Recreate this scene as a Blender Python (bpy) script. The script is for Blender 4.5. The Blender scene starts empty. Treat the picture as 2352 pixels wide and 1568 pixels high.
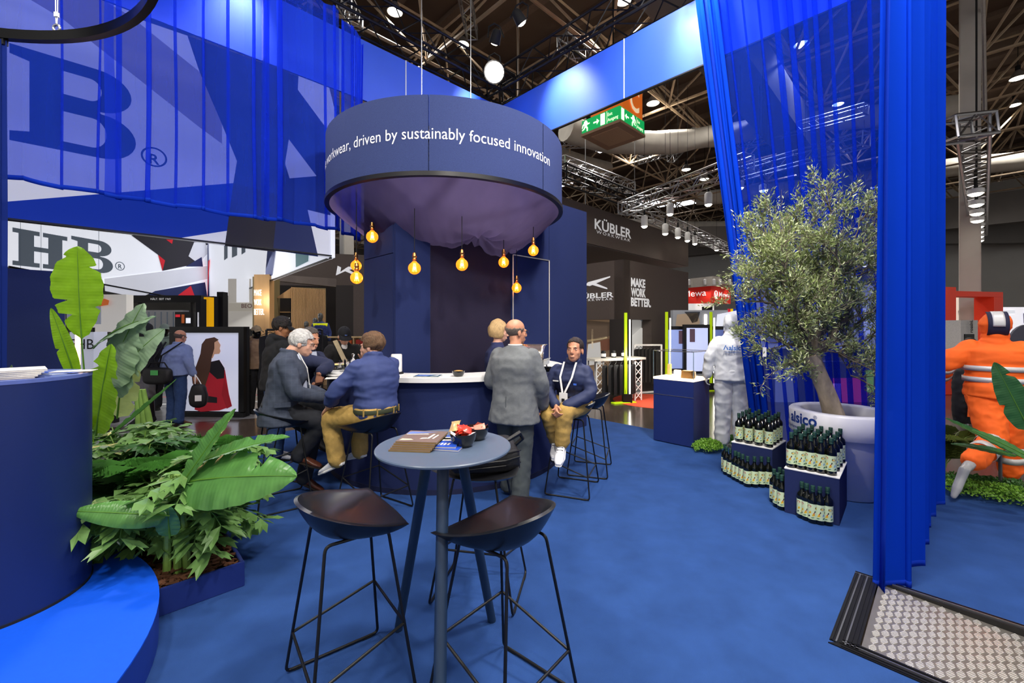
import bpy, bmesh, math, random
from math import sin, cos, pi, sqrt, atan2, radians, exp
from mathutils import Vector as V, Matrix, noise
SC = bpy.context.scene
COL = SC.collection
random.seed(7)
# ---------------------------------------------------------------- camera, world, exposure, lights
FPX, HX, HY, CH = 978.0, 1176.0, 750.0, 1.6
cam = bpy.data.cameras.new('camera'); cam.lens = FPX/2352*36; cam.sensor_width = 36
cam.shift_y = -(784-HY)/2352; cam.clip_end = 200; cam.clip_start = .05
camo = bpy.data.objects.new('camera', cam); COL.objects.link(camo)
camo.location = (0, 0, CH); camo.rotation_euler = (pi/2, 0, 0); SC.camera = camo
SC.view_settings.view_transform = 'Standard'; SC.view_settings.look = 'None'
SC.view_settings.exposure = 0.0; SC.view_settings.gamma = 1.0; SC.view_settings.use_curve_mapping = False
cy = SC.cycles; cy.max_bounces = 5; cy.diffuse_bounces = 2; cy.glossy_bounces = 3; cy.transmission_bounces = 5; cy.transparent_max_bounces = 10; cy.use_adaptive_sampling = True; cy.adaptive_threshold = .08; cy.adaptive_min_samples = 16; cy.caustics_reflective = False; cy.caustics_refractive = False
w = bpy.data.worlds.new('hall_ambient'); SC.world = w; w.use_nodes = True
w.node_tree.nodes['Background'].inputs[0].default_value = (1.0, .97, .93, 1)
w.node_tree.nodes['Background'].inputs[1].default_value = .72
D2 = V((.717, .697, 0)); D1 = V((-.697, .717, 0))     # the two directions the stands are laid out along
def light(name, kind, loc, aim, energy, col=(1, .95, .88), size=.3, spot=70, blend=.6):
    l = bpy.data.lights.new(name, kind); l.energy = energy; l.color = col
    if kind == 'SPOT': l.spot_size = radians(spot); l.spot_blend = blend; l.shadow_soft_size = size
    elif kind == 'AREA': l.size = size; l.shape = 'DISK'
    else: l.shadow_soft_size = .012
    o = bpy.data.objects.new(name, l); COL.objects.link(o); o.location = loc
    d = V(aim)-V(loc); o.rotation_euler = d.to_track_quat('-Z', 'Y').to_euler(); return o
# added area lights out of view, brightening the stand from above
FILL = [
    ((-2.6, .6, 5.9), (-2.4, 2.2, 0), 620, .5), ((1.8, .5, 5.9), (.6, 3.0, 0), 620, .5),
    ((.2, -1.2, 5.9), (-.6, 4.0, 1.5), 800, .6), ((1.9, 2.3, 5.9), (3.1, 4.2, 1.4), 1250, .5), ((1.2, 4.2, 5.9), (2.9, 5.6, 1.0), 380, .5),
    ((-3.2, 4.2, 5.9), (-1.8, 3.6, .9), 420, .5), ((1.6, 5.6, 7.0), (.8, 4.4, .5), 560, .5),
    ((5.2, 2.6, 6.2), (4.7, 4.2, 1.2), 420, .5)]
for i, (l, a, e, s) in enumerate(FILL):
    light('added_fill_light', 'AREA', l, a, e*.21, size=s)
# ---------------------------------------------------------------- materials
def S(h):
    h = h.lstrip('#'); c = [int(h[i:i+2], 16)/255 for i in (0, 2, 4)]
    return tuple(x/12.92 if x <= .04045 else ((x+.055)/1.055)**2.4 for x in c)
MATS = {}
def mat(name, col, rough=.5, metal=0, var=.07, scale=25, bump=0, bscale=None, emit=0, ecol=None, coat=0, trans=0, ior=1.45, alpha=1, spec=.5, detail=3, stretch=None, sheen=0):
    if name in MATS: return MATS[name]
    if isinstance(col, str): col = S(col)
    m = bpy.data.materials.new(name); m.use_nodes = True; nt = m.node_tree; N = nt.nodes; L = nt.links
    b = N['Principled BSDF']; b.inputs['Roughness'].default_value = rough; b.inputs['Metallic'].default_value = metal
    b.inputs['Specular IOR Level'].default_value = spec; b.inputs['Coat Weight'].default_value = coat
    b.inputs['Transmission Weight'].default_value = trans; b.inputs['IOR'].default_value = ior; b.inputs['Alpha'].default_value = alpha
    b.inputs['Sheen Weight'].default_value = sheen
    tc = N.new('ShaderNodeTexCoord'); vec = tc.outputs['Object']
    if stretch:
        mp = N.new('ShaderNodeMapping'); mp.inputs['Scale'].default_value = stretch; L.new(vec, mp.inputs[0]); vec = mp.outputs[0]
    nz = N.new('ShaderNodeTexNoise'); nz.inputs['Scale'].default_value = scale; nz.inputs['Detail'].default_value = detail; L.new(vec, nz.inputs['Vector'])
    mr = N.new('ShaderNodeMapRange'); mr.inputs[3].default_value = 1-var*2; mr.inputs[4].default_value = 1+var*2; L.new(nz.outputs[0], mr.inputs[0])
    mx = N.new('ShaderNodeVectorMath'); mx.operation = 'SCALE'; mx.inputs[0].default_value = col; L.new(mr.outputs[0], mx.inputs['Scale'])
    L.new(mx.outputs[0], b.inputs['Base Color'])
    if bump:
        n2 = N.new('ShaderNodeTexNoise'); n2.inputs['Scale'].default_value = bscale or scale*4; n2.inputs['Detail'].default_value = 2; L.new(vec, n2.inputs['Vector'])
        bp = N.new('ShaderNodeBump'); bp.inputs['Strength'].default_value = bump; bp.inputs['Distance'].default_value = .01; L.new(n2.outputs[0], bp.inputs['Height']); L.new(bp.outputs[0], b.inputs['Normal'])
    if emit:
        e = ecol or col; e = S(e) if isinstance(e, str) else e
        b.inputs['Emission Color'].default_value = (*e, 1); b.inputs['Emission Strength'].default_value = emit
        m.cycles.emission_sampling = 'NONE'       # small and weak emitters: found by bounced rays only
    MATS[name] = m; return m
def sheer(name, col, tint, opacity, transl=.5):
    "woven voile: part of the light passes straight through between the threads, the rest is scattered"
    m = bpy.data.materials.new(name); m.use_nodes = True; nt = m.node_tree; N = nt.nodes; L = nt.links
    N.remove(N['Principled BSDF']); out = N['Material Output']
    col = S(col); tint = S(tint)
    tc = N.new('ShaderNodeTexCoord'); mp = N.new('ShaderNodeMapping'); mp.inputs['Scale'].default_value = (6, 6, .4); L.new(tc.outputs['Object'], mp.inputs[0])
    nz = N.new('ShaderNodeTexNoise'); nz.inputs['Scale'].default_value = 1.0; L.new(mp.outputs[0], nz.inputs['Vector'])
    mr = N.new('ShaderNodeMapRange'); mr.inputs[3].default_value = opacity-.08; mr.inputs[4].default_value = opacity+.08; L.new(nz.outputs[0], mr.inputs[0])
    tr = N.new('ShaderNodeBsdfTransparent'); tr.inputs[0].default_value = (*tint, 1)
    df = N.new('ShaderNodeBsdfDiffuse'); df.inputs[0].default_value = (*col, 1)
    tl = N.new('ShaderNodeBsdfTranslucent'); tl.inputs[0].default_value = (*col, 1)
    m1 = N.new('ShaderNodeMixShader'); m1.inputs[0].default_value = transl; L.new(df.outputs[0], m1.inputs[1]); L.new(tl.outputs[0], m1.inputs[2])
    m2 = N.new('ShaderNodeMixShader'); L.new(mr.outputs[0], m2.inputs[0]); L.new(tr.outputs[0], m2.inputs[1]); L.new(m1.outputs[0], m2.inputs[2])
    L.new(m2.outputs[0], out.inputs[0]); MATS[name] = m; return m
def leafmat(name, col, rough=.4, transl=.35, var=.15, scale=14):
    m = mat(name, col, rough, var=var, scale=scale); nt = m.node_tree; N = nt.nodes; L = nt.links
    tl = N.new('ShaderNodeBsdfTranslucent'); mx = N.new('ShaderNodeMixShader'); mx.inputs[0].default_value = transl
    b = N['Principled BSDF']; src = b.inputs['Base Color'].links[0].from_socket
    L.new(src, tl.inputs[0]); L.new(b.outputs[0], mx.inputs[1]); L.new(tl.outputs[0], mx.inputs[2]); L.new(mx.outputs[0], N['Material Output'].inputs[0]); return m
def glow(name, col, strength, var=0):
    return mat(name, col, .6, emit=strength, ecol=col, var=.02)
# ---------------------------------------------------------------- mesh building
class MB:
    def __init__(s): s.v = []; s.f = []
    def add(s, vs, fs):
        o = len(s.v); s.v += [tuple(x) for x in vs]; s.f += [tuple(i+o for i in f) for f in fs]; return s
    def box(s, c, d, rz=0, M=None):
        x, y, z = d[0]/2, d[1]/2, d[2]/2; ca, sa = cos(rz), sin(rz); vs = []
        for dz in (-z, z):
            for dx, dy in ((-x, -y), (x, -y), (x, y), (-x, y)):
                p = V((c[0]+dx*ca-dy*sa, c[1]+dx*sa+dy*ca, c[2]+dz))
                vs.append(M @ p if M else p)
        return s.add(vs, [(3, 2, 1, 0), (4, 5, 6, 7), (0, 1, 5, 4), (1, 2, 6, 5), (2, 3, 7, 6), (3, 0, 4, 7)])
    def bar(s, p, q, wd, ht, up=(0, 0, 1)):
        p, q = V(p), V(q); d = (q-p).normalized(); u = V(up)
        if abs(d.dot(u)) > .98: u = V((1, 0, 0))
        a = d.cross(u).normalized()*wd/2; b = a.cross(d).normalized()*ht/2
        vs = [p-a-b, p+a-b, p+a+b, p-a+b, q-a-b, q+a-b, q+a+b, q-a+b]
        return s.add(vs, [(0, 1, 2, 3), (7, 6, 5, 4), (4, 5, 1, 0), (5, 6, 2, 1), (6, 7, 3, 2), (7, 4, 0, 3)])
    def prism(s, poly, z0, z1, M=None):
        n = len(poly); vs = [V((x, y, z0)) for x, y in poly]+[V((x, y, z1)) for x, y in poly]
        if M: vs = [M @ p for p in vs]
        fs = [tuple(range(n))[::-1], tuple(range(n, 2*n))]+[(i, (i+1) % n, n+(i+1) % n, n+i) for i in range(n)]
        return s.add(vs, fs)
    def tube(s, path, r, n=8, closed=False, caps=True, rx=None):
        P = [V(p) for p in path]; m = len(P); R = r if isinstance(r, (list, tuple)) else [r]*m; rings = []; prev = None
        for i, p in enumerate(P):
            if closed: t = P[(i+1) % m]-P[i-1]
            else: t = P[min(i+1, m-1)]-P[max(i-1, 0)]
            t = t.normalized() if t.length > 1e-9 else V((0, 0, 1))
            if prev is None:
                a = t.orthogonal().normalized()
                if abs(t.z) < .9: a = t.cross(V((0, 0, 1))).normalized()
            else:
                a = prev-t*prev.dot(t); a = a.normalized() if a.length > 1e-6 else t.orthogonal().normalized()
            prev = a; b = t.cross(a)
            k = 1
            if 0 < i < m-1 or closed:
                d1 = (P[i]-P[i-1]).normalized(); k = 1/max(.5, abs(t.dot(d1)))
            rings.append([p+(a*cos(2*pi*j/n)+b*sin(2*pi*j/n))*R[i]*k for j in range(n)])
        return s.loft(rings, closed=closed, caps=caps)
    def loft(s, rings, closed=False, caps=True):
        m, n = len(rings), len(rings[0]); vs = [p for r in rings for p in r]; fs = []
        for i in range(m if closed else m-1):
            k = (i+1) % m
            for j in range(n): fs.append((i*n+j, i*n+(j+1) % n, k*n+(j+1) % n, k*n+j))
        if caps and not closed: fs += [tuple(range(n))[::-1], tuple(range((m-1)*n, m*n))]
        return s.add(vs, fs)
    def lathe(s, prof, c=(0, 0, 0), n=24, a0=0, a1=2*pi):
        full = abs(a1-a0-2*pi) < 1e-6; k = n if full else n+1; rings = []
        for r, z in prof: rings.append([V((c[0]+r*cos(a0+(a1-a0)*j/n), c[1]+r*sin(a0+(a1-a0)*j/n), c[2]+z)) for j in range(k)])
        vs = [p for r in rings for p in r]; fs = []
        for i in range(len(rings)-1):
            for j in range(n):
                j2 = (j+1) % k
                fs.append((i*k+j, i*k+j2, (i+1)*k+j2, (i+1)*k+j))
        if full and tuple(prof[0]) != tuple(prof[-1]):
            if prof[0][0] > 1e-6: fs.append(tuple(range(k))[::-1])
            if prof[-1][0] > 1e-6: fs.append(tuple(range((len(rings)-1)*k, len(rings)*k)))
        return s.add(vs, fs)
    def ball(s, c, r, n=12, m=8, M=None):
        r = (r, r, r) if not isinstance(r, (tuple, list)) else r; vs = []; fs = []
        for i in range(m+1):
            t = pi*i/m
            for j in range(n):
                p = V((r[0]*sin(t)*cos(2*pi*j/n), r[1]*sin(t)*sin(2*pi*j/n), -r[2]*cos(t)))
                p = V(c)+(M @ p if M else p); vs.append(p)
        for i in range(m):
            for j in range(n): fs.append((i*n+j, i*n+(j+1) % n, (i+1)*n+(j+1) % n, (i+1)*n+j))
        return s.add(vs, fs)
    def grid(s, fn, nu, nv):
        vs = [fn(i/nu, j/nv) for i in range(nu+1) for j in range(nv+1)]; k = nv+1
        return s.add(vs, [(i*k+j, (i+1)*k+j, (i+1)*k+j+1, i*k+j+1) for i in range(nu) for j in range(nv)])
    def mesh(s, name):
        me = bpy.data.meshes.new(name); me.from_pydata([tuple(p) for p in s.v], [], s.f); me.update(); return me
    def build(s, name, m, parent=None, smooth=False, bevel=0, world=False, solid=0, fix=True):
        if parent is not None and world:
            inv = (Matrix.Translation(parent.location) @ parent.rotation_euler.to_matrix().to_4x4()).inverted() if parent.parent is None else None
            if inv is None:
                g = parent.parent; mw = Matrix.Translation(g.location) @ g.rotation_euler.to_matrix().to_4x4() @ Matrix.Translation(parent.location) @ parent.rotation_euler.to_matrix().to_4x4(); inv = mw.inverted()
            s.v = [tuple(inv @ V(p)) for p in s.v]
        off = V((0, 0, 0))
        if parent is None:
            xs, ys, zs = zip(*s.v); off = V(((min(xs)+max(xs))/2, (min(ys)+max(ys))/2, min(zs)))
            s.v = [(p[0]-off.x, p[1]-off.y, p[2]-off.z) for p in s.v]
        me = s.mesh(name)
        if fix:
            bm = bmesh.new(); bm.from_mesh(me); bmesh.ops.recalc_face_normals(bm, faces=bm.faces)
            if bevel: bmesh.ops.bevel(bm, geom=[e for e in bm.edges if len(e.link_faces) == 2 and e.calc_face_angle(0) > .6], offset=bevel, segments=2, affect='EDGES', clamp_overlap=True)
            bm.to_mesh(me); bm.free()
        ob = bpy.data.objects.new(name, me); COL.objects.link(ob); ob.location = off
        for x in (m if isinstance(m, (list, tuple)) else [m]): me.materials.append(x)
        if smooth: shade(me, smooth)
        if solid:
            md = ob.modifiers.new('thickness', 'SOLIDIFY'); md.thickness = solid; md.offset = 0
        if parent is not None: ob.parent = parent
        return ob
def shade(me, ang=True):
    me.polygons.foreach_set('use_smooth', [True]*len(me.polygons))
    a = .7 if ang is True else ang
    bm = bmesh.new(); bm.from_mesh(me)
    for e in bm.edges:
        if len(e.link_faces) == 2 and e.calc_face_angle(0) > a: e.smooth = False
    bm.to_mesh(me); bm.free()
def tag(o, label, cat, group=None, kind=None):
    if label: o['label'] = label
    if cat: o['category'] = cat
    if group: o['group'] = group
    if kind: o['kind'] = kind
    return o
def struct(o): o['kind'] = 'structure'; return o
def thing(name, label, cat, loc=(0, 0, 0), rz=0, group=None):
    o = bpy.data.objects.new(name, None); COL.objects.link(o); o.location = loc; o.rotation_euler = (0, 0, rz); o.empty_display_size = .1
    return tag(o, label, cat, group)
def dup(o, loc=None, rz=None, label=None, group=None, parent=None):
    r = o.copy(); COL.objects.link(r)
    if parent is not None: r.parent = parent
    if loc is not None: r.location = loc
    if rz is not None: r.rotation_euler = (0, 0, rz)
    if label: r['label'] = label
    if group: r['group'] = group
    for ch in [x for x in bpy.data.objects if x.parent == o]: dup(ch, parent=r)
    return r
def face_dir(f): return atan2(-f[0], f[1])         # rz that turns local +y to direction f
def text_mesh(s, size=1.0, align='LEFT', bold=0.0, width=None, extrude=0, shear=0, spacing=1):
    c = bpy.data.curves.new('lettering', 'FONT'); c.body = s; c.size = size; c.align_x = align; c.offset = bold; c.extrude = extrude; c.resolution_u = 3; c.shear = shear; c.space_character = spacing
    o = bpy.data.objects.new('lettering', c); COL.objects.link(o); dg = bpy.context.evaluated_depsgraph_get()
    me = bpy.data.meshes.new_from_object(o.evaluated_get(dg)); bpy.data.objects.remove(o); bpy.data.curves.remove(c)
    vs = [v.co.copy() for v in me.vertices]; fs = [tuple(p.vertices) for p in me.polygons]; bpy.data.meshes.remove(me)
    if width:
        xs = [v.x for v in vs]; k = width/(max(xs)-min(xs)); vs = [V((v.x*k, v.y*k, v.z)) for v in vs]
    return vs, fs
def frame(o, right, up):                    # local (x right, y up, z out) -> world matrix
    r = V(right).normalized(); u = V(up).normalized(); n = r.cross(u)
    M = Matrix((r, u, n)).transposed().to_4x4(); M.translation = V(o); return M
def letters(name, s, M, m, parent, size=.1, align='LEFT', bold=0, width=None, z=.004, shear=0, spacing=1, sx=1):
    vs, fs = text_mesh(s, size, align, bold, width, 0, shear, spacing)
    b = MB(); b.add([M @ V((v.x*sx, v.y, z)) for v in vs], fs)
    return b.build(name, m, parent, world=True, fix=False)
def flat(name, poly, M, m, parent, z=.003, t=0):
    b = MB()
    if t: b.prism(poly, z-t, z, M)
    else: b.add([M @ V((x, y, z)) for x, y in poly], [tuple(range(len(poly)))])
    return b.build(name, m, parent, world=True, fix=bool(t))
def ground(px, py, z=0):
    Y = FPX*(CH-z)/(py-HY); return V(((px-HX)/FPX*Y, Y, z))
def ptY(px, py, Y): return V(((px-HX)/FPX*Y, Y, CH-(py-HY)/FPX*Y))
def ord_word(i): return ['first', 'second', 'third', 'fourth', 'fifth', 'sixth', 'seventh', 'eighth', 'ninth', 'tenth', 'eleventh', 'twelfth'][i]
# palette
NAVY = mat('navy_felt', '#242e58', .95, var=.1, scale=180, bump=.25, bscale=400, spec=.2)
NAVYL = mat('navy_laminate', '#1d2c66', .45, var=.02)
BLACK = mat('black_powder_coat', '#0c0c0e', .42, var=.03)
BLACKM = mat('black_matte', '#121214', .8, var=.04)
ALU = mat('aluminium', '#b9b9bb', .35, 1, var=.05)
STEELW = mat('galvanised_tube', '#9d938a', .5, .6, var=.08)
WHITE = mat('white_laminate', '#eceae6', .35, var=.02)
WPRINT = mat('white_print', '#f4f4f6', .6, var=.01, emit=.25, ecol=(1, 1, 1))
# ================================================================ the hall and the stand's floor
def dd(a, b): return D2*a+D1*b              # point from its coordinates along the two stand directions
hallm = mat('hall_floor_screed', '#4a3f38', .16, var=.25, scale=1.2, bump=.05, bscale=6, spec=.6)
struct(MB().box((5, 22, -.13), (110, 90, .1)).build('floor', hallm))
# printed asphalt floor of the stand to the left
asph = mat('street_print_vinyl', '#8d8d8f', .25, var=.35, scale=2.5, detail=8)
p = [ground(430, 925, -.08), ground(590, 925, -.08), ground(560, 965, -.08), ground(560, 990, -.08), ground(200, 1010, -.08), ground(120, 925, -.08)]
fl = struct(MB().prism([(-13, 9.2), (-6.2, 14.5), (-5.2, 11.6), (-4.5, 7.9), (-8.2, 6.6), (-13, 8)], -.08, -.076).build('floor_street_print', asph))
for i, (a, b) in enumerate([((-12, 8.4), (-5.2, 9.6)), ((-12, 9.6), (-5.2, 10.6))]):
    MB().bar((*a, -.073), (*b, -.073), .16 if i == 0 else .08, .004).build('painted_line', mat('line_white' if i == 0 else 'line_red', '#e8e8e8' if i == 0 else '#d23338', .4), fl, world=True)
carpet = mat('blue_needle_felt_carpet', '#29477f', .97, var=.16, scale=5, bump=.35, bscale=520, detail=9, spec=.15)
E2, W1, F1 = 6.2, 7.1, -1.25
RA, RB, RT = 2.70, 3.52, .33                # ramp cut: between RA and RB along D2, from RT towards the aisle
poly = [(-6, W1), (-6, F1-6), (RA, F1-6), (RA, RT), (RB, RT), (RB, F1-6), (E2, F1-6), (E2, W1)]
struct(MB().prism([tuple(dd(a, b))[:2] for a, b in poly], -.08, 0).build('floor_carpet', carpet))
# ---- aluminium tread ramp
ramp = thing('tread_plate_ramp', 'silver aluminium tread plate ramp with black ribbed edging, sunk into the blue carpet', 'ramp', dd((RA+RB)/2, RT-.8))
trd = mat('aluminium_tread_plate', '#a9a39b', .33, .8, var=.12, scale=9, bump=.1)
sl = .075/1.5
def rz_(b): return -.004-(RT-.02-b)*sl
m = MB(); m.add([dd(RA+.03, RT-.02)+V((0, 0, rz_(RT-.02))), dd(RB-.02, RT-.02)+V((0, 0, rz_(RT-.02))), dd(RB-.02, RT-2.2)+V((0, 0, rz_(RT-2.2)*.98)), dd(RA+.03, RT-2.2)+V((0, 0, rz_(RT-2.2)))], [(0, 1, 2, 3)])
plate = m.build('plate', trd, ramp, world=True)
m = MB(); a = RA+.075; ia = 0
while a < RB-.03:
    b = RT-.06-(.034 if ia % 2 else 0)
    while b > RT-1.6:
        c = dd(a, b); c.z = rz_(b)+.0012
        ax = (D1*.45-D2*.89); sd_ = V((-ax.y, ax.x, 0))
        for k in range(5):
            o = (k-2)*.0066; ln = .024*(1-.1*abs(k-2))
            m.bar(c+sd_*o-ax*ln+ax*o*.9, c+sd_*o+ax*ln+ax*o*.9, .0036, .0034)
        b -= .068
    a += .036; ia += 1
m.build('tread_ribs', mat('aluminium_tread_rib', '#f6f2ec', .25, .6, var=.05), plate, world=True, fix=False)['kind'] = 'stuff'
rub = mat('black_ribbed_profile', '#17171a', .35, .2, var=.05)
ed = MB(); ed.prism([tuple(dd(a, b))[:2] for a, b in ((RA-.02, RT+.1), (RB+.0, RT+.1), (RB+.0, RT-.015), (RA-.02, RT-.015))], -.004, .006)
e1 = ed.build('edge_profile', rub, ramp, world=True)
for k in range(6): MB().bar(dd(RA-.02, RT+.09-k*.018)+V((0, 0, .007)), dd(RB, RT+.09-k*.018)+V((0, 0, .007)), .007, .006).build('rib', ALU if k in (1, 3) else rub, e1, world=True)
e2 = MB().prism([tuple(dd(a, b))[:2] for a, b in ((RA-.05, RT+.1), (RA+.035, RT+.0), (RA+.035, RT-2.2), (RA-.05, RT-2.2))], -.06, .006).build('edge_profile', rub, ramp, world=True)
for k in range(4): MB().bar(dd(RA-.04+k*.02, RT+.05)+V((0, 0, .007)), dd(RA-.04+k*.02, RT-2.2)+V((0, 0, .007)), .006, .006).build('rib', rub if k != 2 else ALU, e2, world=True)
m = MB(); m.bar(dd(RB-.012, RT+.1)+V((0, 0, -.04)), dd(RB-.012, RT-2.2)+V((0, 0, -.04)), .024, .085); e3 = m.build('edge_wall', BLACK, ramp, world=True)
for k in range(2): MB().bar(dd(RB+.004+k*.016, RT+.1)+V((0, 0, .006)), dd(RB+.004+k*.016, RT-2.2)+V((0, 0, .006)), .007, .006).build('rib', ALU if k == 0 else rub, e3, world=True)

# ================================================================ hall roof
roofm = mat('roof_trapezoid_sheet', '#5c4a3e', .8, var=.2, scale=.4)
struct(MB().box((6, 30, 14.6), (120, 74, .2)).build('ceiling', roofm))
ribs = MB()
for i in range(46): ribs.bar(dd(-20+i*2.0, -30)+V((4, 8, 14.4)), dd(-20+i*2.0, 60)+V((4, 8, 14.4)), .35, .2)
struct(ribs.build('ceiling_sheet_ribs', mat('roof_rib', '#6e5a4c', .8, var=.15), fix=False))
frm = mat('roof_space_frame_steel', '#b8a084', .55, 0, var=.15, scale=3)
sf = MB(); g = 4.2; z0, z1 = 10.3, 13.4
def nd(i, j, up): q = dd(i*g+(g/2 if up else 0), j*g+(g/2 if up else 0))+V((3, 2, 0)); q.z = z1 if up else z0; return q
for i in range(-3, 13):
    for j in range(-6, 12):
        a = nd(i, j, 0)
        if a.y < 2.5 or a.y > 56: continue
        rr = .055
        for bq in (nd(i+1, j, 0), nd(i, j+1, 0)): sf.tube([a, bq], rr, 5, caps=False)
        for bq in (nd(i, j, 1), nd(i-1, j, 1), nd(i, j-1, 1), nd(i-1, j-1, 1)): sf.tube([a, bq], rr*.8, 5, caps=False)
        c = nd(i, j, 1)
        for bq in (nd(i+1, j, 1), nd(i, j+1, 1)): sf.tube([c, bq], rr, 4, caps=False)
sfo = struct(sf.build('ceiling_space_frame', frm, fix=False, smooth=True))
# big grey service girders and ducts under the roof
gird = mat('grey_service_girder', '#77726e', .6, var=.1, scale=1)
for i, (a, b, wd, ht) in enumerate([((-2, 4, 9.6), (24, 30, 9.6), 1.2, 1.3), ((12, 44, 9.2), (50, 12, 9.2), .8, 2.0), ((14, 32, 8.3), (44, 30, 8.3), .7, 1.5)]):
    struct(MB().bar(a, b, wd, ht).build('trim_%d' % (i+1), gird))
ductm = mat('fabric_air_duct', '#c9c2b6', .8, var=.12, scale=2, bump=.4, bscale=5)
for nm, path, r, lab in [('air_duct', [(1.9, 15, 8.6), (4.5, 16.5, 8.75), (8, 17.5, 9.4), (11, 17.6, 10.1), (18, 17, 10.4)], .5, 'pale fabric air duct sagging under the roof behind the exit sign'),
                     ('air_duct', [(13, 30, 10.6), (25, 24, 10.6), (40, 18, 10.6)], .55, 'pale fabric air duct in the upper right behind the rigging'),
                     ('round_duct', [(2, 30, 9.3), (14, 33, 9.3), (30, 30, 9.3)], .5, 'long grey round duct low under the far roof'),
                     ('round_duct', [(-14, 13, 11.5), (-4, 20, 11.5), (6, 27, 11.5)], .6, 'thick grey round duct above the black truss, left of the cables')]:
    pts = []
    for i in range(len(path)-1):
        for k in range(6): pts.append(V(path[i]).lerp(V(path[i+1]), k/6)+V((0, 0, -.12*sin(pi*k/6))))
    pts.append(V(path[-1]))
    tag(MB().tube(pts, [r*(.9+.15*noise.noise(q*.9)) for q in pts], 14).build(nm, ductm, smooth=True), lab, 'duct')
# skylight strips in the far roof
skym = glow('skylight_glass', '#f3f6ff', 2.2)
for i, (c, sx, sy) in enumerate([((8.5, 30, 14.3), 4, 2.4), ((2, 38, 14.3), 6, 2), ((15, 44, 14.3), 7, 2.2), ((30, 38, 14.3), 9, 2.5), ((-10, 44, 14.3), 6, 2)]):
    o = MB()
    for k in range(4): o.box((c[0]+(k-1.5)*sx/4, c[1], c[2]), (sx/4-.25, sy, .08), .8)
    struct(o.build('window_%d' % (i+1), skym))
# far hall walls
struct(MB().box((5, 60, 6), (130, .3, 13)).build('wall_far', mat('far_wall_panel', '#5c544e', .8, var=.3, scale=.35)))
struct(MB().bar((14, 58, 6), (60, 12, 6), .3, 14).build('wall_right', mat('pale_wall_panel', '#cfccc6', .8, var=.05, scale=.5)))
struct(MB().bar((-20, 60, 6), (-52, 12, 6), .3, 14).build('wall_left', mat('left_wall_panel', '#8d8a88', .8, var=.2, scale=.4)))
for i, (x, y) in enumerate([(12.9, 12.0), (-6.6, 17.0)]):
    col = struct(MB().box((x, y, 6.2), (.42, .42, 12.6), .78).build('trim_column_%d' % (i+1), mat('concrete_column', '#c3bdb4', .8, var=.06, scale=2), bevel=.02))
# high-bay lamps in the roof
lampshade = mat('lamp_reflector_aluminium', '#d5d5d5', .3, .8)
lampglow = glow('lamp_glow', '#fff4e2', 14)
def highbay(px, py, Y, lab, power=160, r=.26):
    q = ptY(px, py, Y); t = thing('high_bay_lamp', lab, 'lamp', q)
    MB().lathe([(.05, .34), (.09, .3), (r*.6, .2), (r, 0), (r-.02, 0), (r*.6-.02, .17), (.05, .28)], n=18).build('reflector', lampshade, t, smooth=True)
    MB().lathe([(0, -.05), (r*.4, -.04), (r*.7, -.01), (r*.88, .04)], n=18).build('lens', lampglow, t, smooth=True)
    MB().lathe([(.06, .3), (.08, .32), (.08, .5), (.05, .52)], n=12).build('driver_housing', BLACKM, t, smooth=True)
    MB().tube([(0, 0, .5), (0, 0, max(.7, 13.2-q.z))], .012, 5).build('hanger', BLACKM, t)
    if True: light('high_bay_light', 'SPOT', (q.x, q.y, q.z-.04), (q.x, q.y, 0), 2200 if power else 1500, (1, .96, .9), r, 130, .5)
for i, (px, py, Y, lab, pw) in enumerate([
    (907, 28, 14, 'high-bay lamp glowing above the left black truss, near the photo top', 60), (1063, 103, 17, 'small high-bay lamp left of the drum cables', 60),
    (1500, 238, 17, 'high-bay lamp right of the orange sign block', 60), (1576, 390, 24, 'small far high-bay lamp beside the right sheer curtain, upper one', 0),
    (1618, 412, 24, 'small far high-bay lamp beside the right sheer curtain, lower one', 0), (1462, 326, 22, 'small far lamp just under the exit sign', 0),
    (1432, 2, 13.5, 'high-bay lamp cut by the top edge of the photo', 60), (1841, 103, 15, 'high-bay lamp seen through the top of the right sheer curtain', 60),
    (1925, 240, 21, 'far lamp seen through the right sheer curtain, rightmost', 0), (1806, 327, 22, 'far lamp seen through the middle of the right sheer curtain', 0), (1840, 357, 24, 'far lamp seen through the sheer curtain just above the olive tree', 0),
    (2338, 180, 17, 'high-bay lamp at the right photo edge, upper one', 60), (2330, 242, 22, 'high-bay lamp at the right photo edge, lower one', 40), (1716, 236, 20, 'far lamp seen through the left part of the right sheer curtain', 0)]):
    highbay(px, py, Y, lab, pw)
# ================================================================ the round bar under the drum
BC = V((-.812, 5.44, 0)); BR = 1.40; CR = 1.47
bar = thing('round_bar', 'round navy felt bar with a white worktop ring, under the hanging drum', 'bar', BC)
MB().lathe([(BR, 0), (BR, 1.072), (BR-.04, 1.072), (BR-.04, 0), (BR, 0)], n=96).build('bar_front', NAVY, bar, smooth=True)
MB().lathe([(CR, 1.075), (CR, 1.12), (CR-.42, 1.12), (CR-.42, 1.075), (CR, 1.075)], n=96).build('worktop', WHITE, bar, smooth=.5)
MB().lathe([(BR+.004, 0), (BR+.004, .05), (BR-.02, .05)], n=96).build('plinth_strip', mat('dark_plinth', '#141a3c', .7), bar, smooth=True)
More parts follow.
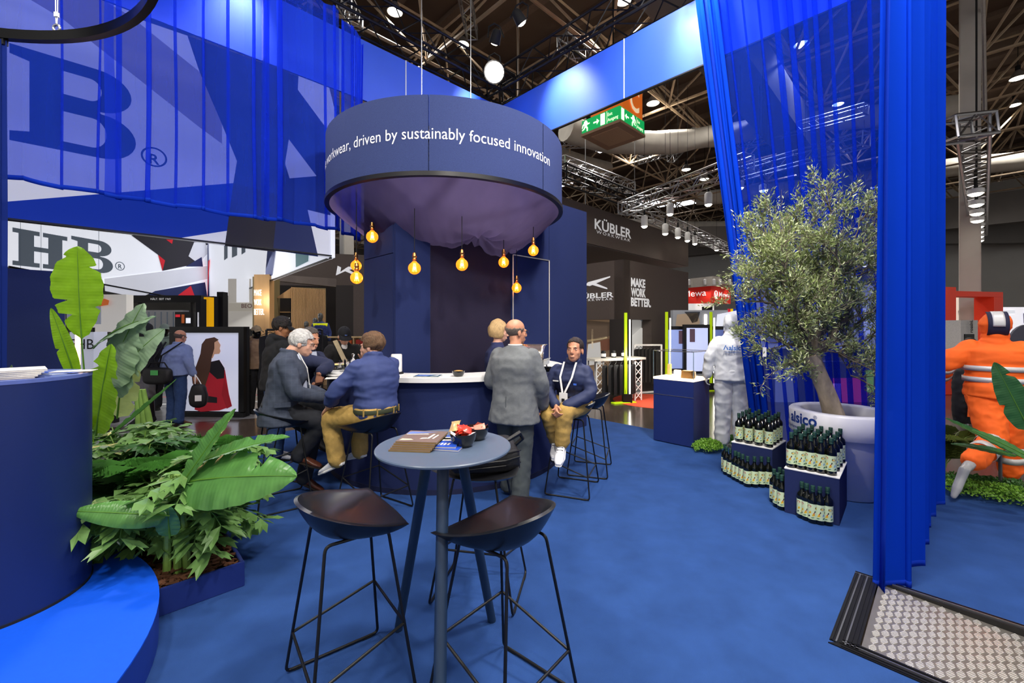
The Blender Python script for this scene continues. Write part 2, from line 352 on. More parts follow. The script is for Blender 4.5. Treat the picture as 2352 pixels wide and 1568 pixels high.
# ---- the felt-clad wall block it wraps round
core = struct(MB().prism([tuple(dd(a, b))[:2] for a, b in ((2.25, 4.11), (5.65, 4.11), (5.65, 4.77), (2.25, 4.77))], 0, 3.44).build('wall_bar_core', NAVY))
shadow_m = mat('shadowed_felt', '#1d1730', .9, var=.1, scale=60)  # shadow under the drum, put into the panel's dark felt colour
def cpanel(a0, a1, z0, z1, m, off=4.09):
    return MB().prism([tuple(dd(a, b))[:2] for a, b in ((a0, off), (a1, off), (a1, 4.112), (a0, 4.112))], z0, z1).build('felt_panel', m, core, world=True, bevel=.003)
cpanel(2.24, 2.672, 0, 3.45, NAVY, 4.06); cpanel(2.682, 3.96, 0, 3.45, shadow_m, 4.1); cpanel(3.965, 3.985, 0, 3.45, NAVY)
cpanel(3.99, 4.73, 2.57, 3.45, NAVY); cpanel(4.735, 5.66, 0, 3.45, NAVY)
d = MB().prism([tuple(dd(a, b))[:2] for a, b in ((4.0, 4.088), (4.72, 4.088), (4.72, 4.112), (4.0, 4.112))], 0, 2.56).build('door_leaf', NAVY, core, world=True)
lit = mat('brushed_profile', '#c9c2bd', .3, .9)
for a0, z0, a1, z1 in ((2.677, 0, 2.677, 3.4), (3.99, 0, 3.99, 2.565), (4.73, 0, 4.73, 2.565), (3.99, 2.565, 4.73, 2.565)):
    MB().bar(dd(a0, 4.083)+V((0, 0, z0)), dd(a1, 4.083)+V((0, 0, z1)), .012, .014).build('edge_strip', lit, core, world=True)
for b0, b1, z0, z1 in ((4.1, 4.78, 2.38, 3.45), (4.1, 4.78, 0, 2.375)):
    MB().prism([tuple(dd(a, b))[:2] for a, b in ((2.23, b0), (2.252, b0), (2.252, b1), (2.23, b1))], z0, z1).build('felt_panel', NAVY, core, world=True, bevel=.003)
# ---- the hanging drum
DR, DZ0, DZ1 = 1.44, 3.05, 3.78
drum = thing('hanging_drum', 'large navy felt drum with white slogan, hung on cables above the bar', 'drum', BC+V((0, 0, DZ0)))
feltd = mat('drum_felt', '#3a4570', .97, var=.16, scale=160, bump=.3, bscale=300, spec=.15)
segs = [-2.6, -1.12, .02, .92, 2.1, 2*pi-2.6]       # panel joints, as angles from the camera side
for i in range(5):
    a0, a1 = segs[i]-pi/2+.003, segs[i+1]-pi/2-.003
    MB().lathe([(DR, .0), (DR, .73), (DR-.035, .73), (DR-.035, 0), (DR, 0)], n=36, a0=a0, a1=a1).build('felt_panel', feltd, drum, smooth=.5)
MB().lathe([(DR+.012, -.03), (DR+.012, .012), (DR-.04, .012), (DR-.04, -.03), (DR+.012, -.03)], n=96).build('rim_piping', mat('black_satin_piping', '#0d0d12', .35), drum, smooth=.5)
vs, fs = text_mesh('make workwear, driven by sustainably focused innovation', 1)
v2, _ = text_mesh('make workwear, ', 1); vd, _ = text_mesh('driven by sustainably focused innovation', 1)
wa = max(v.x for v in vs)-max(v.x for v in vd); k = 2.255/(max(v.x for v in vd)-min(v.x for v in vd))
pos = 0; full = 'make workwear, driven by sustainably focused innovation'; vin = mat('white_vinyl', '#f5f5f7', .5, var=.01); w1_ = max(v.x for v in text_mesh('make|', 1)[0])-max(v.x for v in text_mesh('make', 1)[0])
for wd in full.split(' '):
    e = full.index(wd)+len(wd); x1 = max(v.x for v in text_mesh(full[:e], 1)[0]); vw, fw_ = text_mesh(wd, 1); x0 = x1-max(v.x for v in vw)
    m = MB(); m.add([V(((DR+.003)*sin(-.553+(v.x+x0-wa)*k/DR), -(DR+.003)*cos(-.553+(v.x+x0-wa)*k/DR), .315+v.y*k*1.12)) for v in vw], fw_); m.build('slogan_word', vin, drum, fix=False)
# ---- gathered voile closing the drum from below
voile = sheer('drum_voile', '#6a5f88', '#948bb4', .64, .5)
PIN = [(.42, -.35, .16), (-.75, .25, .08), (.75, .35, .12), (.1, .9, .1)]
def sag(x, y):
    r = min(1, sqrt(x*x+y*y)/1.42); a = atan2(y, x)
    s = .46*(1-r**3.4)+.10*(1-r**2)*max(0, y/1.4+.25)+.05*(1-r**2)*sin(2.2*x+1.1)
    s += (.15*exp(-((x+.45)/.45)**2-((y+.6)/.4)**2)+.10*exp(-((x+.4)/.42)**2-((y-.45)/.5)**2)+.11*exp(-((x-.75)/.34)**2-((y-.3)/.5)**2)-.12*exp(-((x-.25)/.13)**2-((y-.35)/.6)**2))*(1-r**5)
    for px, py, h_ in PIN:
        dq = sqrt((x-px)**2+(y-py)**2); pa = atan2(y-py, x-px)
        s -= h_*exp(-(dq/.2)**1.4)
        s += .032*sin(9*pa+px*7)*exp(-((dq-.2)/.26)**2)*(1-r**4)+.012*sin(23*pa)*exp(-dq/.35)*(1-r**4)
    s += (.012*sin(40*a+4*noise.noise(V((x, y, 1))*2))+.006*sin(83*a))*(r**3)*(1-r)*5
    s += .03*noise.noise(V((x*3, y*1.2, 3)))*(1-r**4)+.014*noise.noise(V((x*9, y*4, 5)))*(1-r**4)
    return s
m = MB(); m.grid(lambda u, v: V((1.425*u*cos(2*pi*v), 1.425*u*sin(2*pi*v), -.005-sag(1.425*u*cos(2*pi*v), 1.425*u*sin(2*pi*v)))), 64, 240)
m.build('voile_lining', voile, drum, smooth=3)
for px, py in ((.25, .35), (-.3, -.2)):
    MB().tube([(px, py, .0), (px, py, 8)], .006, 5).build('steel_cable', ALU, drum)
m = MB()
for k in range(3): m.bar((1.4*cos(k*pi/3), 1.4*sin(k*pi/3), .69), (-1.4*cos(k*pi/3), -1.4*sin(k*pi/3), .69), .05, .05)
m.build('spreader_frame', BLACK, drum)
MB().lathe([(.05, .7), (.05, 1.0), (0, 1.0)], (.3, .35, 0), 10).build('hoist_tube', ALU, drum)
light('drum_light', 'AREA', (BC.x-.2, BC.y, 3.7), (BC.x-.2, BC.y, 0), 90, (1, .78, .6), 1.2)
# ---- filament bulbs
amber = mat('amber_glass', '#ffb04a', .05, trans=.75, ior=1.1, var=.02, emit=.8, ecol='#ff9420'); fil = glow('filament', '#ffa84a', 34); brass = mat('aged_brass', '#b07a45', .3, 1)
pend = [((-1.51, 4.6, 2.57), 'round filament pendant bulb hanging highest on the left, tight under the drum voile'),
        ((-1.624, 4.45, 2.11), 'leftmost round filament bulb, the lower of two overlapping ones'),
        ((-1.867, 5.1, 2.33), 'leftmost round filament bulb, the upper one half hidden behind another'),
        ((-.985, 4.3, 2.19), 'round filament bulb in front of the left panel edge of the navy wall'),
        ((-.517, 4.4, 2.24), 'round filament bulb in the middle, in front of the dark wall panel'),
        ((-.1, 5.1, 2.37), 'round filament bulb left of the door outline in the navy wall'),
        ((.2555, 5.1, 2.51), 'rightmost round filament bulb, above the door outline'),
        ((.06, 5.5, 2.1), 'lowest round filament bulb on the right, hanging inside the door outline')]
p0 = None
for q, lab in pend:
    if p0 is None:
        p0 = thing('pendant_bulb', lab, 'pendant lamp', q, group='filament bulbs under the drum')
        MB().lathe([(.018, .07)]+[(.0625*sin(t*.1), .0625*cos(t*.1)) for t in range(5, 32)], n=32).build('glass_globe', amber, p0, smooth=3)
        f = MB()
        for a in range(6):
            x, y = .013*cos(a*pi/3), .013*sin(a*pi/3); f.tube([(x*.6, y*.6, .045), (x*1.5, y*1.5, -.03)], .0028, 5)
        f.build('filament', fil, p0)
        MB().lathe([(.006, .16), (.017, .155), (.02, .13), (.023, .125), (.023, .11), (.019, .105), (.023, .098), (.023, .085), (.018, .08), (.018, .06)], n=16).build('lamp_socket', brass, p0, smooth=True)
        o = p0
    else: o = dup(p0, q, label=lab)
    for ch in [x for x in bpy.data.objects if x.parent == o and x.name.startswith('cord')]: bpy.data.objects.remove(ch)
    MB().tube([(0, 0, .155), (0, 0, 3.72-q[2])], .004, 6).build('cord', BLACKM, o)
    light('bulb_light', 'POINT', (q[0], q[1], q[2]-.0), (0, 0, 0), 6, (1, .6, .25), .05)
# ================================================================ fascia ribbon and rigging above the stand
FZ0, FZ1 = 5.24, 6.2
fasc = mat('fascia_blue_textile', '#2a55d4', .55, var=.03, scale=3)
def fascia(a0, b0, a1, b1, lab):
    t = thing('fascia_ribbon', lab, 'fascia', (dd(a0, b0)+dd(a1, b1))/2+V((0, 0, FZ0))); L = (dd(a1, b1)-dd(a0, b0)).length
    return t
fl_ = fascia(-4, 6.58, 6.05, 6.58, 'long blue textile fascia hanging under the left black truss, behind the drum')
for a0, a1 in ((-4, -.6), (-.59, 1.61), (1.62, 3.815), (3.825, 6.05)):
    MB().bar(dd(a0, 6.58)+V((0, 0, (FZ0+FZ1)/2)), dd(a1, 6.58)+V((0, 0, (FZ0+FZ1)/2)), .03, FZ1-FZ0).build('textile_panel', fasc, fl_, world=True)
fr_ = fascia(6.05, 6.58, 6.05, -3, 'long blue textile fascia running to the right curtain, above the exit sign')
for b0, b1 in ((6.58, 3.64), (3.63, .7), (.69, -3)):
    MB().bar(dd(6.05, b0)+V((0, 0, (FZ0+FZ1)/2)), dd(6.05, b1)+V((0, 0, (FZ0+FZ1)/2)), .03, FZ1-FZ0).build('textile_panel', fasc, fr_, world=True)
for t, a, b in ((fl_, 3.82, 6.56), (fr_, 6.03, 3.635), (fl_, 1.615, 6.56), (fr_, 6.03, .695)):
    MB().bar(dd(a, b)+V((0, 0, FZ0)), dd(a, b)+V((0, 0, FZ1)), .02, .012).build('seam_strip', WHITE, t, world=True)
MB().bar(dd(6.035, 6.52)+V((0, 0, FZ0-.012)), dd(6.035, -3)+V((0, 0, FZ0-.012)), .05, .02).build('bottom_rail', BLACK, fr_, world=True)
def truss(name, p, q, size, m, lab, seg=None, tri=False, r=None, cat='truss'):
    p, q = V(p), V(q); L = (q-p).length; d = (q-p).normalized(); up = V((0, 0, 1)) if abs(d.z) < .9 else V((1, 0, 0)); s = d.cross(up).normalized(); up = s.cross(d); h = size/2; r = r or size*.075
    n = max(2, round(L/(seg or size))); t = thing(name, lab, cat, (p+q)/2)
    cs = [s*h+up*h, s*-h+up*h, s*-h-up*h, s*h-up*h] if not tri else [s*h+up*h*.8, s*-h+up*h*.8, up*-h*.9]
    for c in cs: MB().tube([p+c, q+c], r, 6).build('chord', m, t, world=True, smooth=True)
    b = MB()
    for k in range(len(cs)):
        c0, c1 = cs[k], cs[(k+1) % len(cs)]
        for i in range(n):
            u, v = p+d*L*i/n, p+d*L*(i+1)/n
            if i % 2: c0_, c1_ = c1, c0
            else: c0_, c1_ = c0, c1
            b.tube([u+c0_, v+c1_], r*.5, 4, caps=False)
        for e in (p, q): b.tube([e+c0, e+c1], r*.8, 5, caps=False)
    b.build('bracing', m, t, world=True, fix=False); return t
dblk = mat('black_truss_paint', '#15161c', .4, .3, var=.1)
truss('rigging_truss', dd(-2, 6.63)+V((0, 0, 6.68)), dd(6.3, 6.63)+V((0, 0, 6.68)), .45, dblk, 'black lattice truss running above the left blue fascia', r=.024)
truss('rigging_truss', dd(6.15, 6.85)+V((0, 0, 6.68)), dd(6.15, -2)+V((0, 0, 6.68)), .45, dblk, 'black lattice truss running above the right blue fascia', r=.024)
truss('rigging_truss', dd(5.9, 2.5)+V((0, 0, 6.8)), dd(3.3, 2.5)+V((0, 0, 6.8)), .38, mat('blue_truss_paint', '#1b2c66', .4, .3), 'short dark blue truss meeting the right fascia truss at the photo top', r=.022)
truss('aluminium_truss', ptY(790, 0, 9.6), ptY(820, 55, 11.5), .3, ALU, 'small silver truss cut by the photo top, behind the left black truss')
truss('aluminium_truss', ptY(1065, -20, 11), ptY(1085, 80, 12.6), .3, ALU, 'short silver truss hanging from the roof left of the drum cables')
truss('aluminium_truss', ptY(1292, 95, 10.5), ptY(1360, 142, 11.5), .3, ALU, 'short silver truss behind the right black truss')
# flood lamps on the rigging
FL = []
def flood(loc, aim, lab, energy=0, r=.16, col=(1, .96, .9)):
    loc = V(loc); t = thing('flood_lamp', lab, 'lamp', loc); d = (V(aim)-loc).normalized(); q = d.to_track_quat('Z', 'Y').to_matrix().to_4x4(); q.translation = loc
    b = MB().lathe([(.05, -.22), (r*.8, -.18), (r, 0), (r*.92, 0), (r*.8, -.05), (.0, -.06)], n=18); b.v = [tuple(q @ V(p)) for p in b.v]; b.build('housing', BLACKM, t, world=True, smooth=True)
    b = MB().lathe([(0, .03), (r*.5, .02), (r*.9, -.02), (r*.9, -.045)], n=18); b.v = [tuple(q @ V(p)) for p in b.v]; b.build('lens', lampglow, t, world=True)
    MB().tube([loc-d*.1+V((.14, 0, 0)), loc+V((.1, 0, .3)), loc+V((0, 0, .36)), loc+V((-.1, 0, .3)), loc-d*.1-V((.14, 0, 0))], .012, 6).build('yoke', BLACKM, t, world=True)
    FL.append(t)
    if energy: light('flood_light', 'SPOT', loc+d*.03, aim, energy, col, .12, 62, 1.0)
flood((-.33, 8.0, 6.38), (-.2, 2, 3.0), 'blazing white flood lamp where the two black trusses meet, above the drum', 900, .2)
flood(dd(5.1, 5.7)+V((0, 0, 6.68)), dd(5.4, 6.58)+V((0, 0, 5.72)), 'flood lamp lighting the right end of the left blue fascia', 520, .1)
flood(dd(5.1, 5.0)+V((0, 0, 6.68)), dd(6.05, 4.8)+V((0, 0, 5.6)), 'flood lamp lighting the left end of the right blue fascia', 520, .1)
flood(dd(5.1, 2.5)+V((0, 0, 6.68)), dd(6.05, 2.3)+V((0, 0, 5.75)), 'flood lamp lighting the right blue fascia beside the sheer curtain', 620, .1)
flood(dd(1.5, 6.1)+V((0, 0, 6.5)), dd(1.3, 6.58)+V((0, 0, 5.6)), 'flood lamp behind the left curtain lighting the left blue fascia', 650, .1)
for (l, a, e, s_), wh in zip(FILL, ('the round step', 'the empty carpet', 'the round table', 'the olive tree', 'the display case', 'the left bar stools', 'the right bar stools', 'the orange mannequin')):  # added lamp housings and wires for the unseen fill lights
    d_ = (V(a)-V(l)).normalized(); flood(V(l)-d_*.07, a, 'added black flood lamp hanging out of view, aimed at '+wh, 0, .25); t = bpy.data.objects[-1] if False else None
    MB().tube([V(l)-d_*.2+V((0, 0, .25)), V((l[0], l[1], 10.3))], .012, 5).build('drop_wire', BLACKM, FL[-1], world=True)
# ================================================================ curtains
vo_l = sheer('blue_voile', '#2a52ee', '#aab4f5', .38, .45)
vo_r = sheer('deep_blue_voile', '#1d4ce4', '#9db0f2', .27, .5)
vo_o = sheer('dense_blue_voile', '#0f3fc8', '#2a50d0', .9, .35)
hemm = sheer('voile_hem', '#1f45cc', '#4060d0', .8, .4)
def resample(path, n):
    P = [V((*p, 0)) for p in path]; d = [0]
    for i in range(1, len(P)): d.append(d[-1]+(P[i]-P[i-1]).length)
    out = []
    for i in range(n+1):
        s = d[-1]*i/n; k = 0
        while k < len(P)-2 and d[k+1] < s: k += 1
        out.append(P[k].lerp(P[k+1], (s-d[k])/max(1e-9, d[k+1]-d[k])))
    return out, d[-1]
def curtain(name, lab, bot, top, z0, z1, lam, A, B, m, seed=0, nv=14, hem=True, cat='curtain', dens=22, sidehem=None):
    rnd = random.Random(seed); pb, L = resample(bot, 200); pt, _ = resample(top, 200)
    nf = max(1, round(L/lam)); wts = [rnd.uniform(.6, 1.5) for _ in range(nf)]; tot = sum(wts); acc = [0]
    for x in wts: acc.append(acc[-1]+x/tot)
    amp = [rnd.uniform(.6, 1.3) for _ in range(nf+1)]; nu = nf*dens
    def fn(i, v):
        ph = i/dens; k = min(nf-1, int(ph)); u = acc[k]+(acc[k+1]-acc[k])*(ph-k); ii = min(199, int(u*200)); fr = u*200-ii
        b = pb[ii].lerp(pb[ii+1], fr); t = pt[ii].lerp(pt[ii+1], fr); p = b.lerp(t, v)
        tan = (pb[min(200, ii+3)]-pb[max(0, ii-3)]).normalized(); nn = V((-tan.y, tan.x, 0)); f = 2*pi*ph; a_ = A*(amp[k]*(1-(ph-k))+amp[k+1]*(ph-k))*(1-.25*v)
        wob = .25*noise.noise(V((ph*.9, v*1.6, seed)))
        p = p+nn*a_*sin(f+wob*2)+tan*B*amp[k]*sin(2*f+wob*3)
        zz = z0+.02*noise.noise(V((ph*1.7, 5, seed)))
        return V((p.x, p.y, zz+(z1-zz)*v))
    g = MB(); k = nv+1
    g.add([fn(i, j/nv) for i in range(nu+1) for j in range(nv+1)], [(i*k+j, (i+1)*k+j, (i+1)*k+j+1, i*k+j+1) for i in range(nu) for j in range(nv)])
    o = tag(g.build(name, m, smooth=3, fix=False), lab, cat)
    if hem:
        h = MB(); pts = [fn(i, 0) for i in range(nu+1)]
        h.add([q for i, p in enumerate(pts) for q in (p+V((0, 0, -.004)), fn(i, .035/(z1-z0)))], [(2*i, 2*i+2, 2*i+3, 2*i+1) for i in range(nu)]); h.build('hem', hemm, o, world=True, smooth=3, fix=False, solid=.002)
    for e in sidehem or ():
        i0 = 0 if e < 0 else nu-2
        h = MB(); h.add([q for j in range(nv+1) for q in (fn(i0, j/nv), fn(i0+2, j/nv))], [(2*j, 2*j+1, 2*j+3, 2*j+2) for j in range(nv)]); h.build('side_hem', hemm, o, world=True, smooth=3, fix=False, solid=.004)
    return o
def ddl(*ab): return [tuple(dd(a, b))[:2] for a, b in ab]
LZ = 2.8
curtain('voile_curtain', 'blue voile curtain panel at the far left, below the round rail', ddl((-1.5, 5.36), (.12, 5.36)), ddl((-1.5, 5.36), (.12, 5.36)), LZ, 5.57, .4, .05, .046, vo_l, 3)
curtain('voile_curtain', 'blue voile curtain panel in front of the big dark letter B, right part', ddl((.04, 5.31), (1.33, 5.31)), ddl((.04, 5.31), (1.33, 5.31)), LZ-.02, 5.57, .38, .05, .05, vo_l, 5)
curtain('voile_curtain', 'blue voile curtain panel between the big letter B and the drum', ddl((1.3, 5.32), (2.18, 5.34)), ddl((1.3, 5.32), (2.15, 5.34)), LZ, 5.57, .3, .045, .05, vo_l, 8)
curtain('voile_curtain', 'narrow blue voile curtain end curving away behind the left side of the drum', ddl((2.2, 5.36), (2.45, 5.45), (2.56, 5.7)), ddl((2.2, 5.36), (2.45, 5.45), (2.62, 5.7)), LZ-.02, 5.5, .2, .04, .04, vo_l, 9)
curtain('voile_curtain', 'dense dark blue curtain bunched at the right, falling to the tread plate ramp', [(2.24, 2.56), (2.6, 2.79), (3.06, 3.2), (3.5, 3.6), (3.95, 3.96)], [(2.36, 2.64), (2.7, 2.88), (3.12, 3.22), (3.54, 3.6), (3.98, 3.96)], 0.0, 5.57, .36, .07, .035, vo_o, 21, nv=18, sidehem=(-1,))
curtain('sheer_curtain', 'sheer blue voile curtain hanging behind the olive tree', [(4.0, 4.12), (3.84, 4.4), (3.2, 5.03), (3.02, 5.15)], [(4.05, 4.1), (3.7, 4.55), (2.9, 5.34), (2.53, 5.70)], .0, 6.25, .22, .045, .05, vo_r, 33, nv=16, sidehem=(1,))
curtain('sheer_curtain', 'narrow blue curtain gathered at the left edge of the sheer one, beside the white coverall', [(3.12, 5.08), (2.98, 5.22)], [(2.66, 5.58), (2.46, 5.76)], .0, 6.25, .07, .05, .03, vo_o, 35)
truss('aluminium_truss', dd(5.8, 2.6)+V((0, 0, 6.36)), dd(5.8, -.2)+V((0, 0, 6.36)), .2, ALU, 'silver truss carrying the sheer right curtain above the photo top')
# ---- the round rail over the platform at the left
RC = V((-3.04, 1.254, 0)); RR = 1.54
rail = thing('curtain_rail', 'black round curtain rail hung on a wire in the upper left corner', 'curtain rail', RC+V((0, 0, 3.5)))
MB().lathe([(RR-.02, .03), (RR+.02, .03), (RR+.02, .008), (RR+.012, .006), (RR+.012, -.006), (RR+.02, -.008), (RR+.02, -.032), (RR-.02, -.032), (RR-.02, .03)], n=110).build('rail_profile', mat('black_anodised', '#0e0e10', .25, .6), rail, smooth=.5)
def onring(px, far=True):
    th = (px-HX)/FPX; d = V((th, 1, 0)).normalized(); al = d.dot(RC); pe = sqrt(max(0, RR**2-(RC-d*al).length**2)); return d*(al+pe)
q = onring(130)+V((0, 0, 3.545))-V(rail.location)
MB().tube([q+V((.022*cos(a*pi/6), 0, .022*sin(a*pi/6)+.012)) for a in range(12)], .007, 8, closed=True).build('eye_bolt', ALU, rail, smooth=True)
MB().box(q+V((0, 0, .1)), (.022, .016, .03)).build('wire_clamp', WHITE, rail)
for s in (-1, 1): MB().tube([q+V((s*.002, 0, .03)), q+V((s*.006, 0, .1)), q+V((s*.012, 0, .6)), q+V((0, 0, 2.6))], .0028, 6).build('wire', WHITE, rail)
cb = [onring(x) for x in (18, -40, -120, -220)]; cb = [(p.x, p.y) for p in cb]
curtain('voile_curtain', 'dark blue curtain edge hanging from the round rail at the left photo border', cb, cb, .23, 3.46, .12, .03, .02, sheer('night_blue_voile', '#20327a', '#3a4ea0', .85, .3), 44)
q = onring(8)+V((0, 0, 3.46))-V(rail.location); MB().box(q, (.03, .03, .06)).build('end_stop', BLACK, rail)
# ================================================================ podium on its round step
podm = mat('bright_blue_paint', '#0054e0', .6, var=.04, scale=40)
pl = thing('round_step', 'low round step with a bright blue top at the lower left', 'platform', RC)
MB().lathe([(RR-.0, 0), (RR, .195), (RR-.02, .195), (RR-.02, 0), (RR, 0)], n=110).build('side', mat('deep_blue_paint', '#12308f', .5, var=.03), pl, smooth=.5)
MB().lathe([(RR+.002, .192), (RR+.002, .2), (0, .2)], n=110).build('top', podm, pl, smooth=.5)
PC = V((-2.673, 2.185, .2))
pod = thing('round_podium', 'tall round navy podium standing on the bright blue step', 'podium', PC)
MB().lathe([(.37, 0), (.37, 1.14), (.0, 1.14)], n=72).build('column', mat('podium_navy', '#162659', .42, var=.03, scale=60), pod, smooth=.5)
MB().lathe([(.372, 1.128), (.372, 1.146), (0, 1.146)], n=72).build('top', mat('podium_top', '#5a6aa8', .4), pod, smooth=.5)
MB().lathe([(.374, 0), (.374, .012), (.36, .012)], n=72).build('shadow_gap', BLACKM, pod)
# ================================================================ bar stools
def make_stool():
    t = thing('bar_stool', 'x', 'stool')
    T = .008
    def rim(th):      # th 0..1: back rim from the right tip round to the left tip, then the front edge
        if th < .72:
            f = pi*th/.72; return V((.243*cos(f)*(1+.06*sin(f)), .165-.37*sin(f)**.85, .772+.098*sin(f)**1.15))
        u = (th-.72)/.28*2-1; return V((.243*u, .165+.03*(1-u*u), .772-.034*(1-u*u)**.8))
    n, mR = 96, 12; c = V((0, -.015, .742)); top, bot = [], []
    for i in range(mR+1):
        rho = (i/mR)
        for j in range(n):
            r = rim(j/n); k = 2.6 if j/n < .72 else 2.2
            q = c.lerp(r, rho); q.z = c.z+(r.z-c.z)*rho**k
            top.append(q); th = T*(1 if rho < .97 else 1)
            nrm = V((q.x, q.y+.02, 0)); nrm = nrm.normalized() if nrm.length > 1e-4 else V((0, 0, 0))
            dn = .02*(1-rho**3)+.004
            bot.append(q+nrm*(.012*rho**3+.006*(1-abs(2*rho-1.5)) if rho > .2 else .0)+V((0, 0, -dn-.012*(1-rho)-.022*sin(pi*rho))))
    N = len(top); m = MB(); fs = []
    for i in range(mR):
        for j in range(n):
            j2 = (j+1) % n
            fs.append((i*n+j, i*n+j2, (i+1)*n+j2, (i+1)*n+j)); fs.append((N+i*n+j, N+(i+1)*n+j, N+(i+1)*n+j2, N+i*n+j2))
    for j in range(n): fs.append((mR*n+j, mR*n+(j+1) % n, N+mR*n+(j+1) % n, N+mR*n+j))
    m.add(top+bot, fs); m.build('seat_shell', mat('black_polypropylene', '#141519', .33, var=.04, scale=8), t, smooth=1.2)
    r = .0068
    def leg(sx, sy, z):  # point on a leg at height z
        a = V((sx*.125, sy*.13, .712)); b = V((sx*.245, sy*.215, .0085)); k = (z-.0085)/(.712-.0085); return b.lerp(a, k)
    for sx, nm in ((-1, 'frame_loop'), (1, 'frame_loop')):
        P = []
        for a, cen, b in ((leg(sx, -1, .08), leg(sx, -1, .0085), leg(sx, 1, .0085)), (leg(sx, -1, .0085), leg(sx, 1, .0085), leg(sx, 1, .1)), (leg(sx, 1, .6), leg(sx, 1, .712), leg(sx, -1, .712)), (leg(sx, 1, .712), leg(sx, -1, .712), leg(sx, -1, .6))):
            d0 = (a-cen).normalized()*.028; d1 = (b-cen).normalized()*.028
            for k in range(5): u = k/4; P.append((cen+d0)*(1-u)**2+cen*2*u*(1-u)+(cen+d1)*u*u)
        MB().tube(P, r, 8, closed=True).build(nm, BLACK, t, smooth=True)
        for y in (-.16, .16): MB().box((sx*.245, y, .005), (.016, .05, .01)).build('floor_glide', BLACKM, t, bevel=.003)
    q = [leg(-1, 1, .315), leg(1, 1, .315), leg(1, -1, .2), leg(-1, -1, .2)]
    for k in range(4): MB().tube([q[k], q[(k+1) % 4]], r*.92, 8).build('footrest_bar', BLACK, t, smooth=True)
    return t
st0 = make_stool(); used = False
for loc, f, lab in [((-.7255, 1.897), (.8, .6), 'empty black bar stool at the front left of the round table'),
                    ((-.0365, 1.805), (-.763, .646), 'empty black bar stool at the front right of the round table'),
                    ((-.193, 2.60), (-.2, -.98), 'black bar stool behind the round table with a black bag on it'),
                    ((-1.19, 3.69), (-.83, .55), 'black bar stool under the man in the blue shirt at the bar'),
                    ((-2.1, 3.88), (.8, .6), 'black bar stool under the white-haired man at the bar'),
                    ((.60, 4.21), (-.93, .36), 'black bar stool under the young man with the lanyard'),
                    ((.87, 4.75), (-.95, .3), 'empty black bar stool right of the young man, rightmost of all'),
                    ((-2.3, 4.66), (.95, -.3), 'black bar stool behind the white-haired man, mostly hidden')]:
    if not used: st0.location = (*loc, 0); st0.rotation_euler.z = face_dir(f); st0['label'] = lab; st0['group'] = 'black bar stools'; used = True
    else: dup(st0, (*loc, 0), face_dir(f), lab)
# ================================================================ round high table
TB = V((-.316, 1.98, 0)); bluegrey = mat('blue_grey_linoleum', '#566479', .33, var=.03, scale=40)
tab = thing('round_high_table', 'round blue-grey bar table on three splayed dark blue legs', 'table', TB)
MB().lathe([(0, 1.036), (.306, 1.036), (.31, 1.04), (.31, 1.046), (.306, 1.05), (0, 1.05)], n=72).build('tabletop', bluegrey, tab, smooth=.6)
ink = mat('dark_blue_stained_oak', '#20344f', .45, var=.1, scale=12, stretch=(8, 8, .6))
for fx, fy in ((-.6, 2.25), (-.109, 2.318), (-.239, 1.372)):
    d = V((fx, fy, 0))-TB; u = d.normalized()
    MB().tube([u*.11+V((0, 0, 1.035)), d], [.026, .022], 12).build('leg', ink, tab, smooth=.9)
# ---- things on the table
TZ = 1.05
def flip(v): return v
def brochure(name, x, y, z, w, h, t, rz, cover, lab, parts=(), spine=None, grp=None, pages='#dcd6cc'):
    o = thing(name, lab, 'brochure', (x, y, z), rz, grp)
    MB().box((0, 0, t/2), (w-.002, h-.003, t*.8)).build('pages', mat('pages'+pages, pages, .7), o)
    MB().box((0, 0, t*.95), (w, h, t*.1)).build('cover', cover, o)
    MB().box((0, 0, t*.05), (w, h, t*.1)).build('back_cover', spine or cover, o)
    for poly, m in parts: flat('cover_print', poly, Matrix.Translation((x, y, z)) @ Matrix.Rotation(rz, 4, 'Z'), m, o, z=t+.0006)
    return o
cov = mat('cover_brown', '#7d6a63', .3); cs = mat('cover_edge_amber', '#4a3826', .4, var=.5, scale=14); cblue = mat('cover_sky', '#6b83c4', .3); cwht = mat('cover_white', '#f0ece4', .35); cdk = mat('cover_dark', '#3a322c', .35)
for i in range(5):
    top = i == 4
    prt = [([(-.09, .07), (-.09, .03), (.0, .06), (.05, .08), (-.08, .08)], cblue), ([(-.09, .03), (-.085, .022), (.02, .035), (.01, .045)], cwht), ([(.03, -.04), (.042, -.04), (.05, .04), (.04, .04)], cwht), ([(.055, -.04), (.063, -.04), (.07, .03), (.063, .03)], cwht), ([(.0, -.05), (.03, -.04), (.028, -.025), (.005, -.03)], cwht), ([(-.085, -.08), (-.02, -.07), (-.04, -.05), (-.08, -.05)], mat('cover_cream', '#d9cdb2', .35))] if top else []
    brochure('brochure', -.44+i*.006, 1.965+i*.006, TZ+i*.0078, .19, .2, .0076, -.12+.01*(i % 3), cov, 'brown brochure in the fanned stack on the round table, ' + ('lying on top' if top else ['lowest of five', 'second from the bottom', 'middle one of five', 'second from the top'][i]), prt, cs, 'fanned brochures on the round table', '#a88a58')
cbl = mat('cover_blue', '#2a55c8', .3)
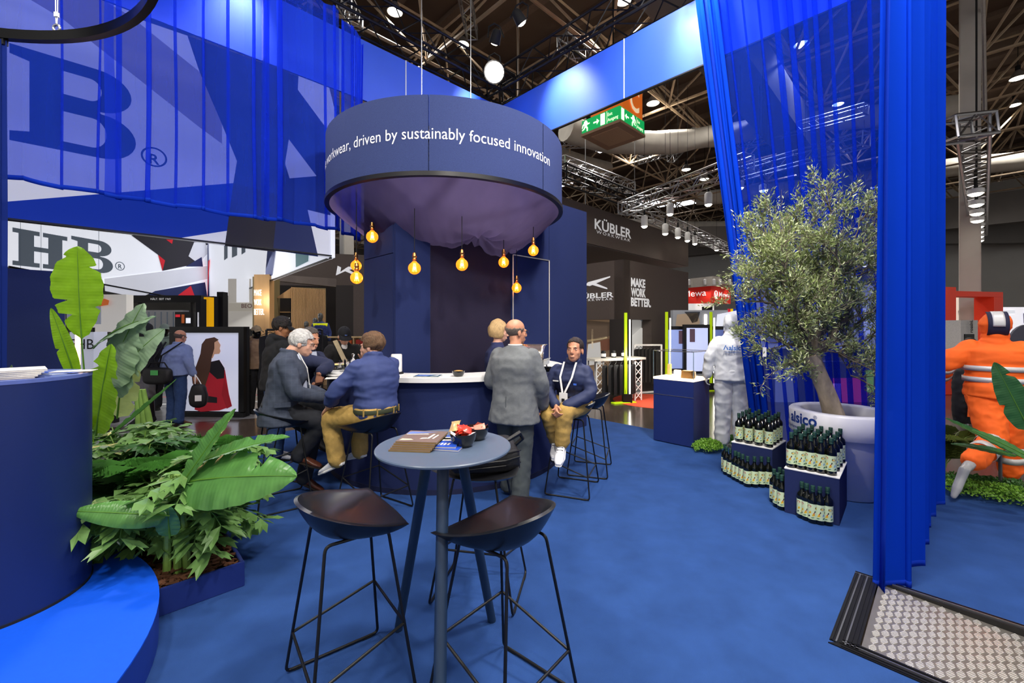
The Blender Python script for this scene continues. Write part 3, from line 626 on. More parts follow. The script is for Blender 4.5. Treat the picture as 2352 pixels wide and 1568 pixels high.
for i, (x, y) in enumerate(((-.32, 1.985), (-.29, 1.975))):
    prt = [([(-.06, .0), (.07, .0), (.07, .07), (-.06, .07)], cwht), ([(-.03, .02), (.03, .03), (.05, .055), (-.01, .05)], cov)]+[([(-.035+k*.016, -.07), (-.025+k*.016, -.07), (-.021+k*.016, -.035), (-.031+k*.016, -.035)], cwht) for k in range(5)] if i == 0 else []
    brochure('brochure', x+.0, y, TZ+.0005+(.009 if i == 0 else 0), .15, .19, .0085, -.05-.16*i, cbl, ['blue and white brochure beside the brown stack on the round table', 'blue brochure half under the front bowl of sweets'][i], prt, cbl)
blkgl = mat('black_glazed_bowl', '#101114', .12, var=.03, coat=.5)
def bowl(x, y, z, lab, r=.055, h=.06, name='snack_bowl'):
    o = thing(name, lab, 'bowl', (x, y, z))
    MB().lathe([(0, 0), (r*.62, 0), (r*.7, .006), (r*.92, h*.55), (r, h), (r-.004, h), (r*.88, h*.55), (r*.6, .012), (0, .012)], n=36).build('shell', blkgl, o, smooth=.9)
    return o
bowl(-.225, 1.965, TZ, 'black bowl of red sweets at the front of the round table', .062, .062)
bowl(-.175, 2.085, TZ, 'black bowl of pink sweets behind the other bowl on the table', .062, .06)
red = mat('red_wrapper', '#e23a22', .3, var=.1, coat=.4); wht = mat('white_wrapper', '#f2eeee', .3); pnk = mat('salmon_wrapper', '#e88a74', .35); gold = mat('gold_wrapper', '#d8b27a', .3, .3)
def sweet(x, y, z, m, lab, seed, sz=.02, grp='wrapped sweets in the bowls'):
    rnd = random.Random(seed); R = Matrix.Rotation(rnd.uniform(-.9, .9), 4, 'X') @ Matrix.Rotation(rnd.uniform(-.9, .9), 4, 'Y') @ Matrix.Rotation(rnd.uniform(0, 6), 4, 'Z'); b = MB()
    def fn(u, v):
        X = (u*2-1); Y = (v*2-1); return R @ V((X*sz*1.5, Y*sz*(1 if abs(X) < .8 else 1.15), sz*.35*(1-X*X)*(1-Y*Y)))
    b.grid(fn, 6, 4); b.grid(lambda u, v: fn(u, v)-R @ V((0, 0, 2*sz*.35*(1-(u*2-1)**2)*(1-(v*2-1)**2))), 6, 4)
    b.v = [(p[0]+x, p[1]+y, p[2]+z) for p in b.v]; tag(b.build('wrapped_sweet', m, smooth=True), lab, 'sweet', grp)
rnd = random.Random(3)
for i in range(8):
    a = i*2.4; sweet(-.225+.028*cos(a)*sqrt(i/8+.1), 1.965+.028*sin(a)*sqrt(i/8+.1), TZ+.056+.012*(i % 3), red, 'red wrapped sweet heaped in the front bowl on the round table', i, .021, 'red sweets in the front bowl')
for i, (dx, dy) in enumerate(((-.03, -.035), (.035, -.02))): sweet(-.225+dx, 1.965+dy, TZ+.056, wht, ['white wrapped sweet at the left rim of the front bowl', 'white wrapped sweet at the right rim of the front bowl'][i], 40+i)
sweet(-.268, 1.995, TZ+.085, gold, 'cream striped packet standing up at the left of the front bowl', 77, .022)
for i in range(4): sweet(-.165+.022*cos(i*1.7), 2.085+.022*sin(i*1.7), TZ+.054+.008*(i % 2), pnk, 'pink wrapped sweet in the rear bowl on the round table', 90+i, .018, 'pink sweets in the rear bowl')
# ---- bag on the stool behind the table
bagm = mat('black_nylon', '#101013', .5, var=.1, scale=60, bump=.3)
bag = thing('shoulder_bag', 'black padded laptop bag lying on the stool behind the round table', 'bag', (-.165, 2.56, .765), .2)
def cushion(sx, sy, sz, e=.35, n=24, mm=12, wr=.0):
    b = MB(); P = lambda w, k: (abs(w)**k)*(1 if w >= 0 else -1)
    rings = []
    for i in range(mm+1):
        t = -pi/2+pi*i/mm; rings.append([V((sx*P(cos(t), e)*P(cos(2*pi*j/n), e), sy*P(cos(t), e)*P(sin(2*pi*j/n), e), sz*P(sin(t), e))) for j in range(n)])
    b.loft(rings)
    if wr: b.v = [tuple(V(p)*(1+wr*noise.noise(V(p)*14))) for p in b.v]
    return b
b = cushion(.2, .14, .065, wr=.1); b.v = [(p[0], p[1], p[2]+.07+.35*p[1]*.4) for p in b.v]; b.build('bag_body', bagm, bag, smooth=True)
MB().tube([(-.18, -.13, .05), (-.1, -.152, .06), (.1, -.152, .07), (.19, -.12, .08)], .006, 6).build('zip', BLACK, bag)
for k, zz in enumerate((.03, .1)): MB().tube([(-.19, -.12, zz), (-.1, -.148, zz), (.1, -.148, zz+.01), (.2, -.1, zz+.01)], .004, 6).build('piping', BLACK, bag)
MB().tube([(.17, 0, .1), (.23, -.02, .16), (.2, -.06, .2), (.1, -.1, .16)], .012, 6).build('handle', bagm, bag, smooth=True)
# ================================================================ things on the bar
CZ = 1.12
def onbar(px, py): return ground(px, py, CZ)
def cyl(name, q, prof, m, lab, cat, n=24, **k):
    return tag(MB().lathe(prof, q, n).build(name, m, smooth=.8), lab, cat, **k)
clear = mat('clear_glass', '#ffffff', .02, trans=1, ior=1.45, var=0)
for i, (px, py) in enumerate(((787, 853), (798, 849))):
    cyl('water_glass', onbar(px, py), [(0, 0), (.03, 0), (.034, .12), (.0325, .12), (.0285, .008), (0, .008)], clear, ['front drinking glass on the bar left of the blue shirt', 'rear drinking glass on the bar left of the blue shirt'][i], 'glass')
q = onbar(811, 845); cyl('carafe', q, [(0, 0), (.03, 0), (.036, .04), (.034, .08), (.014, .11), (.013, .14), (.02, .15), (.02, .165), (0, .17)], clear, 'small clear glass bottle beside the drinking glasses', 'bottle')
q = ptY(911, 866, 4.35); q.z = CZ
o = thing('white_speaker', 'white cylinder standing on the bar behind the blue shirt shoulder', 'speaker', q)
MB().lathe([(0, .02), (.052, .02), (.055, .03), (.055, .19), (.05, .2), (0, .2)], n=32).build('body', WHITE, o, smooth=.8); MB().lathe([(0, 0), (.07, 0), (.07, .015), (.05, .022), (0, .022)], n=32).build('base', BLACK, o, smooth=.8)
q = onbar(983, 865); brochure('magazine', q.x, q.y, CZ, .24, .16, .012, -.1, mat('cover_teal', '#2f5d7c', .25), 'teal and white magazine lying on the bar', [([(-.1, -.06), (.0, -.06), (.04, .06), (-.1, .06)], cblue), ([(.03, -.05), (.1, -.03), (.1, .05)], cwht)])
q = onbar(945, 862); brochure('leaflet', q.x, q.y, CZ, .2, .14, .003, .1, cwht, 'thin white leaflet on the bar beside the white cylinder')
q = onbar(1053, 864); bowl(q.x, q.y, CZ, 'dark grey bowl of snacks on the bar, left of the grey suit', .062, .055)
nutm = mat('snack_mix', '#b38a4c', .6, var=.5, scale=90); tag(MB().ball((q.x, q.y, CZ+.045), (.052, .052, .016), 16, 8).build('snack_mix', nutm, smooth=True), 'nut snack mix filling the dark bowl on the bar', 'snacks', kind='stuff')
for i, (px, py) in enumerate(((1238, 857), (1256, 853))): q = onbar(px, py); bowl(q.x, q.y, CZ, ['black bowl on the bar in front of the chafing dish, left one', 'black bowl on the bar in front of the chafing dish, right one'][i], .058, .05)
q = V((.2, 4.62, CZ)); ch = thing('chafing_dish', 'steel roll-top chafing dish on the bar between the two standing figures', 'food warmer', q, -.35)
stl = mat('polished_steel', '#d9d4cd', .15, 1, var=.03)
MB().box((0, 0, .1), (.36, .26, .06)).build('pan', stl, ch, bevel=.01); MB().box((0, 0, .135), (.38, .28, .012)).build('rim', stl, ch, bevel=.004)
for sx in (-1, 1):
    for sy in (-1, 1): MB().tube([(sx*.15, sy*.1, .08), (sx*.16, sy*.11, 0)], .008, 8).build('leg', stl, ch)
m = MB(); m.grid(lambda u, v: V(((u-.5)*.36, .13*cos(pi*(v*.55+.45)), .14+.15*sin(pi*(v*.55+.45)))), 8, 14); m.build('roll_lid', mat('lid_steel', '#c9b9a8', .2, .9), ch, smooth=True, solid=.004)
MB().tube([(-.1, -.1, .2), (-.1, -.14, .21), (.1, -.14, .21), (.1, -.1, .2)], .006, 6).build('lid_handle', BLACK, ch)
q = onbar(768, 850); o = thing('egg_cup_tray', 'small dark tray with two yellow snack cups on the left end of the bar', 'tray', q+V((.02, .1, 0)), .4)
MB().box((0, 0, .006), (.22, .16, .012)).build('tray', BLACKM, o, bevel=.004)
for k in range(2):
    c = MB().lathe([(0, .012), (.028, .012), (.034, .05), (.03, .05), (0, .03)], (k*.08-.04, 0, 0), 18).build('cup', clear, o, smooth=True); MB().ball((k*.08-.04, 0, .052), (.028, .028, .014), 12, 6).build('filling', mat('yellow_cream', '#e8d98a', .5), c, smooth=True)
for i, (px, py) in enumerate(((762, 868), (772, 861))):
    q = onbar(px, py); brochure('leaflet', q.x+.05, q.y, CZ+.001*i, .2, .14, .002, .3+.5*i, cwht, ['white leaflet lying at the left front edge of the bar', 'white leaflet lying behind the other at the left end of the bar'][i])
# leaflets on the podium
for i in range(5):
    brochure('magazine', PC.x+.17+.006*i, PC.y-.07+.004*i, PC.z+1.147+i*.0085, .2, .24, .008, .75+.03*i, cwht if i else cov, 'white magazine in the pile on the round podium, '+['lowest', 'second from bottom', 'middle', 'second from top', 'topmost'][i], grp='magazines piled on the podium')
for i in range(3): brochure('leaflet', PC.x+.2+.02*i, PC.y+.12+.03*i, PC.z+1.147+.003*i, .17, .11, .0025, -.3+.4*i, [mat('cover_pale_blue', '#a9b8de', .3), cbl, cwht][i], ['pale blue', 'dark blue', 'white'][i]+' leaflet fanned on the round podium beside the magazines', grp='leaflets fanned on the podium')
# ================================================================ planter pot, plinths and bottles
POT = V((3.235, 4.17, 0))
pot = thing('plant_pot', 'large white round plant pot with a wide printed rim, holding the olive tree', 'pot', POT)
potw = mat('white_polyethylene', '#e9e8ec', .4, var=.03, scale=4)
MB().lathe([(.0, 0), (.3, 0), (.315, .01), (.365, .57), (.355, .57), (.0, .56)], n=64).build('body', potw, pot, smooth=.9)
MB().lathe([(.37, .56), (.43, .565), (.44, .575), (.44, .775), (.425, .79), (.35, .79), (.335, .775), (.33, .6), (.37, .56)], n=64).build('rim', potw, pot, smooth=.9)
MB().lathe([(0, .66), (.335, .66)], n=40).build('soil', mat('pale_gravel_soil', '#b5aea4', .9, var=.25, scale=40, bump=.6), pot)
prn = mat('print_navy', '#1e3f8f', .5, var=.02)
def round_text(s, ang, z, size, R, m, par, c, name='lettering', bold=0.):
    vs, fs = text_mesh(s, size, bold=bold); b = MB(); b.add([V((R*sin(ang+v.x/R), -R*cos(ang+v.x/R), z+v.y)) for v in vs], fs); return b.build(name, m, par, fix=False)
round_text('alsico', -1.83, .665, .145, .4425, prn, pot, POT, bold=.004); round_text('your performance protects yours.', -2.12, .605, .043, .4425, prn, pot, POT)
round_text('\u00ae', -1.17, .735, .045, .4425, prn, pot, POT)
b = MB(); R = .4425
for poly in ([(-2.17, .665), (-2.07, .76), (-2.02, .76), (-2.12, .665)], [(-2.045, .71), (-2.02, .735), (-1.95, .665), (-2.0, .665)]): b.add([V((R*sin(a), -R*cos(a), z)) for a, z in poly], [(0, 1, 2, 3)])
b.build('emblem', prn, pot, fix=False)
def plinth(c, u, v, lab):
    rz = atan2(u.y, u.x); q = c+u/2+v/2; o = thing('display_plinth', lab, 'plinth', q, rz)
    MB().box((0, 0, .1875), (u.length, v.length, .375)).build('box', NAVY, o, bevel=.003); MB().box((0, 0, .381), (u.length+.004, v.length+.004, .012)).build('top_board', WHITE, o, bevel=.002); return q, rz
c2 = V((2.622, 3.425, 0)); u2 = V((-.277, .258, 0)); v2 = V((.40, .40, 0))*.98
plinth(c2, u2, v2, 'navy plinth with white top beside the pot, the nearer of two')
c1 = V((2.593, 4.226, 0)); u1 = V((-.262, .28, 0)); v1 = V((.33, .33, 0))
plinth(c1, u1, v1, 'navy plinth with white top beside the coverall, the farther of two')
glassb = mat('dark_bottle_glass', '#0c0f0b', .08, var=.02, coat=.3); capm = mat('green_capsule', '#1d3d33', .4); labm = mat('mint_label', '#cfe0b4', .6, var=.03)
LP = [mat('label_red', '#c8442c', .6), mat('label_brown', '#3a2018', .6), mat('label_yellow', '#e0b42c', .6), mat('label_green', '#2f6a4a', .6), mat('label_blue', '#6f9cc8', .6), mat('label_black', '#20201e', .6)]
bt = thing('olive_oil_bottle', 'x', 'bottle', (0, 0, -5), group='olive oil bottles')
MB().lathe([(0, .0), (.034, 0), (.0375, .005), (.0375, .185), (.034, .205), (.016, .226), (.0135, .24), (.0135, .262), (0, .262)], n=20).build('glass', glassb, bt, smooth=.9)
MB().lathe([(.0145, .25), (.0155, .252), (.0155, .262), (.0145, .263), (.0145, .267), (.0158, .268), (.0158, .298), (.0145, .3), (0, .3)], n=14).build('cap', capm, bt, smooth=.9)
b = MB(); R = .0381; b.grid(lambda u, v: V((R*sin((u*2-1)*2.3), -R*cos((u*2-1)*2.3), .035+.125*v)), 18, 1); lb = b.build('label', labm, bt, smooth=True)
def onlab(poly, m, nm):
    b = MB(); R = .0384; b.add([V((R*sin(1.75*x/R), -R*cos(1.75*x/R), .043+(z-.062)*1.3)) for x, z in poly], [tuple(range(len(poly)))]); b.build(nm, m, lb, fix=False)
disc = lambda x, z, r: [(x+r*cos(k*pi/6), z+r*sin(k*pi/6)) for k in range(12)]
onlab(disc(-.018, .135, .008), LP[0], 'print_disc'); onlab(disc(.013, .128, .009), LP[1], 'print_disc'); onlab(disc(.011, .126, .005), LP[2], 'print_disc')
for x, z, w_, h_, m_ in ((-.016, .098, .012, .018, 2), (-.002, .085, .013, .02, 2), (.016, .09, .008, .016, 4), (-.02, .075, .01, .012, 5), (.004, .105, .006, .014, 5), (.018, .07, .011, .01, 3), (-.005, .067, .016, .008, 3), (.0, .095, .006, .01, 0), (.022, .108, .004, .014, 5)):
    onlab([(x-w_/2, z-h_/2), (x, z-h_*.4), (x+w_/2, z-h_*.1), (x+w_*.3, z+h_/2), (x-w_*.2, z+h_*.35)], LP[m_], 'print_shape')
bfirst = [None]
def bottles(c, u, v, z, nu, nv, where, turn=0, keep=None, mu=.05, mv=.05):
    un, vn = u.normalized(), v.normalized(); face = face_dir(-vn)+pi
    for j in range(nv):
        for i in range(nu):
            if keep and not keep(i, j): continue
            q = c+un*(mu+(u.length-2*mu)*(i/max(1, nu-1)))+vn*(mv+(v.length-2*mv)*(j/max(1, nv-1)) if nv > 1 else mv); q.z = z
            lab = 'olive oil bottle with mint label %s, %s from right, %s row' % (where, ord_word(i), ['front', 'second', 'third', 'fourth', 'fifth'][j])
            rz = atan2(-vn.x, vn.y)+random.Random(i*7+j*31+nu).uniform(-.15, .15)+turn
            if bfirst[0] is None: bt.location = q; bt.rotation_euler.z = rz; bt['label'] = lab; bfirst[0] = 1
            else: dup(bt, q, rz, lab)
bottles(c2, u2, v2, .387, 5, 4, 'on the nearer plinth')
bottles(c1, u1, v1, .387, 4, 4, 'on the farther plinth')
def bottle_row(pts, where):
    for i, (px, py) in enumerate(pts):
        q = ground(px, py); f = V((-.45, -.9)) if False else None
        dup(bt, q, -.6+random.Random(i).uniform(-.2, .2), 'olive oil bottle on the carpet %s, %s from left' % (where, ord_word(i)))
bottle_row([(1842, 1188), (1853, 1193), (1867, 1199), (1883, 1202), (1901, 1204), (1871, 1186)], 'in front of the nearer plinth')
bottle_row([(1778, 1152), (1786, 1163), (1796, 1169), (1791, 1148), (1801, 1155)], 'left of the nearer plinth')
bottle_row([(1665, 1082), (1669, 1089), (1678, 1094), (1689, 1101), (1697, 1105), (1706, 1110), (1717, 1116), (1733, 1117), (1749, 1117), (1765, 1118), (1714, 1100), (1730, 1104)], 'round the farther plinth')
# ================================================================ glass display case
A_, B_, C_ = V((1.98, 6.02, 0)), V((2.37, 5.61, 0)), V((2.77, 5.93, 0)); u, v = A_-B_, C_-B_
cq = B_+u/2+v/2; rz = atan2(u.y, u.x); sx, sy = u.length, v.length
case = thing('display_case', 'navy display cabinet with a lit glass case on top', 'display case', cq, rz)
MB().box((0, 0, .44), (sx, sy, .86)).build('cabinet', NAVYL, case, bevel=.003)
MB().box((0, sy/2+.001, .66), (sx, .006, .006)).build('groove_strip', lit, case); MB().box((0, 0, .885), (sx+.006, sy+.006, .03)).build('lit_shelf', mat('lit_white_board', '#fff1dd', .5, emit=1.6, ecol='#ffe2b8'), case)
gl = mat('case_glass', '#ffffff', .02, trans=1, ior=1.02, var=0)
for p, s in (((0, -sy/2, 1.08), (sx, .005, .36)), ((0, sy/2, 1.08), (sx, .005, .36)), ((-sx/2, 0, 1.08), (.005, sy, .36)), ((sx/2, 0, 1.08), (.005, sy, .36)), ((0, 0, 1.262), (sx, sy, .005))): MB().box(p, s).build('glass_pane', gl, case)
for x, y in ((-1, -1), (1, -1), (1, 1), (-1, 1)): MB().tube([(x*sx/2, y*sy/2, .9), (x*sx/2, y*sy/2, 1.265)], .005, 6).build('corner_edge', mat('glass_edge', '#9fb8b4', .1, .5), case)
for x, y, ex, ey in ((-1, -1, 1, -1), (1, -1, 1, 1), (1, 1, -1, 1), (-1, 1, -1, -1)): MB().bar((x*sx/2, y*sy/2, 1.266), (ex*sx/2, ey*sy/2, 1.266), .008, .006).build('top_edge', lit, case)
light('case_light', 'AREA', cq+V((0, 0, 1.24)), cq, 9, (1, .86, .66), .35)
Rz = Matrix.Rotation(rz, 4, 'Z')
for i, (x, y, s, mm, lab) in enumerate((((.1), -.1, (.1, .06, .08), WHITE, 'white folded card in the lit glass case, left'), (.0, -.12, (.07, .05, .06), WHITE, 'white folded card in the lit glass case, middle'), (-.1, -.12, (.11, .04, .07), WHITE, 'white folded card in the lit glass case, right'), (-.14, .1, (.16, .1, .1), mat('kraft_box', '#b08a5a', .8), 'brown cardboard box with a round dark window in the glass case'), (.22, -.1, (.05, .05, .16), gold, 'amber block at the left end inside the glass case'))):
    q = cq+Rz @ V((x, y, .9)); o = MB().prism([(-s[0]/2, 0), (s[0]/2, 0), (s[0]*.42, s[2]), (-s[0]*.42, s[2])], -s[1]/2, s[1]/2, Matrix.Translation(q) @ Rz @ Matrix.Rotation(pi/2, 4, 'X')).build('case_exhibit', mm, bevel=.003); tag(o, lab, 'exhibit')
    if i == 3: MB().lathe([(.0, 0), (.03, 0), (.03, .004), (0, .004)], n=16).build('round_window', BLACK, o).location = Rz @ V((0, -.055, .05)); bpy.data.objects[-1] if False else None
# ================================================================ plants
lf_a = leafmat('banana_leaf', '#5a8f45', .3, .3); lf_b = leafmat('banana_leaf_bright', '#86b81e', .4, .5); lf_c = leafmat('banana_leaf_dusty', '#86a080', .38, .3); lf_d = leafmat('banana_leaf_dark', '#2f5f35', .4, .25)
ribm = leafmat('leaf_midrib', '#5c8a2c', .4, .2)
def bleaf(parent, base, tip, width, m, up=(0, 0, 1), droop=.15, fold=.25, tears=2, seed=0, stem=.25, name='leaf', wp=.75, curl=0, rib=True):
    """a big banana leaf from base to tip: blade with midrib channel, ripples and torn notches, on a stalk"""
    rnd = random.Random(seed); b0, t0 = V(base), V(tip); L = (t0-b0).length; d = (t0-b0).normalized(); side = d.cross(V(up)).normalized(); nrm = side.cross(d).normalized()
    def spine(s): return b0.lerp(t0, s)+nrm*(-droop*L*(s*s)+droop*L*.5*s)+nrm*droop*L*.5*s*(1-s)
    n, mN = 84, 9; notch = [(rnd.uniform(.25, .92), rnd.choice((-1, 1)), rnd.uniform(.25, .65), rnd.uniform(.03, .1)) for _ in range(tears)]
    def fn(i, j):
        u = i/n; s = stem+(1-stem)*u; w_ = width*(sin(pi*min(1, u**wp*.98+.02))**.62)*(1 if u > .06 else u/.06); x = (j/mN)*2-1
        for nu_, sd, dp, nw in notch:
            if (x > 0) == (sd > 0) and nu_-nw < u < nu_+.012: w_ *= 1-dp*(1-(nu_-u)/nw if u < nu_ else 1-(u-nu_)/.012)
        p = spine(s); ax = abs(x)
        rip = .018*sin(u*46+seed)*ax*ax*width*3+.1*width*noise.noise(V((u*3.4, x*1.4, seed)))+.0022*sin((u-.16*ax)*190)*min(1, ax*3)
        z = fold*w_*ax*(1-.35*ax)-curl*w_*ax*ax+rip*.6
        return p+side*x*w_*(1-.12*fold*ax)+nrm*z
    g = MB(); k = mN+1; g.add([fn(i, j) for i in range(n+1) for j in range(mN+1)], [(i*k+j, (i+1)*k+j, (i+1)*k+j+1, i*k+j+1) for i in range(n) for j in range(mN)])
    o = g.build(name, m, parent, world=True, smooth=3, fix=False)
    if rib: MB().tube([spine(s/12)+nrm*.003 for s in range(13)], [.0075*(1-.85*s/12)*(.6+width*2) for s in range(13)], 6).build('midrib', ribm, o, world=True, smooth=True)
    return o
# ---- planter box
g0 = ground(562, 1345); pu, pv = D2*-1.25, D1*1.75
pq = g0+(pu+pv)/2; planter = thing('planter_box', 'low navy planter box of bark mulch at the left', 'planter', pq, atan2(D2.y, D2.x)); HP = .15
lx, ly = 1.25, 1.75; pmt = mat('planter_navy', '#1e2f74', .4, var=.03)
for p, s in (((0, -ly/2+.01, HP/2), (lx, .02, HP)), ((0, ly/2-.01, HP/2), (lx, .02, HP)), ((-lx/2+.01, 0, HP/2), (.02, ly-.042, HP)), ((lx/2-.01, 0, HP/2), (.02, ly-.042, HP))): MB().box(p, s).build('side_board', pmt, planter, bevel=.003)
MB().grid(lambda u, v: V(((u-.5)*(lx-.05), (v-.5)*(ly-.05), .11+.02*noise.noise(V((u*9, v*12, 0))))), 20, 28).build('soil', mat('dark_soil', '#2a1a12', .95, var=.3, scale=30), planter, smooth=True)
mul = MB(); rnd = random.Random(5)
for i in range(900):
    x, y = rnd.uniform(-.58, .6), rnd.uniform(-.84, .84)
    if rnd.random() < .5: x = rnd.uniform(.1, .6); y = rnd.uniform(-.84, -.2)
    a = rnd.uniform(0, 6.3); M = Matrix.Translation((x, y, .125+rnd.uniform(0, .025))) @ Matrix.Rotation(a, 4, 'Z') @ Matrix.Rotation(rnd.uniform(-.5, .5), 4, 'X')
    mul.box((0, 0, 0), (rnd.uniform(.02, .06), rnd.uniform(.012, .028), .007), 0, M)
o = mul.build('bark_mulch', mat('bark_chip', '#5a3722', .85, var=.4, scale=12), planter, fix=False); o['kind'] = 'stuff'
# ---- the planter's plants
def plant(name, lab, q): return thing(name, lab, 'plant', q)
# tall banana at the left: leaves placed at their true distance
bp = plant('banana_plant', 'tall banana plant with bright torn leaves behind the podium', ground(250, 1240)+V((-.35, .75, .12)))
B0 = V(bp.location)
for i in range(3): MB().tube([B0+V((.06*i-.06, .03*i, 0)), B0+V((.04*i-.08, .02*i, .5)), B0+V((.03*i-.1, 0, .9))], [.035, .028, .018], 10).build('stem', leafmat('banana_stem', '#7da04a', .5, .1) if 'banana_stem' not in MATS else MATS['banana_stem'], bp, world=True, smooth=True)
Yb = 2.95
def LP_(px, py, Y): return ptY(px, py, Y)
cu = (0, -1, .1)
bleaf(bp, LP_(205, 960, 3.0), LP_(172, 565, 2.85), .15, lf_b, up=(.25, -1, .1), droop=.04, fold=.16, tears=5, seed=2, stem=.47, wp=1.25)
bleaf(bp, LP_(222, 1000, 2.85), LP_(252, 790, 2.75), .15, lf_b, up=(-.2, -1, .1), droop=.03, fold=.12, tears=2, seed=5, stem=.02)
bleaf(bp, LP_(178, 880, 2.95), LP_(118, 708, 2.8), .05, lf_b, up=(.9, -.8, .1), droop=.1, fold=.55, tears=1, seed=7, stem=.05)
bleaf(bp, LP_(235, 960, 3.1), LP_(310, 695, 3.0), .2, lf_c, up=(-.2, -1, .5), droop=.12, fold=.1, tears=3, seed=9, stem=.28, curl=.15)
bleaf(bp, LP_(262, 900, 3.15), LP_(345, 760, 2.95), .15, lf_c, up=(.4, -1, .5), droop=.3, fold=.2, tears=3, seed=12, stem=.0)
bleaf(bp, LP_(215, 800, 3.1), LP_(345, 715, 3.0), .13, lf_c, up=(0, -.5, 1), droop=.18, fold=-.15, tears=2, seed=13, stem=.1)
bleaf(bp, LP_(270, 960, 3.2), LP_(300, 770, 3.1), .13, leafmat('banana_leaf_pale', '#b6c77a', .45, .5), up=(.2, -1, .2), droop=.1, fold=.15, tears=2, seed=16, stem=.0)
bleaf(bp, LP_(240, 1010, 2.8), LP_(410, 875, 2.75), .055, lf_a, up=(-.6, -.3, 1), droop=-.05, fold=.5, tears=1, seed=18, stem=.1)
bleaf(bp, LP_(215, 1010, 3.0), LP_(205, 960, 2.8), .05, lf_b, up=(0, -1, .3), droop=.05, fold=.2, tears=0, seed=19, stem=0)
# leaf of another plant left of the podium
b2 = plant('banana_plant', 'banana leaf rising behind the podium at the left photo edge', V((-3.6, 2.85, .2))); bleaf(b2, V((-3.45, 2.8, .9)), LP_(-30, 760, 2.9), .12, lf_c, up=(.3, -1, .4), droop=.2, fold=.3, seed=22, stem=.3); bleaf(b2, V((-3.35, 2.82, 1.0)), LP_(36, 838, 2.85), .1, lf_c, up=(-.5, -1, .6), droop=-.1, fold=.3, seed=23, stem=.2); MB().tube([V(b2.location), V((-3.5, 2.82, .95))], [.03, .018], 8).build('stem', MATS['banana_stem'], b2, world=True)
# the broad banana in front
b3 = plant('banana_plant', 'broad-leaved banana plant in the front of the planter, leaves reaching right', ground(395, 1320, .12)); B3 = V(b3.location)
for i, dx in enumerate((-.03, .02, .06)): MB().tube([B3+V((dx, .02*i, 0)), B3+V((dx*.8, .02*i, .25)), LP_(400, 1090, 2.5)+V((dx*.4, 0, 0))], [.022, .018, .01], 8).build('stem', MATS['banana_stem'], b3, world=True, smooth=True)
bleaf(b3, LP_(400, 1140, 2.5), LP_(540, 938, 2.55), .095, lf_a, up=(-.3, -.7, .7), droop=.02, fold=.3, tears=1, seed=31, stem=.14)
bleaf(b3, LP_(410, 1110, 2.5), LP_(668, 1085, 2.35), .17, lf_a, up=(.05, -.75, .65), droop=.14, fold=.1, tears=2, seed=33, stem=.05, curl=.25)
bleaf(b3, LP_(420, 1080, 2.55), LP_(660, 993, 2.55), .085, lf_a, up=(-.05, -.3, 1), droop=.1, fold=.45, tears=1, seed=35, stem=.15)
bleaf(b3, LP_(390, 1185, 2.4), LP_(160, 1172, 2.25), .075, lf_a, up=(0, -.8, .6), droop=.06, fold=.3, tears=0, seed=37, stem=.02, curl=.4)
bleaf(b3, LP_(395, 1200, 2.45), LP_(205, 1195, 2.4), .06, lf_c, up=(.1, -.6, -.6), droop=.02, fold=.2, tears=0, seed=38, stem=.05)
bleaf(b3, LP_(390, 1235, 2.45), LP_(385, 1160, 2.4), .06, lf_a, up=(.4, -1, .1), droop=.05, fold=.3, tears=0, seed=39, stem=.05)
# fishtail palms: stems with pinnate, ragged leaflets
fish = leafmat('fishtail_leaf', '#729a54', .32, .3); fishd = leafmat('fishtail_leaf_dark', '#3c6a34', .45, .3); palm_m = leafmat('palm_leaf', '#4f8a3a', .35, .3)
def fleaflet(g, p, d, n_, ln, wd, rnd):
    s = d.cross(n_).normalized(); u = n_
    pts = [p, p+d*ln*.4+s*wd*.5+u*ln*.06, p+d*ln*.75+s*wd*.62, p+d*ln*.7+s*wd*.25, p+d*ln*1.05+s*wd*.2-u*ln*.1, p+d*ln*.85-s*wd*.05, p+d*ln*1.0-s*wd*.35-u*ln*.08, p+d*ln*.6-s*wd*.45+u*ln*.03]
    pts = [q+V((rnd.uniform(-1, 1), rnd.uniform(-1, 1), rnd.uniform(-1, 1)))*ln*.05 for q in pts]
    pts[0] = p; c = p+d*ln*.5-u*ln*.02; g.add(pts+[c], [(i, (i+1) % 8, 8) for i in range(8)])
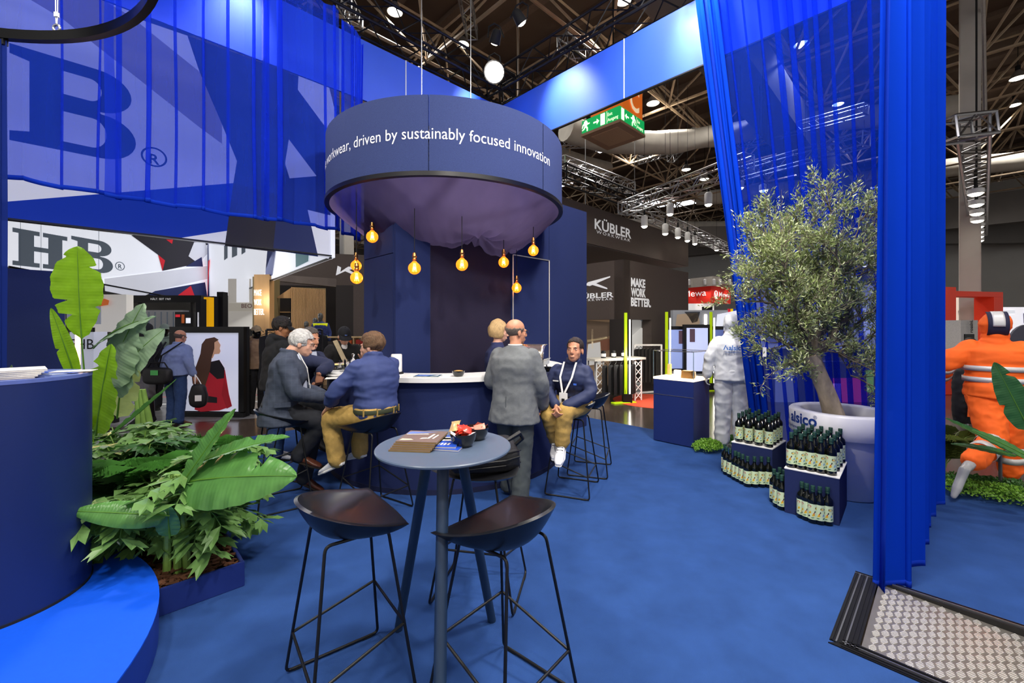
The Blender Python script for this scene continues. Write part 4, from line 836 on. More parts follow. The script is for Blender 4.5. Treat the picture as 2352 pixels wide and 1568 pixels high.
def fishtail(lab, q, h, nst, seed, m, spread=.3, lean=(0, 0), name='fishtail_palm', z0=.25):
    rnd = random.Random(seed); t = plant(name, lab, q); g = MB(); stp = []
    for i in range(nst):
        a = rnd.uniform(0, 6.28); hh = h*rnd.uniform(.7, 1); b = V(q)+V((rnd.uniform(-.05, .05), rnd.uniform(-.05, .05), 0)); tp = V(q)+V((cos(a)*spread*rnd.uniform(.2, .8)+lean[0], sin(a)*spread*rnd.uniform(.2, .8)+lean[1], hh))
        MB().tube([b, b.lerp(tp, .5)+V((0, 0, .05)), tp], [.011, .008, .004], 6).build('stem', MATS['banana_stem'], t, world=True, smooth=True)
        for k in range(8):
            s = z0+(1-z0)*k/7; p = b.lerp(tp, s); az = rnd.uniform(0, 6.28); dr = V((cos(az), sin(az), .25)).normalized(); ln = rnd.uniform(.18, .34)*(1.1-.3*s)
            fr = [p+dr*ln*x-V((0, 0, ln*.5*x*x)) for x in (0, .25, .5, .75, 1)]; g.tube(fr, .003, 4, caps=False)
            for x in range(1, 5):
                for sd in (-1, 1):
                    dd_ = (fr[x]-fr[x-1]).normalized(); s_ = dd_.cross(V((0, 0, 1))).normalized(); d_ = (dd_*.6+s_*sd*.8+V((0, 0, rnd.uniform(-.3, .15)))).normalized(); fleaflet(g, fr[x], d_, V((0, 0, 1)), rnd.uniform(.1, .17), rnd.uniform(.07, .12), rnd)
    o = g.build('leaflets', m, t, world=True, fix=False); o['kind'] = 'stuff'; return t
def palm(lab, q, h, nfr, seed, m, name='areca_palm'):
    rnd = random.Random(seed); t = plant(name, lab, q); g = MB()
    for i in range(nfr):
        a = rnd.uniform(0, 6.28); rch = rnd.uniform(.3, .55)*h; P = [V(q)+V((cos(a)*rch*x, sin(a)*rch*x, h*(.15+x*1.0-.45*x*x))) for x in [k/12 for k in range(13)]]
        P[0] = V(q); MB().tube(P, [.006*(1-.8*k/12) for k in range(13)], 5).build('frond_stalk', MATS['banana_stem'], t, world=True, smooth=True)
        for k in range(3, 13):
            for e in (0, .5):
                p = P[k-1].lerp(P[k], e); d = (P[k]-P[k-1]).normalized(); s_ = d.cross(V((0, 0, 1))).normalized()
                for sd in (-1, 1):
                    l = .2*sin(pi*min(1, (k+e)/14))+.05; q1 = p+(d*.6+s_*sd)*l*.6+V((0, 0, .02)); q2 = p+(d*.75+s_*sd)*l+V((0, 0, -.05)); w_ = d*.006; g.add([p, q1-w_, q2, q1+w_], [(0, 1, 2), (0, 2, 3)])
    o = g.build('leaflets', m, t, world=True, fix=False); o['kind'] = 'stuff'
fishtail('fishtail palm at the right end of the planter with bare pale stems', ground(475, 1265, .12), .68, 6, 3, fish, .3, (.06, 0), z0=.45)
fishtail('fishtail palm with low ragged leaves at the front of the planter', ground(440, 1250, .12)+V((-.1, -.1, 0)), .5, 4, 6, fish, .35, (-.05, -.1), z0=.3)
fishtail('light green fishtail palm in the middle of the planter, leaves level with the podium top', ground(400, 1190, .12)+V((-.1, .1, 0)), .72, 8, 9, fish, .45, (-.15, .1), z0=.4)
fishtail('fishtail palm at the back of the planter, beside the podium', ground(290, 1180, .12), .7, 7, 11, fish, .4, (0, 0), z0=.3)
fishtail('dark low fishtail palm behind the podium in the shade', ground(310, 1220, .12), .65, 7, 14, fishd, .45, (-.1, -.05), z0=.15)
fishtail('bushy fishtail palm in the middle front of the planter', ground(400, 1225, .12), .62, 7, 41, fish, .4, (.02, 0), z0=.25)
fishtail('leafy fishtail palm beside the podium, left part of the planter', ground(262, 1215, .12)+V((0, .15, 0)), .68, 7, 43, fish, .35, (.02, -.05), z0=.25)
palm('areca palm with narrow leaflets in the middle of the planter', ground(345, 1210, .12), .8, 13, 4, palm_m)
palm('small areca palm drooping over the step at the front of the planter', ground(330, 1265, .12)+V((-.05, .05, 0)), .55, 11, 8, leafmat('palm_leaf_dark', '#20401f', .45, .2))
palm('areca palm at the rear of the planter behind the broad leaf', ground(440, 1180, .12), .72, 11, 12, palm_m)
# ---- olive tree
ot = plant('olive_tree', 'olive tree with a pale leaning trunk growing in the white pot', POT+V((0, 0, .66))); rnd = random.Random(11)
barkm = mat('olive_bark', '#b5a488', .9, var=.3, scale=14, bump=.8, bscale=30, stretch=(1, 1, .5)); barkd = mat('olive_branch_bark', '#6d6353', .9, var=.3, scale=20)
T0 = V((3.17, 4.15, .62)); Fk = ptY(1862, 815, 4.15)
tp = [T0, T0+V((-.03, 0, .18)), T0.lerp(Fk, .62)+V((.03, 0, .0)), Fk+V((0, 0, .02))]
MB().tube([T0, T0.lerp(Fk, .25)+V((.015, 0, 0)), T0.lerp(Fk, .5)+V((.02, 0, 0)), T0.lerp(Fk, .75)+V((.01, 0, 0)), Fk], [.1, .085, .075, .07, .075], 18).build('trunk', barkm, ot, world=True, smooth=True)
tips = []; segs_ = MB()
def jit(k): return V((rnd.uniform(-1, 1), rnd.uniform(-1, 1), rnd.uniform(-1, 1)))*k
def twig(p, d, L, r, lev):
    n = 5; P = [p]
    for k in range(n):
        d = (d+jit(.28)+V((0, 0, .06))).normalized(); p = p+d*L/n; P.append(p)
        if lev >= 1 or k > 2: tips.append((p.copy(), d.copy(), lev))
    segs_.tube(P, [r*(1-.6*k/n) for k in range(n+1)], 5 if lev == 0 else 4, caps=False)
    if lev < 2:
        for k in range(5 if lev == 0 else 4):
            q = P[rnd.randint(1, n)]; s = jit(1).normalized(); twig(q, (d*.8+s*.8+V((0, 0, .15))).normalized(), L*rnd.uniform(.45, .7), r*.5, lev+1)
def limb(tgt, r0, bow=(0, 0, 0), dens=9, start=None):
    A = start or Fk; B = V(tgt); n = 12; P = [A.lerp(B, k/n)+V(bow)*sin(pi*k/n)+jit(.018)*(k > 0) for k in range(n+1)]
    segs_.tube(P, [r0*(1-.82*k/n) for k in range(n+1)], 8, caps=False); d = (B-A).normalized()
    for k in range(dens):
        i_ = rnd.randint(4, n); s = jit(1).normalized(); twig(P[i_], (d*.55+s*.9+V((0, 0, .2))).normalized(), rnd.uniform(.2, .36), .008, 0)
    twig(P[-1], d, .25, .006, 0); return P
for px, py, dy, r0, bow, dens in ((1962, 610, .0, .055, (.12, 0, -.1), 11), (1975, 505, .15, .035, (.05, 0, 0), 10), (1905, 462, -.1, .032, (.06, 0, .05), 11), (1930, 560, -.25, .03, (.05, 0, 0), 8), (1840, 530, .1, .034, (-.03, 0, .05), 11), (1765, 525, -.05, .03, (-.06, 0, .06), 10), (1745, 590, .1, .028, (-.05, 0, .08), 10), (1745, 680, -.1, .024, (-.02, 0, .08), 9), (1800, 620, -.3, .026, (0, 0, .05), 9), (1860, 600, .3, .026, (0, 0, .05), 9), (1772, 785, .0, .02, (0, 0, .05), 8), (1800, 845, -.12, .016, (0, 0, .06), 5), (1985, 720, .05, .028, (.05, 0, -.03), 9), (1975, 800, -.1, .016, (.03, 0, .05), 6), (1955, 860, -.1, .012, (.05, 0, .1), 5), (1830, 720, -.25, .02, (0, 0, .03), 6)):
    limb(ptY(px, py, 4.17+dy), r0*.8, bow, dens)
segs_.build('branches', barkd, ot, world=True, fix=False)
C0 = ptY(1850, 610, 4.2); lv = [MB(), MB()]
def leaf3(g, p, d, ln, wd, rnd):
    s = d.orthogonal().normalized(); a = rnd.uniform(0, 6.28); s = s*cos(a)+d.cross(s)*sin(a); g.add([p, p+d*ln*.5+s*wd/2, p+d*ln, p+d*ln*.5-s*wd/2], [(0, 1, 2, 3)])
cnt = 0
for p, d, lev in tips:
    if rnd.random() < .42: continue
    for k in range(3 if lev >= 1 else 2):
        q = p+V((rnd.uniform(-1, 1), rnd.uniform(-1, 1), rnd.uniform(-1, 1)))*.03; e = (d*.7+V((rnd.uniform(-1, 1), rnd.uniform(-1, 1), rnd.uniform(-.6, 1)))*.8).normalized(); leaf3(lv[rnd.random() < .35], q, e, rnd.uniform(.03, .05), rnd.uniform(.008, .012), rnd); cnt += 1
for g, m_, nm in zip(lv, (leafmat('olive_leaf', '#7f8f4e', .45, .25), leafmat('olive_leaf_silver', '#c4cc98', .5, .25)), ('foliage', 'silvery_foliage')): g.build(nm, m_, ot, world=True, fix=False)['kind'] = 'stuff'
tg = ptY(1756, 808, 4.1); MB().box(tg, (.035, .004, .09)).build('paper_tag', WHITE, ot, world=True); MB().tube([tg+V((0, 0, .045)), tg+V((.01, 0, .12))], .001, 4).build('tag_string', WHITE, ot, world=True)
# ---- ground cover mats
def mat_plant(name, lab, cx, cy, rx, ry, rz, h, n, seed, m):
    rnd = random.Random(seed); g = MB()
    for i in range(n):
        a = rnd.uniform(0, 6.28); r = sqrt(rnd.random())*(.9+.2*noise.noise(V((cos(a)*2, sin(a)*2, seed)))); x, y = r*cos(a)*rx, r*sin(a)*ry; z = h*max(0, 1-r*r)**.5*rnd.uniform(.4, 1.05)+.005
        p = V((cx+x*cos(rz)-y*sin(rz), cy+x*sin(rz)+y*cos(rz), z)); d = V((rnd.uniform(-1, 1), rnd.uniform(-1, 1), rnd.uniform(-.1, 1))).normalized(); leaf3(g, p, d, rnd.uniform(.02, .035), rnd.uniform(.015, .024), rnd)
    o = g.build(name, m, fix=False); tag(o, lab, 'plant', kind='stuff'); return o
bx1 = leafmat('boxwood_leaf_light', '#7fae3e', .45, .3); bx2 = leafmat('boxwood_leaf_dark', '#3f7030', .45, .3)
q = ground(1635, 1040); mat_plant('boxwood_mat', 'light green leafy mat at the feet of the white coverall', q.x, q.y+.1, .22, .17, .5, .14, 1500, 1, bx1)
q = ground(1690, 1022); mat_plant('boxwood_mat', 'darker green leafy mat behind the farther plinth', q.x, q.y, .2, .15, .5, .12, 700, 2, bx2)
mat_plant('boxwood_mat', 'dark green leafy mat under the orange mannequin at the right edge', 4.75, 4.0, .75, .34, -.75, .12, 3800, 3, bx2)
mat_plant('boxwood_mat', 'bright green leafy mat in front of the orange mannequin', 4.45, 3.95, .5, .2, -.6, .14, 1600, 4, bx1)
# dark banana at the right edge
b4 = plant('banana_plant', 'dark green banana leaves at the right photo edge, in front of the orange mannequin', V((4.75, 3.45, 0)))
MB().tube([V((4.75, 3.45, 0)), V((4.7, 3.45, .5)), V((4.62, 3.45, .75))], [.03, .024, .012], 8).build('stem', MATS['banana_stem'], b4, world=True, smooth=True)
bleaf(b4, ptY(2400, 1060, 3.4), ptY(2285, 832, 3.5), .1, lf_d, up=(-.6, -1, 0), droop=.03, fold=.2, tears=2, seed=51, stem=.3)
bleaf(b4, ptY(2400, 1080, 3.4), ptY(2172, 958, 3.7), .06, lf_d, up=(0, -.5, 1), droop=.03, fold=.35, tears=0, seed=52, stem=.3)
bleaf(b4, ptY(2400, 1070, 3.35), ptY(2234, 985, 3.45), .06, leafmat('banana_leaf_mid', '#4c7a44', .35, .25), up=(0, -.6, .8), droop=.05, fold=.2, tears=0, seed=53, stem=.2)
bleaf(b4, ptY(2390, 1060, 3.5), ptY(2185, 1015, 3.75), .05, lf_d, up=(0, -.5, 1), droop=.06, fold=.2, tears=0, seed=54, stem=.25)
palm('areca palm low behind the dense blue curtain at the right', V((4.55, 4.5, 0)), .7, 9, 23, leafmat('palm_leaf_olive', '#5d6a2e', .45, .2))
# ================================================================ people and mannequins
def blob(mb, name, m, parent, voxel=.011, smooth_it=4, wr=0, wrs=9, wst=(1, 1, 1), world=False):
    "fuse overlapping closed volumes into one continuous surface"
    me = mb.mesh('tmp'); bm = bmesh.new(); bm.from_mesh(me); bmesh.ops.recalc_face_normals(bm, faces=bm.faces); bm.to_mesh(me); bm.free()
    o = bpy.data.objects.new('tmp', me); COL.objects.link(o)
    r = o.modifiers.new('r', 'REMESH'); r.mode = 'VOXEL'; r.voxel_size = voxel
    if smooth_it: s = o.modifiers.new('s', 'SMOOTH'); s.iterations = smooth_it; s.factor = .5
    dg = bpy.context.evaluated_depsgraph_get(); out = bpy.data.meshes.new_from_object(o.evaluated_get(dg)); bpy.data.objects.remove(o); bpy.data.meshes.remove(me)
    out.name = name
    if wr:
        out.update(); ns = [v.normal.copy() for v in out.vertices]
        for v, n in zip(out.vertices, ns):
            q = V((v.co.x*wst[0], v.co.y*wst[1], v.co.z*wst[2]))*wrs
            v.co += n*wr*(1-2*abs(noise.noise(q))+.6*noise.noise(q*2.3))
    out.materials.clear(); out.materials.append(m); out.polygons.foreach_set('use_smooth', [True]*len(out.polygons)); out.update()
    ob = bpy.data.objects.new(name, out); COL.objects.link(ob)
    if parent is not None: ob.parent = parent
    return ob
def ell(c, right, fwd, a, b, n=20, e=.85):
    P = lambda w: (abs(w)**e)*(1 if w >= 0 else -1)
    return [c+right*a*P(cos(2*pi*j/n))+fwd*b*P(sin(2*pi*j/n)) for j in range(n)]
def cap_tube(m, pts, rad, n=12):
    P = [V(p) for p in pts]; R = list(rad)
    d0 = (P[0]-P[1]).normalized(); d1 = (P[-1]-P[-2]).normalized()
    PP = [P[0]+d0*R[0]*.85, P[0]+d0*R[0]*.5]+P+[P[-1]+d1*R[-1]*.5, P[-1]+d1*R[-1]*.85]; RR = [R[0]*.35, R[0]*.8]+R+[R[-1]*.8, R[-1]*.35]
    m.tube(PP, RR, n)
def curve3(a, b, c, k=4):
    "joint bend rounded a little"
    a, b, c = V(a), V(b), V(c); out = [a, a.lerp(b, .5)]
    for i in range(k+1):
        u = i/k; p = a.lerp(b, .82).lerp(b, u).lerp(b.lerp(c, .18*u), u); out.append(p)
    return out+[b.lerp(c, .6), c]
def hand(m, wrist, dirv, thumb, curl=.5, s=1.0, spread=.12):
    w = V(wrist); d = V(dirv).normalized(); t = V(thumb); t = (t-d*t.dot(d)).normalized(); pn = d.cross(t)   # palm normal candidate
    return w, d, t, pn
def add_hand(m, wrist, dirv, thumb, palm, curl=.5, s=1.0):
    w = V(wrist); d = V(dirv).normalized(); t = V(thumb); t = (t-d*t.dot(d)).normalized(); pn = V(palm); pn = (pn-d*pn.dot(d)-t*pn.dot(t)); pn = pn.normalized() if pn.length > .05 else d.cross(t)
    m.loft([ell(w-d*.02*s, t, pn, .024*s, .019*s, 12), ell(w+d*.02*s, t, pn, .031*s, .018*s, 12), ell(w+d*.06*s, t, pn, .041*s, .0165*s, 12), ell(w+d*.092*s, t, pn, .041*s, .013*s, 12)])
    for k, (off, ln, a) in enumerate(((.031, .07, .1), (.0105, .08, .0), (-.0105, .074, -.05), (-.03, .058, -.12))):
        p = w+d*.085*s+t*off*s; dr = (d+t*a).normalized(); P = [p-d*.02*s, p]
        c = curl*(1+.12*k)
        for q, fr in ((.45, .75), (.3, 1.9), (.25, 2.7)):
            ang = c*fr; P.append(P[-1]+(dr*cos(ang)+pn*sin(ang))*ln*s*q*1.1)
        cap_tube(m, P, [.0095*s, .0092*s, .0085*s, .0078*s, .0068*s], 8)
    p = w+d*.028*s+t*.024*s; e1 = (t*.75+d*.6+pn*.35).normalized(); e2 = (t*.25+d*.9+pn*.3).normalized()
    cap_tube(m, [p-t*.012*s, p+e1*.035*s, p+e1*.035*s+e2*.03*s, p+e1*.035*s+e2*.055*s], [.014*s, .0115*s, .0098*s, .0078*s], 8)
def head_parts(m, H, face=True, s=1.0):
    Q = lambda p: H @ (V(p)*s); Rm = H.to_3x3()
    def eb(c, r): m.ball(Q(c), tuple(x*s for x in r), 18, 12, Rm)
    eb((0, -.018, .035), (.075, .095, .083)); eb((0, .022, -.03), (.06, .07, .08)); eb((0, .05, -.088), (.036, .034, .028)); eb((0, .035, -.07), (.05, .05, .04))
    if face:
        eb((0, .079, .02), (.048, .015, .011)); m.tube([Q((0, .086, .016)), Q((0, .1, -.012)), Q((0, .109, -.033))], [.009*s, .0115*s, .0135*s], 10)
        eb((0, .1, -.037), (.019, .012, .009)); eb((0, .089, -.064), (.024, .012, .006)); eb((0, .087, -.074), (.021, .012, .007))
        for x in (-1, 1): eb((x*.038, .056, -.03), (.02, .018, .02)); eb((x*.074, -.012, -.015), (.009, .02, .031)); eb((x*.031, .076, .0), (.014, .008, .006))
    else:
        m.tube([Q((0, .084, .01)), Q((0, .1, -.03))], [.008*s, .012*s], 8)
        for x in (-1, 1): eb((x*.073, -.012, -.015), (.008, .018, .028))
def shell(name, H, keep, m, parent, r=(.083, .103, .093), c=(0, -.018, .037), nz=.006, ns=40, n=56, mm=40, st=(1, 1, 1), thick=.008, s=1.0):
    b = MB(); vs, fs, loc = [], [], []
    for i in range(mm+1):
        t = pi*i/mm
        for j in range(n):
            p = V((r[0]*sin(t)*cos(2*pi*j/n), r[1]*sin(t)*sin(2*pi*j/n), -r[2]*cos(t))); k = 1+nz/r[0]*noise.noise(V((p.x*st[0], p.y*st[1], p.z*st[2]))*ns); q = V(c)+p*k; loc.append(q); vs.append(H @ (q*s))
    for i in range(mm):
        for j in range(n):
            f = (i*n+j, i*n+(j+1) % n, (i+1)*n+(j+1) % n, (i+1)*n+j); ce = sum((loc[q] for q in f), V((0, 0, 0)))/4
            if keep(ce): fs.append(f)
    b.add(vs, fs); o = b.build(name, m, parent, smooth=3, fix=False); bm = bmesh.new(); bm.from_mesh(o.data); bmesh.ops.remove_doubles(bm, verts=bm.verts, dist=.0005); bmesh.ops.delete(bm, geom=[v for v in bm.verts if not v.link_faces], context='VERTS'); bm.to_mesh(o.data); bm.free()
    md = o.modifiers.new('thickness', 'SOLIDIFY'); md.thickness = thick; md.offset = -1; return o
SKIN = mat('skin', '#c98d6e', .5, var=.06, scale=30); SKIN2 = mat('skin_tan', '#a8714e', .5, var=.06, scale=30); SKINP = mat('skin_pale', '#d9a58c', .5, var=.06, scale=30)
def figure(name, lab, cat, loc, f, J, skin, top=None, legs=None, shoes=None, hair=None, face=True, sw=1.0, voxel=.006, head_s=1.0, yaw=0, pitch=0, roll=0, curl=.5, body_legs=True, plain_feet=False, brow='#5a4336'):
    """J: pelvis chest neck head, sh el wr hip kn an toe as (left, right) pairs, local, facing +y, x to the figure's right"""
    rz = face_dir(f); W = Matrix.Translation(V(loc)) @ Matrix.Rotation(rz, 4, 'Z'); Wi = W.inverted()
    def g(x): return V(x) if not (isinstance(x, tuple) and x and x[0] == 'w') else Wi @ V(x[1])
    for k in list(J):
        J[k] = (g(J[k][0]), g(J[k][1])) if k in ('sh', 'el', 'wr', 'hip', 'kn', 'an', 'toe', 'hd', 'th', 'pn') else g(J[k])
    root = thing(name, lab, cat, loc, rz); up = V((0, 0, 1)); X = V((1, 0, 0)); Y = V((0, 1, 0))
    H = Matrix.Translation(J['head']) @ Matrix.Rotation(yaw, 4, 'Z') @ Matrix.Rotation(pitch, 4, 'X') @ Matrix.Rotation(roll, 4, 'Y')
    shr = (J['sh'][1]-J['sh'][0]).normalized(); shf = up.cross(shr).normalized(); hir = (J['hip'][1]-J['hip'][0]).normalized(); hif = up.cross(hir).normalized(); smid = (J['sh'][0]+J['sh'][1])/2
    # body
    m = MB(); head_parts(m, H, face, head_s)
    cap_tube(m, [J['neck']-V((0, .0, .03)), J['neck'].lerp(J['head'], .35), J['head']+(H.to_3x3() @ V((0, -.02, -.05)))], [.056*sw, .052, .052], 14)
    def torso(m, ease=0, hem=0, bl=0, neck=.062, hemflare=0, full=True):
        P, C_, N_ = J['pelvis'], J['chest'], J['neck']; mid = P.lerp(C_, .5); wr_ = (hir+shr).normalized(); wf = (hif+shf).normalized(); R = []
        if hem: R.append(ell(P-V((0, 0, hem))+hif*.0, hir, hif, (.168+hemflare)*sw+ease, (.128+hemflare*.6)*sw+ease))
        else: R.append(ell(P-V((0, 0, .09)), hir, hif, .1*sw+ease, .08*sw+ease))
        R += [ell(P, hir, hif, .165*sw+ease, .122*sw+ease), ell(mid+wf*bl*.5, wr_, wf, .157*sw+ease, (.112+bl*.5)*sw+ease), ell(C_, shr, shf, .182*sw+ease, .128*sw+ease), ell(C_.lerp(smid, .65), shr, shf, .178*sw+ease, .115*sw+ease), ell(smid+V((0, 0, .008)), shr, shf, .158*sw+ease*.6, .082*sw+ease*.6), ell(smid.lerp(N_, .55)+V((0, 0, .006)), shr, shf, .1*sw+ease*.4, .068*sw+ease*.3), ell(N_, shr, shf, neck, neck)]
        m.loft(R)
    torso(m, -.012)
    def arms(m, r, cut=1.0, shoulder=True):
        for k in (0, 1):
            s_, e_, w_ = J['sh'][k]+V((.022 if k == 0 else -.022, 0, -.022)), J['el'][k], J['wr'][k]; pts = curve3(s_, e_, w_ if cut == 1 else e_.lerp(w_, cut)); n_ = len(pts)
            cap_tube(m, pts, [r[0]+(r[1]-r[0])*min(1, i/(n_*.55)) if i < n_*.55 else r[1]+(r[2]-r[1])*((i-n_*.55)/(n_*.45)) for i in range(n_)], 14)
    arms(m, (.048*sw, .04*sw, .027))
    for k in (0, 1):
        el, wr = J['el'][k], J['wr'][k]; d = (J['hd'][k] if 'hd' in J else (wr-el)); th = J['th'][k] if 'th' in J else (Y if True else Y); pn = J['pn'][k] if 'pn' in J else (V((1 if k == 0 else -1, 0, 0)))
        add_hand(m, wr+V(d).normalized()*.01, d, th, pn, curl if not isinstance(curl, tuple) else curl[k], .98)
    for k in (0, 1):
        cap_tube(m, curve3(J['hip'][k], J['kn'][k], J['an'][k]), [.07]*3+[.06, .055, .05, .048]+[.042]*2, 10)
        if plain_feet:
            he = J['an'][k]+(J['an'][k]-J['kn'][k]).normalized()*.055; cap_tube(m, [J['an'][k], he, he.lerp(J['toe'][k], .35), he.lerp(J['toe'][k], .7), J['toe'][k]], [.036, .036, .036, .036, .022], 10)
    body = blob(m, 'body', skin, root, voxel, 5)
    # clothes
    parts = {'root': root, 'H': H, 'body': body, 'W': W}
    if legs:
        m = MB(); e = legs.get('ease', .012); torso_r = MB(); P = J['pelvis']
        m.loft([ell(P-V((0, 0, .1)), hir, hif, .12*sw+e, .1*sw+e), ell(P-V((0, 0, .05)), hir, hif, .162*sw+e, .122*sw+e), ell(P+V((0, 0, .02)), hir, hif, .165*sw+e, .122*sw+e), ell(P+V((0, 0, .055)), hir, hif, .163*sw+e+.006, .12*sw+e+.006), ell(P+V((0, 0, .06)), hir, hif, .14*sw+e, .1*sw+e)])
        ra, rk, rn = legs.get('r', (.1, .08, .068))
        for k in (0, 1):
            h_, kn, an = J['hip'][k], J['kn'][k], J['an'][k]; cutv = legs.get('cut', 1.0); end = kn.lerp(an, cutv) if cutv > 0 else h_.lerp(kn, 1+cutv)
            if cutv <= 0: pts = [h_, h_.lerp(end, .5), end]; cap_tube(m, pts, [ra, (ra+rk)/2, rk], 16)
            else: pts = curve3(h_, kn, end); n_ = len(pts); cap_tube(m, pts, [ra+(rk-ra)*min(1, i/(n_*.5)) if i < n_*.5 else rk+(rn-rk)*((i-n_*.5)/(n_*.5)) for i in range(n_)], 16)
        parts['legs'] = blob(m, legs.get('name', 'trousers'), legs['m'], root, .012, 4, legs.get('wr', .005), legs.get('wrs', 11), legs.get('wst', (1, 1, 1)))
    if top:
        m = MB(); e = top.get('ease', .016); torso(m, e, top.get('hem', .0), top.get('belly', 0), top.get('neck', .07), top.get('flare', .0)); arms(m, top.get('r', (.066, .056, .045)), top.get('cut', .97))
        if top.get('collar'):
            N_ = J['neck']; m.tube([N_+shr*.062*cos(a)+shf*(.062*sin(a))+V((0, 0, .012-.012*sin(a))) for a in [2*pi*i/16 for i in range(16)]], .015, 8, closed=True)
        if top.get('hood'):
            N_ = J['neck']; m.tube([N_+shr*.09*cos(a)+shf*(.075*sin(a)-.015)+V((0, 0, .0-.03*sin(a))) for a in [2*pi*i/16 for i in range(16)]], .032, 8, closed=True); m.ball(N_-shf*.1-V((0, 0, .05)), (.1, .05, .09), 16, 10)
        if top.get('headhood'): head_hood(m, H, head_s)
        parts['top'] = blob(m, top.get('name', 'jacket'), top['m'], root, top.get('voxel', .0115), 3, top.get('wr', .006), top.get('wrs', 10), top.get('wst', (1, 1, 1)))
    if shoes:
        for k in (0, 1):
            an, to = J['an'][k], J['toe'][k]; d = (to-an); dz = V((d.x, d.y, d.z)).normalized(); side = dz.cross(up).normalized(); u = side.cross(dz)
            m = MB(); heel = an-u*.055-dz*.055; tip = heel+dz*.285
            R = []
            for s_, w_, h_ in ((0, .028, .055), (.03, .036, .08), (.08, .037, .085), (.14, .04, .06), (.2, .047, .045), (.25, .043, .036), (.28, .025, .026)): R.append(ell(heel+dz*s_+u*(h_*.5+.012), side, u, w_, h_*.5, 14))
            m.loft(R); m.tube([an+u*.035, an-u*.02], [.045, .05], 12)
            sh = blob(m, 'shoe', shoes['m'], root, .007, 3)
            b = MB(); b.loft([ell(heel+dz*s_+u*(z_), side, dz*0+side*0+u, 0.001, .001, 4) for s_, z_ in ()] or [[heel+dz*(-.004)+u*z_+side*x_ for x_, z_ in ((-.03, 0), (.03, 0), (.03, .022), (-.03, .022))], [heel+dz*.1+u*z_+side*x_ for x_, z_ in ((-.038, 0), (.038, 0), (.038, .02), (-.038, .02))], [heel+dz*.2+u*z_+side*x_ for x_, z_ in ((-.05, 0), (.05, 0), (.05, .02), (-.05, .02))], [heel+dz*.29+u*z_+side*x_ for x_, z_ in ((-.026, .004), (.026, .004), (.026, .022), (-.026, .022))]])
            b.build('sole', shoes.get('sole', BLACKM), sh, bevel=.006)
            if shoes.get('lace'):
                for q in range(4): b = MB().tube([heel+dz*(.125+.025*q)+u*(.075-.009*q)+side*x for x in (-.028, 0, .028)], .0035, 6); b.build('lace', shoes['lace'], sh)
    if hair: hair(H, root, head_s)
    if face:
        for x in (-1, 1):
            c = H @ (V((x*.031, .0775, .001))*head_s); MB().ball(c, (.0115*head_s, .0072*head_s, .0047*head_s), 12, 8, H.to_3x3()).build('eye', mat('eye_white', '#cfc6be', .2), root, smooth=True)
            c = H @ (V((x*.031, .0832, .001))*head_s); MB().ball(c, (.0042*head_s, .0025*head_s, .0042*head_s), 10, 6, H.to_3x3()).build('iris', mat('iris', '#2b1c14', .2), root, smooth=True)
            MB().tube([H @ (V(p)*head_s) for p in ((x*.016, .0905, .017), (x*.033, .0895, .0215), (x*.05, .0775, .017))], [.0022, .0032, .0016], 6).build('eyebrow', mat('eyebrow'+brow, brow, .8), root, smooth=True)
        MB().tube([H @ (V(p)*head_s) for p in ((-.019, .092, -.069), (0, .0995, -.068), (.019, .092, -.069))], [.0015, .003, .0015], 6).build('lips', mat('lips', '#ab6f62', .45), root, smooth=True)
    parts['hir'], parts['hif'], parts['shr'], parts['shf'] = hir, hif, shr, shf
    return parts
def head_hood(m, H, s):
    Q = lambda p: H @ (V(p)*s); Rm = H.to_3x3(); m.ball(Q((0, -.025, .03)), (.1*s, .118*s, .115*s), 20, 14, Rm); m.ball(Q((0, -.01, -.07)), (.088*s, .1*s, .08*s), 18, 12, Rm); m.ball(Q((0, -.03, -.13)), (.095*s, .09*s, .06*s), 18, 12, Rm)
def hair_short(col, vol=1.0, hl=.075, nape=-.05, nz=.007, name='hair', side=.005, gap=None):
    mm = mat('hair'+col, col, .55, var=.4, scale=34, stretch=(5, 1, 1.4), bump=.7, bscale=90)
    def fn(H, root, s):
        def keep(c):
            c = c+V((0, 0, .012*noise.noise(c*60)))
            if c.y > .045: return c.z > hl-.02*(abs(c.x)/.07)
            if c.y > -.03: return c.z > side and not (abs(c.x) < .04 and c.z < 0)
            if gap and gap(c): return False
            return c.z > nape
        return shell(name, H, keep, mm, root, (.081*vol, .102*vol, .092*vol), nz=nz, s=s, n=90, mm=60, st=(2.2, .35, .6), ns=30)
    return fn
def hair_fringe(col):
    mm = mat('hair'+col, col, .75, var=.3, scale=80)
    return lambda H, root, s: shell('hair', H, lambda c: -.05 < c.z+.012*noise.noise(c*55) < .03 and c.y < .02+.6*(c.z+.0) and c.y < .03, mm, root, (.079, .1, .087), nz=.003, s=s)
def hair_bob(col):
    mm = mat('hair'+col, col, .7, var=.3, scale=50, stretch=(3, 3, .5))
    def fn(H, root, s):
        o = shell('hair', H, lambda c: (c.z > .07 if c.y > .05 else True) and c.z > -.085, mm, root, (.1, .115, .125), (0, -.022, .01), nz=.01, ns=16, s=s); return o
    return fn
